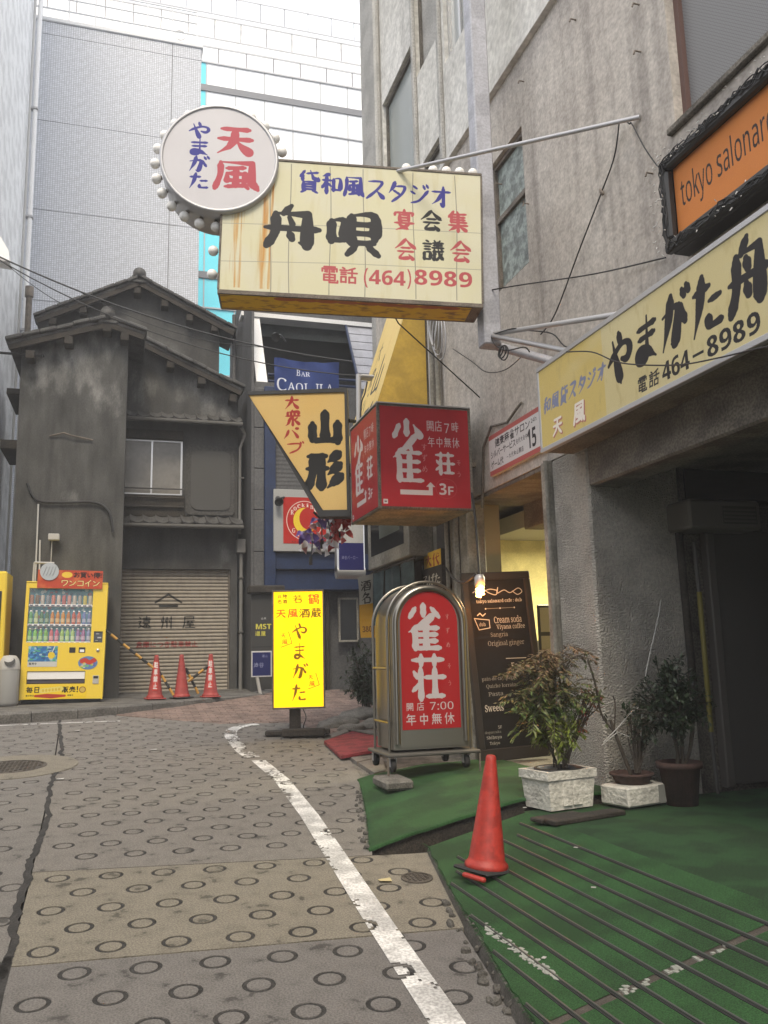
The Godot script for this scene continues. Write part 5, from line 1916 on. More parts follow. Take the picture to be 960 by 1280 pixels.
# ---------------------------------------------------------------- the little restaurant under the yellow canopy
func build_restaurant_front():
	var b := thing("restaurant_front", "dark wooden eating-house front with posts beyond the stair entrance", "shop front", Vector3(WALL_X, .7, -9.8))
	var x := WALL_X - .05
	var st := S()
	box(st, Vector3(x + .03, .5, -8.31), Vector3(x + .2, 3.3, FAR_Z))
	obj("wall", st, M.soffit, b)
	for k in 11:
		st = S()
		var z := -8.33 - k * .27
		cbox(st, Vector3(x - .03, .6, z), Vector3(x + .028, 3.3, z - (.26 if k % 3 else .12)), .008)
		obj("plank", st, [M.soffit, M.dark_wood, M.beige][k % 3] if k > 0 else M.beige, b)
	st = S()
	tube(st, [at_x(557, 650, x - .08), at_x(561, 745, x - .08)], .022, 8)
	obj("conduit", st, M.beige, b)
	# brown display box hung on the wall, facing the lane
	var xa := 3.02
	var p0 := at_x(459, 640, xa)
	var p1 := at_x(510, 662, xa)
	var yb0 := at_x(459, 714, xa).y
	var t := thing("display_case", "brown framed display case with dark glass hung over the restaurant curtain", "display case", Vector3(xa, yb0, p1.z))
	var yt := maxf(p1.y, yb0 + 1.05)
	st = S()
	cbox(st, Vector3(xa, yb0, p1.z), Vector3(x - .03, yt, p0.z), .012)
	obj("case", st, M.beige, t)
	st = S()
	var m := .16
	box(st, Vector3(xa - .004, yb0 + m, p1.z - m), Vector3(xa - .001, yt - m, p0.z + m))
	obj("glass", st, M.dark_glass, t)
	st = S()
	box(st, Vector3(xa - .008, yb0 + .34, p1.z - .3), Vector3(xa - .005, yt - .3, p0.z + .55))
	obj("picture", st, plain(lin(.12, .14, .12), .4), t)
	# the green-blue curtain under it
	var cl := thing("shop_curtain", "faded teal split curtain hanging under the brown display case", "curtain", Vector3(xa, yb0 - .7, (p0.z + p1.z) / 2))
	var teal := mottled(lin(.022, .045, .050), lin(.05, .085, .09), .3, .5, .3, .9, .1, 721)
	for k in 3:
		st = S()
		st.set_smooth_group(1)
		var za := lerpf(p1.z, p0.z, (k + .04) / 3.0)
		var zb := lerpf(p1.z, p0.z, (k + .96) / 3.0)
		var n := 10
		var drop: float = [.62, .95, .75][k]
		for i in n:
			for j in 5:
				var P := func(ii, jj):
					var u := float(ii) / n
					var v := float(jj) / 5
					return Vector3(xa + .06 + .03 * sin(u * 8 + k * 2 + v) * (.4 + v), yb0 - .03 - v * drop * (1 - .12 * u), lerpf(za, zb, u) + .05 * v * sin(k * 2.1))
				quad(st, P.call(i, j), P.call(i + 1, j), P.call(i + 1, j + 1), P.call(i, j + 1))
		obj("cloth", st, teal, cl)
	st = S()
	tube(st, [Vector3(xa + .06, yb0 - .03, p1.z + .05), Vector3(xa + .06, yb0 - .03, p0.z - .05)], .018, 8)
	obj("rod", st, M.dark_wood, cl)
	# upright shop flag, white over orange
	var fz := -10.6
	var fa := at_z(447, 722, fz)
	var fb := at_z(467, 797, fz)
	var flag := thing("shop_flag", "narrow upright flag, white over orange, with black brush lettering", "flag", Vector3(fb.x + .03, .75, fz))
	var s := sheet(64, 240, lin(.55, .30, .035))
	s.fill(0, 0, 64, 110, lin(.46, .45, .40))
	s.row("酒名", 10, 16, 44, 44, Vector2(0, 48), .05, lin(.06, .055, .05), .7)
	s.latin("380", 10, 195, 48, 218, lin(.16, .07, .02), LETTERS_SANS, true)
	st = S()
	st.set_smooth_group(1)
	for j in 8:
		var P := func(u, v): return Vector3(lerpf(fa.x, fb.x, u) + .03 * v, lerpf(fa.y, fb.y, v) + .05 * u * (1 - v), fz + .03 * sin(v * 6 + u * 2))
		quad(st, P.call(0, j / 8.0), P.call(1, j / 8.0), P.call(1, (j + 1) / 8.0), P.call(0, (j + 1) / 8.0), Rect2(0, j / 8.0, 1, 1 / 8.0))
	obj("cloth", st, printed(s.tex(), .85), flag)
	st = S()
	tube(st, [Vector3(fb.x + .035, .72, fz), Vector3(fb.x + .03, fa.y + .12, fz)], .02, 8)
	obj("pole", st, M.beige, flag)
	# small orange plate with red brush marks above a dark name board
	s = sheet(128, 90, lin(.60, .36, .03))
	s.row("大代", 10, 12, 50, 66, Vector2(56, 0), .07, lin(.30, .05, .02), 1.0)
	plate_sign(b, "name_plate", "orange plate with red brush lettering on the restaurant post", s, at_x(530, 693, 3.25), at_x(552, 708, 3.25), 3.25)
	s = sheet(128, 90, lin(.030, .026, .022))
	s.row("ろばた", 6, 26, 38, 44, Vector2(39, 0), .07, lin(.42, .40, .34), .6)
	plate_sign(b, "name_plate", "dark board with pale brush lettering under the orange plate", s, at_x(527, 713, 3.22), at_x(553, 736, 3.22), 3.22)
	build_canopy()
func plate_sign(_b: Node3D, called: String, label: String, s: Sheet, a: Vector3, c: Vector3, x: float):
	var y1 := maxf(a.y, c.y)
	var y0 := minf(a.y, c.y)
	var t := thing(called, label, "sign", Vector3(x, y0, c.z))
	var st := S()
	cbox(st, Vector3(x, y0, c.z), Vector3(WALL_X - .082, y1 , a.z), .006)
	obj("board", st, M.dark_wood, t)
	face("print", printed(s.tex(), .7), t, Vector3(x - .004, y1, a.z), Vector3(0, 0, c.z - a.z), Vector3(0, y0 - y1, 0))
func build_canopy():
	# a tall sloping canopy with lettering on the slope; its near end is deep yellow
	var zf := -9.0
	var a := at_z(505, 395, zf)
	var c := at_z(468, 515, zf)
	var zb := at_x(436, 515, c.x).z
	var t := thing("yellow_canopy", "big yellow sloping canopy with black brush lettering over the restaurant", "canopy", Vector3(3.1, 4.3, (zf + zb) / 2))
	var d := Vector2(c.x - a.x, c.y - a.y).normalized()
	var top := Vector2(a.x, a.y) - d * .55
	var bot := Vector2(c.x, c.y) + d * .55
	var X := WALL_X - .085
	var st := S()
	prism(st, PackedVector2Array([top, bot, Vector2(X, bot.y), Vector2(X, top.y)]), Vector3(0, 0, zf), Vector3.RIGHT, Vector3.UP, Vector3(0, 0, -.012))
	obj("end_sheet", st, mottled(lin(.45, .29, .036), lin(.49, .32, .043), .8, 1.4, .1, .6, .03, 741), t)
	var s := sheet(256, 420, lin(.66, .50, .20))
	s.grime(noise(12, .02, 4), Vector2(1, .25), .05, .35, lin(.52, .36, .11))
	var ink := lin(.05, .05, .05)
	s.row("山形", 110, 150, 90, 110, Vector2(0, 124), .05, ink, 1.0)
	s.row("大衆パブ", 52, 100, 44, 60, Vector2(0, 66), .04, ink, 1.0)
	st = S()
	quad(st, Vector3(top.x, top.y, zb), Vector3(top.x, top.y, zf), Vector3(bot.x, bot.y, zf), Vector3(bot.x, bot.y, zb))
	obj("slope_sheet", st, printed(s.tex(), .6), t)
	st = S()
	prism(st, PackedVector2Array([top, bot, Vector2(X, bot.y), Vector2(X, top.y)]), Vector3(0, 0, zb), Vector3.RIGHT, Vector3.UP, Vector3(0, 0, .012))
	box(st, Vector3(top.x, top.y - .012, zf - .013), Vector3(X, top.y, zb + .013))
	box(st, Vector3(bot.x + .01, bot.y, zf - .013), Vector3(X, bot.y + .012, zb + .013))
	obj("shell", st, M.sign_yellow, t)
	for p in [top, bot]:
		st = S()
		tube(st, [Vector3(p.x, p.y, zf + .003), Vector3(p.x, p.y, zb)], .015, 6)
		obj("edge_pipe", st, M.galvanised, t)
	# lamp on a post beside it
	var lp := thing("post_lamp", "grey post with a small box lamp and cables beside the yellow canopy", "lamp", at_z(447, 520, -8.9))
	var p0 := at_z(449, 560, -8.9)
	var p1 := at_z(448, 468, -8.9)
	st = S()
	tube(st, [p0, p1], .03, 10)
	obj("post", st, M.galvanised, lp)
	st = S()
	cbox(st, at_z(452, 467, -8.85), at_z(464, 477, -9.0), .012)
	tube(st, [p1 - Vector3.UP * .02, at_z(455, 471, -8.9)], .02, 8)
	obj("lamp_box", st, M.dim_white, lp)
	st = S()
	tube(st, curve([at_z(459, 477, -8.88), at_z(456, 492, -8.86), at_z(452, 503, -8.86), at_z(450, 530, -8.86)], 5), .009, 6)
	obj("cable", st, M.cable, lp)

# ---------------------------------------------------------------- green-carpeted entrance
const RAMP_S := 0.23
func ramp_y(x: float) -> float:
	return 0.35 + RAMP_S * (x - 1.67)
func build_entrance():
	# inner floor and the ribbed ramp
	var e := setting("entrance_floor")
	var x_top := 1.67 + (FLOOR_Y - .35) / RAMP_S
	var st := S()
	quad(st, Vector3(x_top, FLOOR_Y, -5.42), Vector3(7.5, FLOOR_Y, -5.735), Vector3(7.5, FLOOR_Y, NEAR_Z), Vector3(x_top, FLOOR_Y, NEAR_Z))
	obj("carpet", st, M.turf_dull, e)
	st = S()
	box(st, Vector3(x_top + .01, .0, -5.42), Vector3(7.5, FLOOR_Y - .004, NEAR_Z))
	obj("plinth", st, M.kerb, e)
	var edge := [Vector2(1.37, NEAR_Z), Vector2(1.40, -1.0), Vector2(1.435, -3.02), Vector2(1.49, -3.38), Vector2(1.575, -3.80), Vector2(1.67, -4.34), Vector2(1.76, -4.80), Vector2(1.86, -5.30), Vector2(1.885, -5.385)]
	var ramp := setting("ramp")
	var boards := [[NEAR_Z, -2.94], [-2.985, -5.38]]
	var wob := noise(33, 4.0, 3)
	for q in boards:
		st = S()
		var n := int((q[0] - q[1]) / .06)
		for i in n:
			var za := lerpf(q[0], q[1], float(i) / n)
			var zb := lerpf(q[0], q[1], float(i + 1) / n)
			var xa := edge_x(edge, za) + .02 * wob.get_noise_1d(za * 3) + .01
			var xb := edge_x(edge, zb) + .02 * wob.get_noise_1d(zb * 3) + .01
			quad(st, Vector3(xb, ramp_y(xb), zb), Vector3(x_top, FLOOR_Y, zb), Vector3(x_top, FLOOR_Y, za), Vector3(xa, ramp_y(xa), za))
			quad(st, Vector3(xa, ramp_y(xa), za), Vector3(xb, ramp_y(xb), zb), Vector3(xb, ramp_y(xb) - .018, zb), Vector3(xa, ramp_y(xa) - .018, za))
		quad(st, Vector3(edge_x(edge, q[1]), ramp_y(edge_x(edge, q[1])), q[1]), Vector3(x_top, FLOOR_Y, q[1]), Vector3(x_top, FLOOR_Y - .03, q[1]), Vector3(edge_x(edge, q[1]), ramp_y(edge_x(edge, q[1])) - .03, q[1]))
		obj("carpet", st, M.turf, ramp)
	# concrete wedge under the carpet, showing as a broken edge along the road and in the gap between the two carpets
	st = S()
	for i in edge.size() - 1:
		var a: Vector2 = edge[i]
		var b: Vector2 = edge[i + 1]
		quad(st, Vector3(b.x, ramp_y(b.x) - .008, b.y), Vector3(x_top, FLOOR_Y - .008, b.y), Vector3(x_top, FLOOR_Y - .008, a.y), Vector3(a.x, ramp_y(a.x) - .008, a.y))
		quad(st, Vector3(a.x, ramp_y(a.x) - .008, a.y), Vector3(b.x, ramp_y(b.x) - .008, b.y), Vector3(b.x - .02, road_y(b.y) - .05, b.y), Vector3(a.x - .02, road_y(a.y) - .05, a.y))
	obj("wedge", st, M.grit, ramp)
	# crumbled pieces of that edge
	for k in 50:
		var z := rng.randf_range(-4.45, -2.9)
		var x := edge_x(edge, z) + rng.randf_range(-.075, .02)
		var r := rng.randf_range(.008, .026)
		st = S()
		var t := Transform3D(Basis.from_euler(Vector3(rng.randf() * 3, rng.randf() * 3, rng.randf() * 3)), Vector3(x, road_y(z) + r * .25 + maxf(0, (x - edge_x(edge, z) + .03)) * .7, z))
		cbox(st, Vector3(-r, -r * .6, -r * .8), Vector3(r, r * .6, r * .8), r * .4, t)
		obj("rubble", st, M.grit, ramp)
	for k in 26:
		var z := rng.randf_range(-7.1, -5.5)
		var x := mat_edge(z) - rng.randf_range(.0, .07)
		var r := rng.randf_range(.008, .024)
		st = S()
		var t := Transform3D(Basis.from_euler(Vector3(rng.randf() * 3, rng.randf() * 3, rng.randf() * 3)), Vector3(x, road_y(z) + r * .3, z))
		cbox(st, Vector3(-r, -r * .6, -r * .8), Vector3(r, r * .6, r * .8), r * .4, t)
		obj("rubble", st, M.grit, ramp)
	# slip ribs along the ramp
	for x in [2.451, 2.337, 2.24, 2.134, 2.035, 1.94, 1.842, 1.749, 1.654, 1.571, 1.475]:
		var z1 := -5.0
		if x > 2.4: z1 = -5.2
		elif x < 1.9:
			z1 = -3.0
			for q in 60:
				if edge_x(edge, z1 - .03) + .02 < x and z1 > -4.75: z1 -= .03
		st = S()
		var y := ramp_y(x)
		prism(st, PackedVector2Array([Vector2(-.0045, .0), Vector2(-.004, .005), Vector2(-.002, .0075), Vector2(.002, .0075), Vector2(.004, .005), Vector2(.0045, .0)]), Vector3(x, y + .001, z1), Vector3(1, RAMP_S, 0).normalized(), Vector3(-RAMP_S, 1, 0).normalized(), Vector3(0, 0, NEAR_Z - z1))
		obj("slip_rib", st, M.rib, ramp)
		st = S()
		box(st, Vector3(x - .013, y - RAMP_S * .013 - .002, z1), Vector3(x - .005, y - RAMP_S * .005 + .0016, NEAR_Z))
		obj("rib_dark_line", st, M.rubber, ramp)  # thin dark strip along the road side of each rib
	# torn, bleached spot in the carpet
	st = S()
	var tear := noise(71, 9.0, 3)
	for i in 420:
		var u := rng.randf()
		var v := rng.randf_range(-.5, .5)
		var p := at_ramp(lerpf(608, 698, u), lerpf(1160, 1224, u) + v * 12)
		if tear.get_noise_2d(p.x * 3, p.z * 3) + .22 - absf(v) * .9 > 0:
			var q := rng.randf_range(.003, .009)
			cbox(st, Vector3(-q, .0005, -q * 1.6), Vector3(q, .003, q * 1.6), .001, Transform3D(Basis(Vector3.UP, rng.randf() * 3) * Basis(Vector3(0, 0, 1), .22), p))
	for i in 110:
		var p := at_ramp(rng.randf_range(770, 905), rng.randf_range(1165, 1255))
		p = Vector3(p.x, ramp_y(p.x), -2.965 + rng.randf_range(-.03, .03))
		if tear.get_noise_2d(p.x * 2.5, 3) > .05:
			box(st, p + Vector3(-.008, -.006, -.007), p + Vector3(.008, .0015, .007))
	var worn := obj("torn_backing", st, plain(lin(.27, .28, .25), .9), ramp)
	worn.set_meta("kind", "stuff")
	st = S()
	quad(st, Vector3(1.45, ramp_y(1.45) - .003, -3.0), Vector3(x_top, FLOOR_Y - .003, -3.0), Vector3(x_top, FLOOR_Y - .003, -2.93), Vector3(1.45, ramp_y(1.45) - .003, -2.93))
	obj("joint_strip", st, M.iron, ramp)
	build_upper_mat()
	# frayed pile along the cut edges of both carpets
	st = S()
	for k in 900:
		var p: Vector3
		if k < 500:
			var z := rng.randf_range(-5.5, -2.95)
			var x := edge_x(edge, z) + .012
			p = Vector3(x, ramp_y(x) - .004, z)
		else:
			var z := rng.randf_range(-7.3, -5.47)
			p = Vector3(mat_edge(z) + .004, road_y(z) + .01, z)
		var out := Vector3(-rng.randf_range(.01, .03), rng.randf_range(-.012, .006), rng.randf_range(-.012, .012))
		tri(st, p + Vector3(.004, 0, -.004), p + Vector3(.004, 0, .004), p + out)
	obj("frayed_pile", st, M.turf, ramp).set_meta("kind", "stuff")
	build_porch_things()
func at_ramp(u: float, v: float) -> Vector3:
	var d := ray(u, v)
	var t := (0.35 - RAMP_S * 1.67 - EYE.y) / (d.y - RAMP_S * d.x)
	return EYE + d * t
func edge_x(edge: Array, z: float) -> float:
	for i in edge.size() - 1:
		if z <= edge[i].y and z >= edge[i + 1].y:
			return lerpf(edge[i].x, edge[i + 1].x, (z - edge[i].y) / (edge[i + 1].y - edge[i].y))
	return edge[-1].x
func mat_edge(z: float) -> float:
	var pts := [Vector2(1.515, -5.46), Vector2(1.64, -5.91), Vector2(1.80, -6.57), Vector2(1.93, -7.15), Vector2(2.0, -7.5)]
	return edge_x(pts, clampf(z, -7.5, -5.46))
func build_upper_mat():
	var m := setting("stair_mat")
	var st := S()
	st.set_smooth_group(1)
	var n := 30
	var k := 24
	var wv := noise(91, 1.2, 3)
	var P := func(i, j, dy):
		var v := float(i) / n
		var z := lerpf(-5.47, -7.55, v)
		var u := float(j) / k
		var x0 := mat_edge(z)
		var x := lerpf(x0, 3.44, u)
		var rise := clampf((x - x0) / (2.62 - x0), 0, 1)
		var y := lerpf(road_y(z) + .012, .62, pow(rise, .85))
		var zz := z - (0.10 + .10 * v) * u
		return Vector3(x, y + .006 * wv.get_noise_2d(x * 2, z * 2) + dy, zz)
	for i in n:
		for j in k:
			quad(st, P.call(i + 1, j, 0.), P.call(i + 1, j + 1, 0.), P.call(i, j + 1, 0.), P.call(i, j, 0.))
	for j in k:
		quad(st, P.call(0, j, 0.), P.call(0, j + 1, 0.), P.call(0, j + 1, -.018), P.call(0, j, -.018))
	for i in n:
		quad(st, P.call(i + 1, 0, 0.), P.call(i, 0, 0.), P.call(i, 0, -.02), P.call(i + 1, 0, -.02))
	obj("carpet", st, M.turf, m)
	# board closing the side of the raised floor, and the dark hollow beside it
	st = S()
	for j in k:
		quad(st, P.call(0, j, -.019) - Vector3(0, 0, .03), P.call(0, j + 1, -.019) - Vector3(0, 0, .03), Vector3(P.call(0, j + 1, 0.).x, .2, P.call(0, j + 1, 0.).z - .03), Vector3(P.call(0, j, 0.).x, .2, P.call(0, j, 0.).z - .03))
	obj("side_board", st, M.dark_wood, m)
	# red mat, paving slabs and rocks before the restaurant
	var yr := func(z): return road_y(z) + .02
	st = S()
	var q := [at_road(405, 926, .05), at_road(440, 914, .05), at_road(476, 921, .09), at_road(478, 935, .09), at_road(426, 945, .05)]
	for i in range(1, 4):
		up_tri(st, q[0] , q[i], q[i + 1])
	for i in 5:
		quad(st, q[i], q[(i + 1) % 5], q[(i + 1) % 5] - Vector3.UP * .03, q[i] - Vector3.UP * .03)
	tag(obj("door_mat", st, M.red_mat), "dusty red mat on the paving before the restaurant", "mat")
	var flags := [[[434, 943], [470, 932], [475, 946], [446, 952]], [[448, 953], [478, 946], [482, 962], [468, 966]], [[414, 917], [432, 911], [436, 914], [414, 922]], [[432, 912], [470, 913], [476, 920], [440, 912]]]
	for f in flags:
		st = S()
		var pts := []
		for c in f:
			pts.append(at_road(c[0], c[1], .03))
		for dy in [0.0]:
			up_tri(st, pts[0], pts[1], pts[2])
			up_tri(st, pts[0], pts[2], pts[3])
		for i in 4:
			quad(st, pts[i], pts[(i + 1) % 4], pts[(i + 1) % 4] - Vector3.UP * .1, pts[i] - Vector3.UP * .1)
		obj("flagstone", st, M.slab_far, m)
	# ground under them
	st = S()
	quad(st, Vector3(2.2, road_y(-11.2) - .01, -11.2), Vector3(3.4, road_y(-11.2) - .01, -11.2), Vector3(3.4, road_y(-7.4) - .01, -7.4), Vector3(2.0, road_y(-7.4) - .01, -7.4))
	obj("bed", st, M.stone, m)
	var stones := [[424, 905, .27, .09, .22], [453, 897, .34, .13, .26], [440, 912, .20, .07, .16], [476, 906, .24, .10, .2], [462, 909, .18, .07, .15], [411, 909, .15, .05, .14]]
	var say := ["broad flat grey boulder at the corner of the red mat", "largest grey boulder, under the dark shrub", "low grey boulder between mat and lit sign base", "grey boulder against the restaurant posts", "small grey boulder wedged before the largest one", "smallest flat stone by the lit sign base"]
	for i in stones.size():
		var s = stones[i]
		boulder("boulder", say[i], at_road(s[0], s[1]), Vector3(s[2], s[3], s[4]), int(s[0]), "boulders by the red mat")
func boulder(called: String, label: String, c: Vector3, r: Vector3, s: int, group: String):
	var st := S()
	st.set_smooth_group(1)
	var n := noise(s, .9, 3)
	var P := func(i, j):
		var th: float = PI * i / 10.0
		var ph: float = TAU * j / 16.0
		var d := Vector3(sin(th) * cos(ph), cos(th), sin(th) * sin(ph))
		var k := 1.0 + .30 * n.get_noise_3dv(d * 1.1) + .10 * n.get_noise_3dv(d * 3)
		return c + Vector3(d.x * r.x, d.y * r.y, d.z * r.z) * k
	for i in 10:
		for j in 16:
			quad(st, P.call(i, j), P.call(i, j + 1), P.call(i + 1, j + 1), P.call(i + 1, j))
	tag(obj(called, st, M.stone), label, "rock", group)
func build_porch_things():
	# steel locker door, box on top, poles and a rod leaning in the corner, all in the dark porch
	var z := -5.72
	var a := at_z(872, 655, z)
	var c := at_z(1000, 990, z)
	var t := thing("steel_door", "dim grey steel door with louvre slots in the dark porch", "door", Vector3((a.x + c.x) / 2, FLOOR_Y, z))
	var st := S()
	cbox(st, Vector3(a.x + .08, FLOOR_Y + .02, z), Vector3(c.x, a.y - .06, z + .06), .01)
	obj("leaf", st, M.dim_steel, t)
	for k in 3:
		st = S()
		box(st, Vector3(a.x + .55, FLOOR_Y + .22 + k * .06, z + .06), Vector3(c.x - .15, FLOOR_Y + .235 + k * .06, z + .064))
		obj("louvre_slot", st, M.black, t)
	st = S()
	cbox(st, Vector3(a.x, FLOOR_Y, z), Vector3(a.x + .075, a.y, z + .09), .01)
	obj("frame_post", st, plain(lin(.10, .09, .08), .6), t)
	var b0 := at_z(863, 660, z + .3)
	var b1 := at_z(950, 626, z + .3)
	var bx := thing("meter_cabinet", "off-white box with a grille above the steel door", "cabinet", Vector3((b0.x + b1.x) / 2, b0.y, z + .15))
	st = S()
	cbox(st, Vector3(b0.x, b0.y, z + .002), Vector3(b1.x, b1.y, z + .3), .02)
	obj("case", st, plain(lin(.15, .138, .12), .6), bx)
	st = S()
	box(st, Vector3(lerpf(b0.x, b1.x, .45), b0.y + .04, z + .3005), Vector3(lerpf(b0.x, b1.x, .93), b1.y - .05, z + .304))
	obj("grille", st, plain(lin(.08, .075, .065), .7), bx)
	for k in 4:
		st = S()
		box(st, Vector3(lerpf(b0.x, b1.x, .47), b0.y + .055 + k * .03, z + .3045), Vector3(lerpf(b0.x, b1.x, .91), b0.y + .07 + k * .03, z + .309))
		obj("grille_bar", st, plain(lin(.13, .12, .105), .6), bx)
	var p := thing("leaning_pole", "pole with a yellow sleeve leaning beside the steel door", "pole", at_z(895, 998, z + .25))
	st = S()
	tube(st, [at_z(867, 678, z + .12), at_z(874, 740, z + .14)], .016, 8)
	obj("tip", st, M.old_zinc, p)
	st = S()
	tube(st, [at_z(874, 740, z + .14), at_z(889, 915, z + .2)], .02, 8)
	obj("sleeve", st, plain(lin(.16, .135, .02), .6), p)
	st = S()
	tube(st, [at_z(889, 915, z + .2), at_z(898, 994, z + .25)], .013, 8)
	obj("shaft", st, M.old_zinc, p)
	st = S()
	tube(st, [at_z(846, 640, z + .05), at_z(868, 870, z + .05)], .03, 8)
	obj("drainpipe", st, M.dark_wood, t)
	# dark glazed screen over the door
	var tr := thing("transom_window", "dark blue transom window above the steel door", "window", Vector3(a.x + 1, b1.y, z))
	st = S()
	box(st, Vector3(a.x - .1, b1.y + .05, z + .002), Vector3(c.x + .5, 3.04, z + .02))
	obj("pane", st, M.dark_glass, tr)
	st = S()
	cbox(st, Vector3(a.x - .14, b1.y + .002, z + .002), Vector3(c.x + .5, b1.y + .048, z + .07), .008)
	obj("sill", st, M.dark_wood, tr)

# ---------------------------------------------------------------- signs
func at_plane(u: float, v: float, p: Vector3, n: Vector3) -> Vector3:
	var d := ray(u, v)
	return EYE + d * ((p - EYE).dot(n) / d.dot(n))
# turns a photo pixel into a place on a sign's print: three photo corners of the printed face against the size of the sheet
class Pin:
	var o: Vector2
	var t: Transform2D
	func _init(tl: Vector2, tr: Vector2, bl: Vector2, w: float, h: float):
		t = Transform2D((tr - tl) / w, (bl - tl) / h, tl).affine_inverse()
	func at(u: float, v: float) -> Vector2:
		return t * Vector2(u, v)
func write(s: Sheet, pin: Pin, text: String, u0: float, v0: float, u1: float, v1: float, weight: float, c: Color, brush := 0.0):
	# one character in the box whose photo corners are given
	var a := pin.at(u0, v0)
	var b := pin.at(u1, v1)
	s.glyph(text, a.x, a.y, b.x - a.x, b.y - a.y, weight, c, brush)
func build_wall_signs():
	# long yellow name sign over the entrance
	var x := 3.12
	var z0 := -5.88
	var L := 4.1
	var ya := 3.16
	var yt := 3.85
	var px := 330.0
	var s := sheet(int(L * px), int((yt - ya) * px), lin(.58, .50, .26))
	s.fill(0, 0, int(.95 * px), s.h, lin(.58, .455, .155))
	s.grime(noise(15, .006, 4), Vector2(.4, 1), -.1, .35, lin(.62, .57, .38))
	s.grime(noise(18, .03, 4), Vector2(1, .3), .25, .4, lin(.40, .31, .13))
	var ink := lin(.022, .020, .022)
	var put_glyph := func(ch, a, b, c, d, w, col, br, lean): s.glyph(ch, a * px, b * px, (c - a) * px, (d - b) * px, w, col, br, lean)
	for e in [["や", 1.0, .10, 1.30, .52], ["ま", 1.33, .12, 1.60, .48], ["が", 1.62, .08, 1.92, .50], ["た", 1.92, .10, 2.22, .52], ["舟", 2.24, .05, 2.58, .52], ["唄", 2.66, .08, 3.0, .52]]:
		put_glyph.call(e[0], e[1], e[2], e[3], e[4], .098, ink, 1.0, .12)
	var bl := lin(.20, .22, .34)
	for i in 7:
		put_glyph.call("和風貸スタジオ"[i], .05 + i * .135, .26, .17 + i * .135, .41, .085, bl, .8, .3)
	for e in [["天", .18, .47, .33, .64], ["風", .50, .45, .67, .64]]:
		put_glyph.call(e[0], e[1] + .012, e[2] + .012, e[3] + .012, e[4] + .012, .10, lin(.40, .16, .12), .3, .15)
		put_glyph.call(e[0], e[1], e[2], e[3], e[4], .075, lin(.78, .72, .64), .3, .15)
	put_glyph.call("電", 1.33, .54, 1.44, .655, .05, ink, 0.0, .15)
	put_glyph.call("話", 1.46, .54, 1.57, .655, .05, ink, 0.0, .15)
	s.latin("464", 1.60 * px, .525 * px, 1.87 * px, .655 * px, ink, LETTERS_SANS, true)
	s.fill(1.90 * px, .585 * px, 2.0 * px, .605 * px, ink)
	s.latin("8989", 2.03 * px, .525 * px, 2.46 * px, .655 * px, ink, LETTERS_SANS, true)
	var t := thing("name_sign", "long yellow wall sign with big black brush lettering over the green entrance", "sign", Vector3(x, ya, z0 + L / 2))
	var st := S()
	cbox(st, Vector3(x, ya, z0), Vector3(WALL_X - .003, yt, z0 + L), .012)
	obj("cabinet", st, M.soffit, t)
	face("face_sheet", printed(s.tex(), .5), t, Vector3(x - .006, yt - .03, z0 + .02), Vector3(0, 0, L - .04), Vector3(0, -(yt - ya) + .06, 0))
	for e in [[yt - .032, yt + .006], [ya - .006, ya + .032]]:
		st = S()
		cbox(st, Vector3(x - .014, e[0], z0 - .01), Vector3(x + .03, e[1], z0 + L + .01), .004)
		obj("trim", st, M.galvanised, t)
	st = S()
	cbox(st, Vector3(x - .013, ya + .033, z0 - .009), Vector3(x + .03, yt - .033, z0 + .02), .004)
	obj("trim", st, M.galvanised, t)
	# orange café sign in a black frame wound with a string of lights
	x = 3.24
	z0 = -4.28
	L = 2.6
	ya = 4.075
	yt = 4.69
	t = thing("cafe_sign", "orange sign with thin black lettering in a black frame wound with cable", "sign", Vector3(x, ya, z0 + L / 2))
	s = sheet(900, 180, lin(.60, .215, .055))
	s.grime(noise(25, .01, 3), Vector2(1, 1), 0.0, .25, lin(.52, .18, .045))
	var w := Vector2(900 / (L - .16), 180 / (yt - ya - .14))
	s.latin("tokyo salonard cafe : dub", .055 * w.x, .10 * w.y, 1.44 * w.x, .35 * w.y, lin(.04, .03, .03), LETTERS_SANS)
	st = S()
	cbox(st, Vector3(x + .03, ya, z0), Vector3(WALL_X - .003, yt, z0 + L), .01)
	obj("cabinet", st, M.black_metal, t)
	face("face_sheet", printed(s.tex(), .6), t, Vector3(x + .026, yt - .07, z0 + .08), Vector3(0, 0, L - .16), Vector3(0, -(yt - ya) + .14, 0))
	for e in [[Vector3(x - .03, yt - .075, z0 - .005), Vector3(x + .03, yt + .005, z0 + L)], [Vector3(x - .03, ya - .005, z0 - .005), Vector3(x + .03, ya + .075, z0 + L)], [Vector3(x - .03, ya + .076, z0 - .005), Vector3(x + .03, yt - .076, z0 + .08)]]:
		st = S()
		cbox(st, e[0], e[1], .015)
		obj("frame_bar", st, M.black_metal, t)
	var r := RandomNumberGenerator.new()
	r.seed = 77
	for k in 5:
		var pts := []
		var runs := [[Vector3(x, yt - .025, z0 + L - .1), Vector3(x, yt - .025, z0 + .03)], [Vector3(x, yt - .02, z0 + .03), Vector3(x, ya + .02, z0 + .03)], [Vector3(x, ya + .025, z0 + .03), Vector3(x, ya + .025, z0 + L - .1)]]
		for q in runs:
			var n := int(q[0].distance_to(q[1]) / .05)
			for i in n:
				var p: Vector3 = q[0].lerp(q[1], float(i) / n)
				var d: Vector3 = (q[1] - q[0]).normalized()
				var sd := d.cross(Vector3.RIGHT)
				pts.append(p + sd * r.randf_range(-.035, .035) + Vector3(-.028 - r.randf() * .012, 0, 0))
		st = S()
		tube(st, pts, .0042, 5)
		obj("light_string", st, M.cable, t)
	var tips := S()
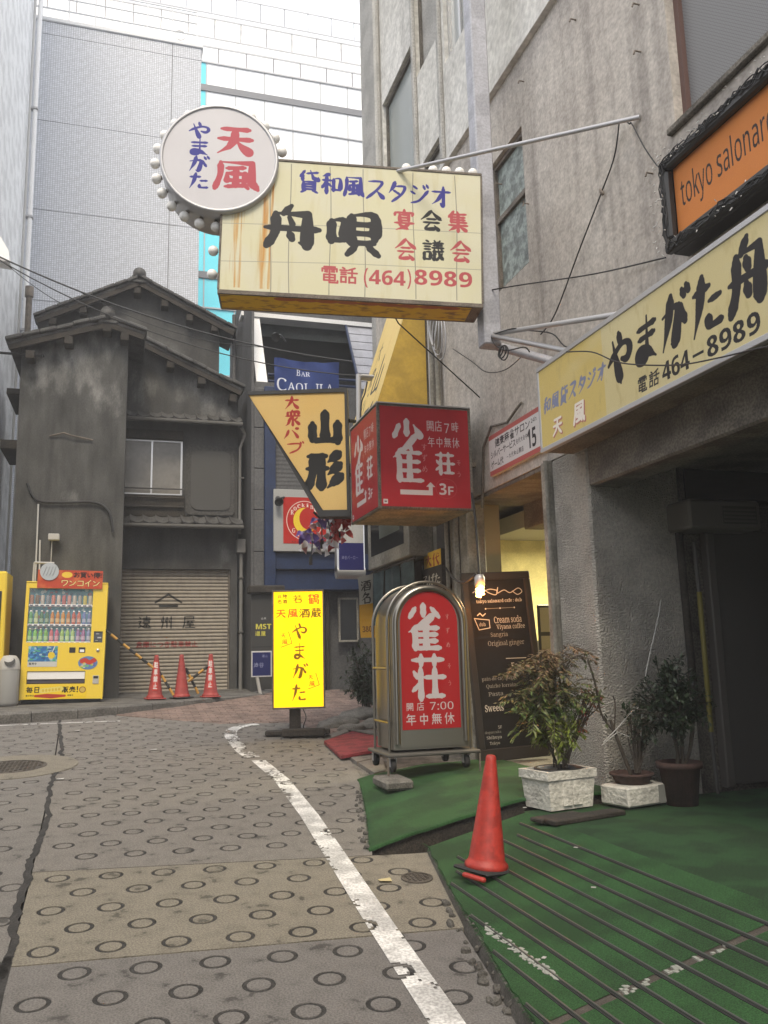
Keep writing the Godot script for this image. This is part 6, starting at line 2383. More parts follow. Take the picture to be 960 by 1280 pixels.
	for k in 130:
		var f := r.randf()
		var p := Vector3(x - .07, (yt if r.randf() < .5 else ya) + r.randf_range(-.07, .07), z0 + f * (L - .5))
		if r.randf() < .22:
			p = Vector3(x - .06, r.randf_range(ya, yt), z0 + r.randf_range(-.06, .07))
		tube(tips, [p, p + Vector3(-.012, r.randf_range(-.02, .012), r.randf_range(-.012, .012))], .0035, 4)
	obj("bulb_tips", tips, M.white_cable, t).set_meta("kind", "stuff")
	# small white notice with red bands
	x = 3.36
	var a := at_x(611, 546, x)
	var c := at_x(676, 566, x)
	t = thing("notice_sign", "white notice board with red bands and black lettering above the stair entrance", "sign", Vector3(x, 3.3, (a.z + c.z) / 2))
	s = sheet(420, 160, lin(.60, .59, .58))
	s.fill(0, 0, 420, 18, lin(.40, .10, .09))
	s.fill(0, 142, 420, 160, lin(.40, .10, .09))
	s.row("健康麻雀サロン", 50, 24, 36, 34, Vector2(39, 0), .055, ink)
	s.row("シルバーサービス", 12, 66, 24, 28, Vector2(25, 0), .06, ink)
	s.row("名代大会中山", 214, 70, 14, 20, Vector2(17, 0), .05, ink)
	s.row("ゲーム代", 12, 106, 24, 28, Vector2(25, 0), .06, ink)
	s.row("一ー大代和山開店", 118, 108, 15, 20, Vector2(19, 0), .05, ink)
	s.latin("15", 296, 62, 356, 132, ink, LETTERS_SANS, true)
	s.latin("24h", 326, 28, 364, 44, ink)
	st = S()
	cbox(st, Vector3(x, 3.30, a.z), Vector3(WALL_X - .002, 3.70, c.z + .12), .006)
	obj("board", st, M.dim_white, t)
	face("print", printed(s.tex(), .5), t, Vector3(x - .004, 3.698, a.z + .003), Vector3(0, 0, c.z + .12 - a.z - .006), Vector3(0, -.395, 0))
func build_hanging_signs():
	build_banquet_sign()
	build_cube_sign()
	build_triangle_sign()
	build_box_sign()
	build_streamers()
func build_banquet_sign():
	var an := deg_to_rad(10.4)
	var D := Vector3(cos(an), 0, sin(an))
	var tilt := deg_to_rad(-1.9)
	var ex := D * cos(tilt) + Vector3.UP * sin(tilt)
	var ey := Vector3.UP * cos(tilt) - D * sin(tilt)
	var ez := ex.cross(ey)
	var P0 := at_x(600, 300, 2.85)
	var W := 2.235
	var H := 1.245
	var deep := .34
	var o := P0 + D * .0 + Vector3.UP * (4.515 - P0.y) - ex * W
	var t := thing("hanging_sign", "big yellowed box sign with a round white disc and globe bulbs", "sign")
	t.transform = Transform3D(Basis(ex, ey, ez), o)
	var st := S()
	cbox(st, Vector3(0, 0, -deep), Vector3(W, H, 0), .012)
	part("cabinet", st, M.rust_steel, t)
	# face
	var s := sheet(880, 490, lin(.60, .575, .40))
	var pin := Pin.new(Vector2(273, 192), Vector2(592, 218), Vector2(273, 366), 880, 490)
	s.grime(noise(35, .004, 4), Vector2(1, 1), -.2, .4, lin(.60, .59, .50))
	s.grime(noise(36, .02, 4), Vector2(1, .12), .22, .45, lin(.50, .44, .23))
	# rust and brown runs near the disc
	var seep := noise(37, .05, 4)
	for y in range(40, 478):
		for x in range(14, 240):
			var k := 0.0
			for e in [[.158, .020], [.185, .010], [.06, .025]]:
				k = maxf(k, (1.0 - absf(float(x) / 880 - e[0] - .002 * sin(y * .013)) / e[1]) * (.55 if e[0] < .1 else 1.0))
			k = clampf(k * .9 + seep.get_noise_2d(x * 1.6, y * .07) * .9 - .15, 0, .9) if k > 0 else 0.0
			if k > .02:
				s.dab((y * s.w + x) * 3, lin(.50, .24, .06).lerp(lin(.33, .11, .025), clampf(seep.get_noise_2d(x * 2.2 + 50, y * .04) * 1.5, 0, 1)), k)
	for u in [330, 353, 402, 444, 506, 559]:
		var line := []
		for k in 9:
			var f := k / 8.0
			line.append(pin.at(u + 1.2 * sin(f * 5 + u) + f * 3, lerpf(196 + (u - 273) * .08, 370 + (u - 273) * .055, f)))
		s.line(line, 1.4, lin(.24, .23, .19))
	for v in [286, 335]:
		s.line([pin.at(274, v - 6), pin.at(420, v), pin.at(600, v + 12)], 1.1, lin(.32, .31, .25))
	var blue := lin(.045, .045, .24)
	var red := lin(.42, .085, .095)
	var ink := lin(.03, .03, .032)
	var top7 := "貸和風スタジオ"
	for i in 7:
		var u := 363 + i * 27.5
		var v := 209 + i * 3.6
		write(s, pin, top7[i], u, v, u + 27, v + 33, .07, blue, 1.0)
	write(s, pin, "舟", 321, 254, 394, 320, .088, ink, 1.0)
	write(s, pin, "唄", 400, 262, 466, 330, .08, ink, 1.0)
	for i in 3:
		write(s, pin, "宴会集"[i], 481 + i * 34, 263 + i * 1.5, 509 + i * 34, 294 + i * 1.5, .065, [red, ink, red][i], .8)
		write(s, pin, "会議会"[i], 483 + i * 34.5, 302 + i * 2, 511 + i * 34.5, 334 + i * 2, .062, [red, ink, red][i], .8)
	write(s, pin, "電", 393, 337, 415, 362, .055, red)
	write(s, pin, "話", 416, 339, 438, 363, .055, red)
	for e in [["(", 446, 341, 451, 367, false], ["464", 452, 343, 497, 366, true], [")", 499, 344, 504, 370, false], ["8989", 508, 344, 580, 370, true]]:
		var a := pin.at(e[1], e[2])
		var b := pin.at(e[3], e[4])
		s.latin(e[0], a.x, a.y, b.x, b.y, red, LETTERS_SANS, e[5])
	var f := S()
	quad(f, Vector3(.012, H - .012, .005), Vector3(W - .012, H - .012, .005), Vector3(W - .012, .03, .005), Vector3(.012, .03, .005))
	part("face_sheet", f, printed(s.tex(), .5), t)
	for e in [[0, H - .02, W, H + .004], [0, -.004, W, .035], [-.004, .036, .014, H - .021], [W - .014, .036, W + .004, H - .021]]:
		st = S()
		cbox(st, Vector3(e[0], e[1], -.03), Vector3(e[2], e[3], .012), .004)
		part("trim", st, M.rust_steel, t)
	# peeling underside
	s = sheet(512, 96, lin(.62, .42, .03))
	s.grime(noise(45, .02, 4), Vector2(1, 1.4), .12, .9, lin(.25, .14, .04))
	for i in 9:
		s.ellipse(130 + i * 42, 10, 24, 12, lin(.36, .12, .05))
	s.grime(noise(46, .03, 4), Vector2(.6, 1.4), .28, 1.0, lin(.10, .075, .05))
	f = S()
	quad(f, Vector3(.02, -.006, 0), Vector3(W - .1, -.006, 0), Vector3(W - .1, -.006, -deep + .05), Vector3(.02, -.006, -deep + .05))
	part("underside", f, printed(s.tex(), .5), t)
	# round disc
	var c := Vector3(.0 - .03, (5.768 - 4.515) - .06, 0)
	var R := .497
	var fr := Transform3D(Basis(Vector3.RIGHT, PI / 2), c)
	st = S()
	lathe(st, [Vector2(0, -.36), Vector2(R, -.36), Vector2(R, .045), Vector2(R - .012, .055), Vector2(R - .03, .055), Vector2(R - .032, .043)], 48, fr)
	var drum := part("disc_drum", st, M.galvanised, t)
	s = sheet(420, 420, lin(.56, .55, .57))
	s.grime(noise(55, .006, 3), Vector2(1, 1), 0.0, .35, lin(.51, .50, .515))
	pin = Pin.new(Vector2(193, 133), Vector2(345, 136), Vector2(193, 273), 420, 420)
	red = lin(.42, .08, .10)
	write(s, pin, "天", 262, 155, 317, 202, .085, red, 1.0)
	write(s, pin, "風", 259, 204, 326, 251, .075, red, 1.0)
	for i in 4:
		write(s, pin, "やまがた"[i], 225 + i * 1.2, 155 + i * 23.5, 255 + i * 1, 181 + i * 23, .075, blue, 1.0)
	f = S()
	disc(f, c + Vector3(0, 0, .046), Vector3.RIGHT, Vector3.UP, R - .03, 48)
	part("disc_face", f, printed(s.tex(), .3), t)
	# globe bulbs round the disc and along the upper edge
	var globe := plain(lin(.78, .77, .74), .25)
	var gm := S()
	lathe(gm, globe_profile(.044), 14)
	var gmesh := mesh_of(gm)
	var sm := S()
	tube(sm, [Vector3(0, 0, 0), Vector3(0, -.05, 0)], .018, 8)
	var smesh := mesh_of(sm)
	for k in 20:
		var a := deg_to_rad(20 + k * 14.6)
		var d := Vector3(cos(a), sin(a), 0)
		var p := c + d * (R + .055) + Vector3(0, 0, -.10)
		if p.x > .02 and p.y < H - .05:
			continue
		var g := put("bulb", gmesh, globe, t)
		g.position = p
		var q := put("socket", smesh, M.rust_steel, g)
		q.basis = Basis(Quaternion(Vector3.UP, d))
	for k in 2:
		var g := put("bulb", gmesh, globe, t)
		g.position = Vector3(-.06, H * (.17 + .17 * k), -.1)
	for k in 6:
		var g := put("bulb", gmesh, globe, t)
		g.position = Vector3(W * (.705 + k * .053), H + .04, -.06)
		put("socket", smesh, M.rust_steel, g)
	# steel post, tie rod and bracket arms that carry it
	var post := thing("sign_post", "pale mauve square steel post carrying the big box sign", "post", Vector3(2.98, 4.2, -6.42))
	st = S()
	var pa := at_x(604, 431, 2.98)
	cbox(st, Vector3(2.92, 4.26, pa.z + .02), Vector3(3.08, 11.5, pa.z + .18), .012)
	obj("post", st, M.post_steel, post)
	for y in [4.75, 5.6]:
		st = S()
		cbox(st, Vector3(2.84, y, pa.z + .05), Vector3(2.918, y + .12, pa.z + .15), .008)
		obj("clamp", st, M.rust_steel, post)
	for e in [[at_x(613, 418, 3.0), at_x(790, 390, 3.38)], [at_x(616, 420, 2.99), at_x(716, 440, 3.3)]]:
		st = S()
		tube(st, [e[0], e[1]], .022, 8)
		obj("arm", st, M.galvanised, post)
	st = S()
	var q0 := at_x(604, 428, 3.0)
	var q1 := at_x(706, 456, 3.38)
	tube(st, [q0, q1], .038, 4)
	obj("channel_arm", st, M.post_steel, post)
	for y in [9.5, 11.0]:
		st = S()
		cbox(st, Vector3(3.081, y, pa.z + .06), Vector3(WALL_X - .065, y + .08, pa.z + .14), .006)
		obj("wall_tie", st, M.post_steel, post)
	st = S()
	var rod0: Vector3 = t.transform * Vector3(W * .60, H + .01, -.15)
	tube(st, [rod0, at_x(800, 146, WALL_X - .01)], .017, 8)
	tag(obj("tie_rod", st, M.galvanised), "thin grey rod from the box sign up to the concrete wall", "rod")
func globe_profile(r: float) -> Array:
	var out := []
	for k in 11:
		var a := -PI / 2 + PI * k / 10
		out.append(Vector2(maxf(0.0, cos(a)) * r, sin(a) * r))
	return out
func build_cube_sign():
	var x0 := 2.28
	var x1 := 3.24
	var ya := 2.995
	var yt := 4.03
	var za := -7.6
	var zb := -8.62
	var t := thing("cube_sign", "red cube-shaped sign with white lettering hung on the concrete wall", "sign", Vector3(2.76, ya, -8.1))
	var st := S()
	cbox(st, Vector3(x0, ya, za), Vector3(x1, yt, zb), .012)
	obj("cabinet", st, M.soffit, t)
	var s := sheet(320, 346, lin(.36, .022, .030))
	s.grime(noise(65, .01, 3), Vector2(1, 1), .1, .35, lin(.28, .018, .025))
	var c := lin(.55, .50, .50)
	var pin := Pin.new(Vector2(235, 80), Vector2(835, 118), Vector2(245, 788), 320, 346)
	write(s, pin, "雀", 292, 165, 540, 635, .066, c, 1.0)
	s.fill(66, 288, 182, 305, c)
	s.fill(168, 270, 182, 290, c)
	var tri3 := [Vector2(160, 275), Vector2(175, 260), Vector2(190, 275)]
	for k in 15:
		s.line([tri3[0].lerp(tri3[1], k / 15.0), tri3[2].lerp(tri3[1], k / 15.0)], .8, c)
	for i in 4:
		if i == 2:
			s.latin("7", 232, 50, 250, 84, c, LETTERS_SANS)
		else:
			write(s, pin, "開店 時"[i], 550 + i * 57, 186 + i * 3, 600 + i * 57, 268 + i * 3, .05, c)
		write(s, pin, "年中無休"[i], 556 + i * 56, 305 + i * 3, 606 + i * 56, 382 + i * 3, .05, c)
	write(s, pin, "荘", 598, 412, 742, 585, .075, c, .8)
	s.latin("3", 206, 262, 232, 302, c, LETTERS_SANS, true)
	s.latin("F", 238, 272, 258, 302, c, LETTERS_SANS, true)
	for k in 40:
		s.seg(Vector2(232, 280) + Vector2(38, 34) * Vector2.from_angle(TAU * k / 40), Vector2(232, 280) + Vector2(38, 34) * Vector2.from_angle(TAU * (k + 1) / 40), .7, .7, lin(.45, .08, .08))
	for i in 3:
		s.glyph("すずめ"[i], 146, 126 + i * 38, 20, 24, .05, lin(.48, .2, .2))
	for i in 2:
		s.glyph("そう"[i], 272, 178 + i * 40, 16, 20, .05, lin(.48, .2, .2))
	s.fill(6, 322, 22, 338, c)
	s.fill(10, 328, 18, 332, lin(.05, .02, .02))
	var m := printed(s.tex(), .28)
	face("front_sheet", m, t, Vector3(x0 + .022, yt - .022, za + .004), Vector3(x1 - x0 - .044, 0, 0), Vector3(0, -(yt - ya) + .044, 0))
	face("side_sheet", m, t, Vector3(x0 - .004, yt - .022, zb + .022), Vector3(0, 0, za - zb - .044), Vector3(0, -(yt - ya) + .044, 0))
	for e in [[x0 - .008, za + .008], [x1 - .02, za + .008], [x0 - .008, zb + .02]]:
		st = S()
		cbox(st, Vector3(e[0], ya - .004, e[1]), Vector3(e[0] + .028, yt + .004, e[1] - .028), .004)
		obj("corner_trim", st, M.soffit, t)
	st = S()
	box(st, Vector3(x0 - .01, yt + .003, za + .01), Vector3(x1 + .01, yt + .016, zb))
	obj("cap_sheet", st, M.galvanised, t)
	st = S()
	box(st, Vector3(x0 + .03, ya - .006, za - .03), Vector3(x1 - .03, ya - .002, zb + .03))
	obj("bottom_sheet", st, mottled(lin(.16, .11, .06), lin(.34, .25, .14), .5, .8, .4, .7, .05, 761), t)
	for z in [-7.85, -8.35]:
		st = S()
		box(st, Vector3(x1 + .002, 3.5, z), Vector3(WALL_X - .003, 3.58, z - .06))
		obj("bracket", st, M.rust_steel, t)
func build_triangle_sign():
	var an := deg_to_rad(18.5)
	var ex := Vector3(cos(an), 0, sin(an))
	var n := Vector3(-sin(an), 0, cos(an))
	var P := at_z(436, 560, -9.25)
	var t := thing("wedge_sign", "wedge-shaped pale orange sign in a dark frame with black brush lettering", "sign")
	t.transform = Transform3D(Basis(ex, Vector3.UP, n), P)
	var loc := func(u, v):
		var q: Vector3 = at_plane(u, v, P, n) - P
		return Vector2(q.dot(ex), q.y)
	var outer := PackedVector2Array([loc.call(309, 490), loc.call(434, 485.5), loc.call(438, 646), loc.call(399, 646)])
	var inner := PackedVector2Array([loc.call(309.5 + 1, 494), loc.call(430.5, 490.5), loc.call(434, 637.5), loc.call(404, 638)])
	var st := S()
	prism(st, outer, Vector3.ZERO, Vector3.RIGHT, Vector3.UP, Vector3(0, 0, -.16))
	part("cabinet", st, M.black_metal, t)
	# raised rim
	st = S()
	for i in 4:
		var j := (i + 1) % 4
		prism(st, PackedVector2Array([outer[i], outer[j], inner[j], inner[i]]), Vector3(0, 0, .001), Vector3.RIGHT, Vector3.UP, Vector3(0, 0, .022))
	part("rim", st, M.black_metal, t)
	var lo: Vector2 = Vector2(inner[0].x, inner[3].y)
	var hi: Vector2 = Vector2(inner[2].x, inner[1].y)
	var s := sheet(300, 360, lin(.60, .42, .16))
	s.grime(noise(75, .006, 3), Vector2(1, 1), 0.0, .3, lin(.62, .39, .12))
	var pin := Pin.new(Vector2(310.5, 491), Vector2(430.5, 490.5), Vector2(310.5, 638), 300, 360)
	var red := lin(.33, .035, .03)
	var ink := lin(.02, .02, .02)
	write(s, pin, "大", 355, 493, 374, 511, .075, red, 1.0)
	write(s, pin, "衆", 355, 511, 376, 532, .06, red, 1.0)
	write(s, pin, "パ", 353, 533, 374, 549, .075, red, 1.0)
	write(s, pin, "ブ", 356, 551, 379, 567, .075, red, 1.0)
	write(s, pin, "山", 383, 511, 427, 556, .105, ink, 1.0)
	write(s, pin, "形", 380, 563, 427, 614, .10, ink, 1.0)
	st = S()
	var uv := func(p): return Vector2((p.x - lo.x) / (hi.x - lo.x), (hi.y - p.y) / (hi.y - lo.y))
	for k in [[0, 1, 2], [0, 2, 3]]:
		tri(st, Vector3(inner[k[0]].x, inner[k[0]].y, .005), Vector3(inner[k[1]].x, inner[k[1]].y, .005), Vector3(inner[k[2]].x, inner[k[2]].y, .005), uv.call(inner[k[0]]), uv.call(inner[k[1]]), uv.call(inner[k[2]]))
	part("face_sheet", st, printed(s.tex(), .35), t)
	var e := t.transform * Vector3(0, .3, -.08)
	for y in [.35, -.3]:
		st = S()
		var a := t.transform * Vector3(.0, y, -.08)
		tube(st, [a, Vector3(WALL_X - .1, a.y + .05, a.z - .35)], .025, 8)
		obj("arm", st, M.black_metal, t)
func build_box_sign():
	# silver-edged lightbox with a blue lower half
	var z := -12.6
	var a := at_z(421, 650, z)
	var b := at_z(457, 716, z)
	var t := thing("lightbox_sign", "silver-edged projecting lightbox, white above and dark blue below", "sign", Vector3(a.x, b.y, z))
	var st := S()
	cbox(st, Vector3(a.x, b.y, z - .2), Vector3(b.x, a.y + .2, z), .03)
	obj("cabinet", st, M.aluminium, t)
	var s := sheet(128, 220, lin(.46, .46, .45))
	s.grime(noise(95, .03, 3), Vector2(1, 1), .1, .3, lin(.36, .36, .35))
	s.fill(0, 122, 128, 220, lin(.024, .024, .12))
	s.fill(14, 72, 24, 108, lin(.05, .05, .05))
	s.row("店名中日", 16, 74, 7, 7, Vector2(0, 8), .06, lin(.5, .5, .5))
	s.row("渋谷バーロード", 14, 168, 12, 14, Vector2(14.5, 0), .05, lin(.34, .36, .46))
	face("face_sheet", printed(s.tex(), .35), t, Vector3(a.x + .025, a.y + .17, z + .004), Vector3(b.x - a.x - .05, 0, 0), Vector3(0, b.y - a.y - .13, 0))
	st = S()
	tube(st, [Vector3(a.x, b.y + .01, z - .09), Vector3(b.x, b.y + .01, z - .09)], .1, 14)
	obj("lower_rail", st, M.aluminium, t)
	st = S()
	tube(st, [Vector3(b.x - .05, a.y, z - .1), Vector3(b.x + .5, a.y + .02, z - .12)], .03, 8)
	obj("arm", st, M.galvanised, t)
func build_streamers():
	# foil decoration: twisted ribbons of red, white and violet hanging from a stem
	var z := -9.8
	var t := thing("foil_streamer", "bunch of shiny red, white and violet foil ribbons under the wedge sign", "decoration", at_z(405, 690, z))
	var r := RandomNumberGenerator.new()
	r.seed = 31
	var cols := [plain(lin(.55, .53, .55), .3), plain(lin(.12, .07, .28), .3), plain(lin(.45, .05, .05), .35), plain(lin(.60, .30, .30), .35)]
	for k in 46:
		var f := r.randf()
		var u := lerpf(378, 432, r.randf()) if k < 30 else lerpf(405, 440, r.randf())
		var v := lerpf(645, 685, r.randf()) - absf(u - 395) * .45 + 4
		var c := at_z(u, v, z + r.randf_range(-.15, .15))
		var st := S()
		st.set_smooth_group(1)
		var ang := r.randf() * TAU
		var d := Vector3(cos(ang), sin(ang) * .6 - .3, r.randf_range(-.4, .4)).normalized()
		var sd := d.cross(Vector3(0, 0, 1)).normalized()
		var l := r.randf_range(.12, .21)
		for i in 6:
			var t0 := i / 6.0
			var t1 := (i + 1) / 6.0
			var P := func(tt, w):
				var tw: float = tt * 3.5 + ang
				return c + d * (tt - .5) * l + sd * cos(tw) * w + Vector3(0, 0, 1) * sin(tw) * w + Vector3(0, -.25 * pow(tt - .5, 2) * l * 4, 0)
			quad(st, P.call(t0, -.042), P.call(t0, .042), P.call(t1, .042), P.call(t1, -.042))
		var ci := 0
		if u > 415: ci = 2
		elif k % 3 == 1: ci = 1
		elif k % 7 == 2: ci = 3
		obj("ribbon", st, cols[ci], t)
	for k in 4:
		var st := S()
		var p := at_z([391, 402, 410, 417][k], [675, 655, 650, 645][k], z)
		tube(st, [p, p + Vector3(.03 * (k - 1), -.22, .02)], .008, 5)
		cbox(st, p + Vector3(.03 * (k - 1) - .02, -.30, 0), p + Vector3(.03 * (k - 1) + .02, -.20, .02), .004)
		obj("tassel", st, M.black_metal, t)
	var st := S()
	tube(st, [at_z(392, 640, z), at_z(400, 648, z), at_z(440, 640, z), Vector3(WALL_X - .1, at_z(440, 630, z).y, z)], .015, 6)
	obj("stem", st, M.dark_wood, t)

# ---------------------------------------------------------------- standing signs
func build_standing_signs():
	build_lit_sign()
	build_arch_sign()
	build_chalkboard()
	build_bulb_lamp()
	build_blue_pole_sign()
func build_lit_sign():
	var base := at_road(370, 921)
	var an := deg_to_rad(13.0)
	var ex := Vector3(cos(an), 0, sin(an))
	var n := Vector3(-sin(an), 0, cos(an))
	var t := thing("lit_sign", "glowing yellow upright lightbox sign on a dark post and plank base", "sign", base, -an)
	var loc := func(u, v):
		var q: Vector3 = at_plane(u, v, base + n * .09, n) - base
		return Vector2(q.dot(ex), q.y)
	var a: Vector2 = loc.call(342, 740)
	var b: Vector2 = loc.call(404.5, 883)
	var st := S()
	# the dark frame
	for e in [[a.x - .02, b.y - .02, b.x + .02, b.y], [a.x - .02, a.y, b.x + .02, a.y + .02], [a.x - .02, b.y + .0005, a.x, a.y - .0005], [b.x, b.y + .0005, b.x + .02, a.y - .0005]]:
		st = S()
		cbox(st, Vector3(e[0], e[1], -.1), Vector3(e[2], e[3], .1), .004)
		part("frame", st, M.rust_steel, t)
	st = S()
	cbox(st, Vector3(a.x, b.y, -.099), Vector3(b.x, a.y, .06), .004)
	part("cabinet", st, M.dark_wood, t)
	var s := sheet(292, 682, Color(1.0, .81, .0))
	var k1 := lin(.13, .065, .004)
	var rd := lin(.62, .10, .005)
	for i in 2:
		s.glyph("北陸"[i], 22 + i * 32, 16, 26, 24, .065, k1)
		s.glyph("名酒"[i], 22 + i * 32, 46, 26, 24, .065, k1)
	s.glyph("若", 112, 20, 60, 48, .05, k1, .8)
	s.glyph("鶴", 206, 16, 66, 58, .06, rd, .6)
	for i in 4:
		s.glyph("天風酒蔵"[i], 12 + i * 70, 100, 62, 58, .06, rd if i < 2 else k1, .6)
	for i in 4:
		s.glyph("やまがた"[i], [106, 112, 106, 102][i], [186, 306, 426, 546][i], [94, 80, 100, 94][i], [104, 104, 96, 108][i], .06, k1, 1.0)
	for e in [[36, 238, 1], [196, 486, 1]]:
		var q := Vector2(e[0], e[1])
		s.line([q + Vector2(52, 2), q + Vector2(72, 70), q + Vector2(8, 92)], 1.6, k1)
		s.glyph("天", q.x + 6, q.y + 8, 30, 30, .045, rd, .8)
		s.glyph("風", q.x + 12, q.y + 44, 34, 34, .045, rd, .8)
	var m := printed(s.tex(), .4)
	m.emission_enabled = true
	m.emission_texture = m.albedo_texture
	m.emission = Color.BLACK
	m.emission_operator = BaseMaterial3D.EMISSION_OP_ADD
	m.emission_energy_multiplier = .6
	st = S()
	quad(st, Vector3(a.x, a.y, .085), Vector3(b.x, a.y, .085), Vector3(b.x, b.y, .085), Vector3(a.x, b.y, .085))
	part("glowing_sheet", st, m, t)
	var l := AreaLight3D.new()
	l.name = "sign_light"
	l.light_color = Color(1, .82, .2)
	l.light_energy = .15
	l.area_size = Vector2(b.x - a.x, a.y - b.y)
	l.area_range = 6.0
	l.shadow_enabled = true
	t.add_child(l)
	l.transform = Transform3D(Basis(Vector3.UP, PI), Vector3((a.x + b.x) / 2, (a.y + b.y) / 2, .12))
	st = S()
	cbox(st, Vector3(-.075, .07, -.06), Vector3(.055, b.y - .02, .03), .008)
	part("post", st, M.dark_wood, t)
	st = S()
	cbox(st, Vector3(-.36, .02, -.16), Vector3(.40, .075, .02), .012)
	part("base_plank", st, M.dark_wood, t)
	st = S()
	cbox(st, Vector3(-.16, .012, .025), Vector3(.34, .10, .14), .012)
	part("base_plank", st, M.dark_wood, t)
	st = S()
	tube(st, curve([Vector3(.08, b.y - .02, 0), Vector3(.12, b.y - .12, .05), Vector3(.09, .1, .03), Vector3(.2, .03, -.2)], 6), .006, 5)
	part("flex", st, M.cable, t)
func build_arch_sign():
	var z := -7.02
	var a := at_z(493, 930, z)
	var b := at_z(587, 930, z)
	var x0 := a.x
	var x1 := b.x
	var yb := at_z(497, 938, z).y
	var cx := (x0 + x1) / 2
	var r := (x1 - x0) / 2
	var top := at_z(538, 731, z).y
	var deep := .50
	var t := thing("arch_sign", "round-topped stainless steel stand sign with red face on castors", "sign", Vector3(cx, .58, z - deep / 2))
	var arch := PackedVector2Array([Vector2(x0, yb), Vector2(x1, yb)])
	var inner := PackedVector2Array()
	for k in 17:
		var an := PI * k / 16
		arch.append(Vector2(cx + cos(an) * r, top - r + sin(an) * r))
	var st := S()
	prism(st, arch, Vector3(0, 0, z), Vector3.RIGHT, Vector3.UP, Vector3(0, 0, -deep))
	obj("cabinet", st, M.steel_dull, t)
	# polished skin round the sides, in flat sections with seams
	var path := []
	path.append(Vector2(x0 - .004, yb))
	path.append(Vector2(x0 - .004, yb + .42))
	path.append(Vector2(x0 - .004, yb + .80))
	for k in range(16, -1, -1):
		var an := PI * k / 16
		path.append(Vector2(cx + cos(an) * (r + .004), top - r + sin(an) * (r + .004)))
	path.append(Vector2(x1 + .004, yb))
	for i in path.size() - 1:
		if i < 3 or i == path.size() - 2 or i % 4 == 3:
			st = S()
			st.set_smooth_group(1)
			var last: int = i + 1 if i < 3 or i == path.size() - 2 else mini(i + 4, path.size() - 2)
			for j in range(i, last):
				var p: Vector2 = path[j]
				var q: Vector2 = path[j + 1]
				quad(st, Vector3(p.x, p.y, z - .06), Vector3(q.x, q.y, z - .06), Vector3(q.x, q.y, z - deep + .03), Vector3(p.x, p.y, z - deep + .03))
			obj("side_skin", st, M.steel, t)
	# red face
	var rx := r - .075
	var yr := at_z(538, 911, z).y
	var s := sheet(300, 600, lin(.33, .020, .022))
	s.grime(noise(105, .008, 3), Vector2(1, 1), .05, .35, lin(.34, .018, .02))
	var pin := Pin.new(Vector2(203, 140), Vector2(510, 140), Vector2(203, 785), 300, 600)
	var c := lin(.46, .42, .43)
	write(s, pin, "雀", 224, 196, 432, 416, .066, c, 1.0)
	write(s, pin, "荘", 246, 432, 442, 652, .066, c, .9)
	write(s, pin, "開", 225, 662, 262, 699, .05, c)
	write(s, pin, "店", 280, 662, 318, 699, .05, c)
	s.latin("7:00", 142, 486, 264, 520, c, LETTERS_SANS)
	for i in 4:
		write(s, pin, "年中無休"[i], 222 + i * 67, 714, 274 + i * 67, 765, .055, c)
	for i in 3:
		s.glyph("すずめ"[i], 238, 100 + i * 62, 20, 26, .05, lin(.45, .22, .2))
	for i in 2:
		s.glyph("そう"[i], 240, 320 + i * 74, 18, 24, .05, lin(.45, .22, .2))
	var redtop := top - .06
	var m := printed(s.tex(), .25)
	st = S()
	var uv := func(p): return Vector2((p.x - (cx - rx)) / (2 * rx), (redtop - p.y) / (redtop - yr))
	var pts := [Vector2(cx - rx, yr), Vector2(cx + rx, yr)]
	for k in 17:
		var an := PI * k / 16
		pts.append(Vector2(cx + cos(an) * rx, redtop - rx + sin(an) * rx))
	for k in range(1, pts.size() - 1):
		tri(st, V3(pts[0], z + .006), V3(pts[k + 1], z + .006), V3(pts[k], z + .006), uv.call(pts[0]), uv.call(pts[k + 1]), uv.call(pts[k]))
	obj("red_face", st, m, t)
	# bright rim and guard hoops
	var hoop := func(rad, zz, wid, y_low):
		var h := [Vector3(cx - rad, y_low, zz)]
		for k in 21:
			var an := PI * (20 - k) / 20
			h.append(Vector3(cx + cos(an) * rad, top - r + sin(an) * rad, zz))
		h.append(Vector3(cx + rad, y_low, zz))
		var q := S()
		tube(q, h, wid, 8)
		return q
	obj("rim", hoop.call(r - .03, z + .005, .028, yb + .05), M.steel, t)
	obj("guard_hoop", hoop.call(r + .03, z - .04, .012, yb - .02), M.steel, t)
	obj("guard_hoop", hoop.call(r + .03, z - deep + .02, .012, yb - .02), M.steel, t)
	for y in [yb + .22, yb + .68]:
		for x in [x0 - .03, x1 + .03]:
			st = S()
			tube(st, [Vector3(x, y, z - .04), Vector3(x, y, z - deep + .02)], .013, 8)
			obj("guard_bar", st, M.steel, t)
	# lower dark panel, base tray, castors
	st = S()
	box(st, Vector3(x0 + .03, yb + .02, z + .001), Vector3(x1 - .03, yr - .004, z + .008))
	obj("lower_panel", st, M.steel_dull, t)
	st = S()
	cbox(st, Vector3(x0 - .08, yb - .05, z - deep - .06), Vector3(x1 + .07, yb - .022, z + .08), .008)
	obj("base_tray", st, M.dim_steel, t)
	for e in [[x0 - .02, z - .0], [x1 - .04, z - .0], [x0 - .02, z - deep], [x1 - .04, z - deep]]:
		st = S()
		var yy := yb - .12
		lathe(st, [Vector2(0, -.02), Vector2(.05, -.02), Vector2(.055, -.012), Vector2(.055, .012), Vector2(.05, .02), Vector2(0, .02)], 16, Transform3D(Basis(Vector3.FORWARD, PI / 2), Vector3(e[0], yy, e[1])))
		var w := obj("castor", st, M.rubber, t)
		for sx in [-.027, .027]:
			st = S()
			box(st, Vector3(e[0] + sx - .003, yy - .01, e[1] - .02), Vector3(e[0] + sx + .003, yb - .055, e[1] + .02))
			obj("fork_cheek", st, M.galvanised, w)
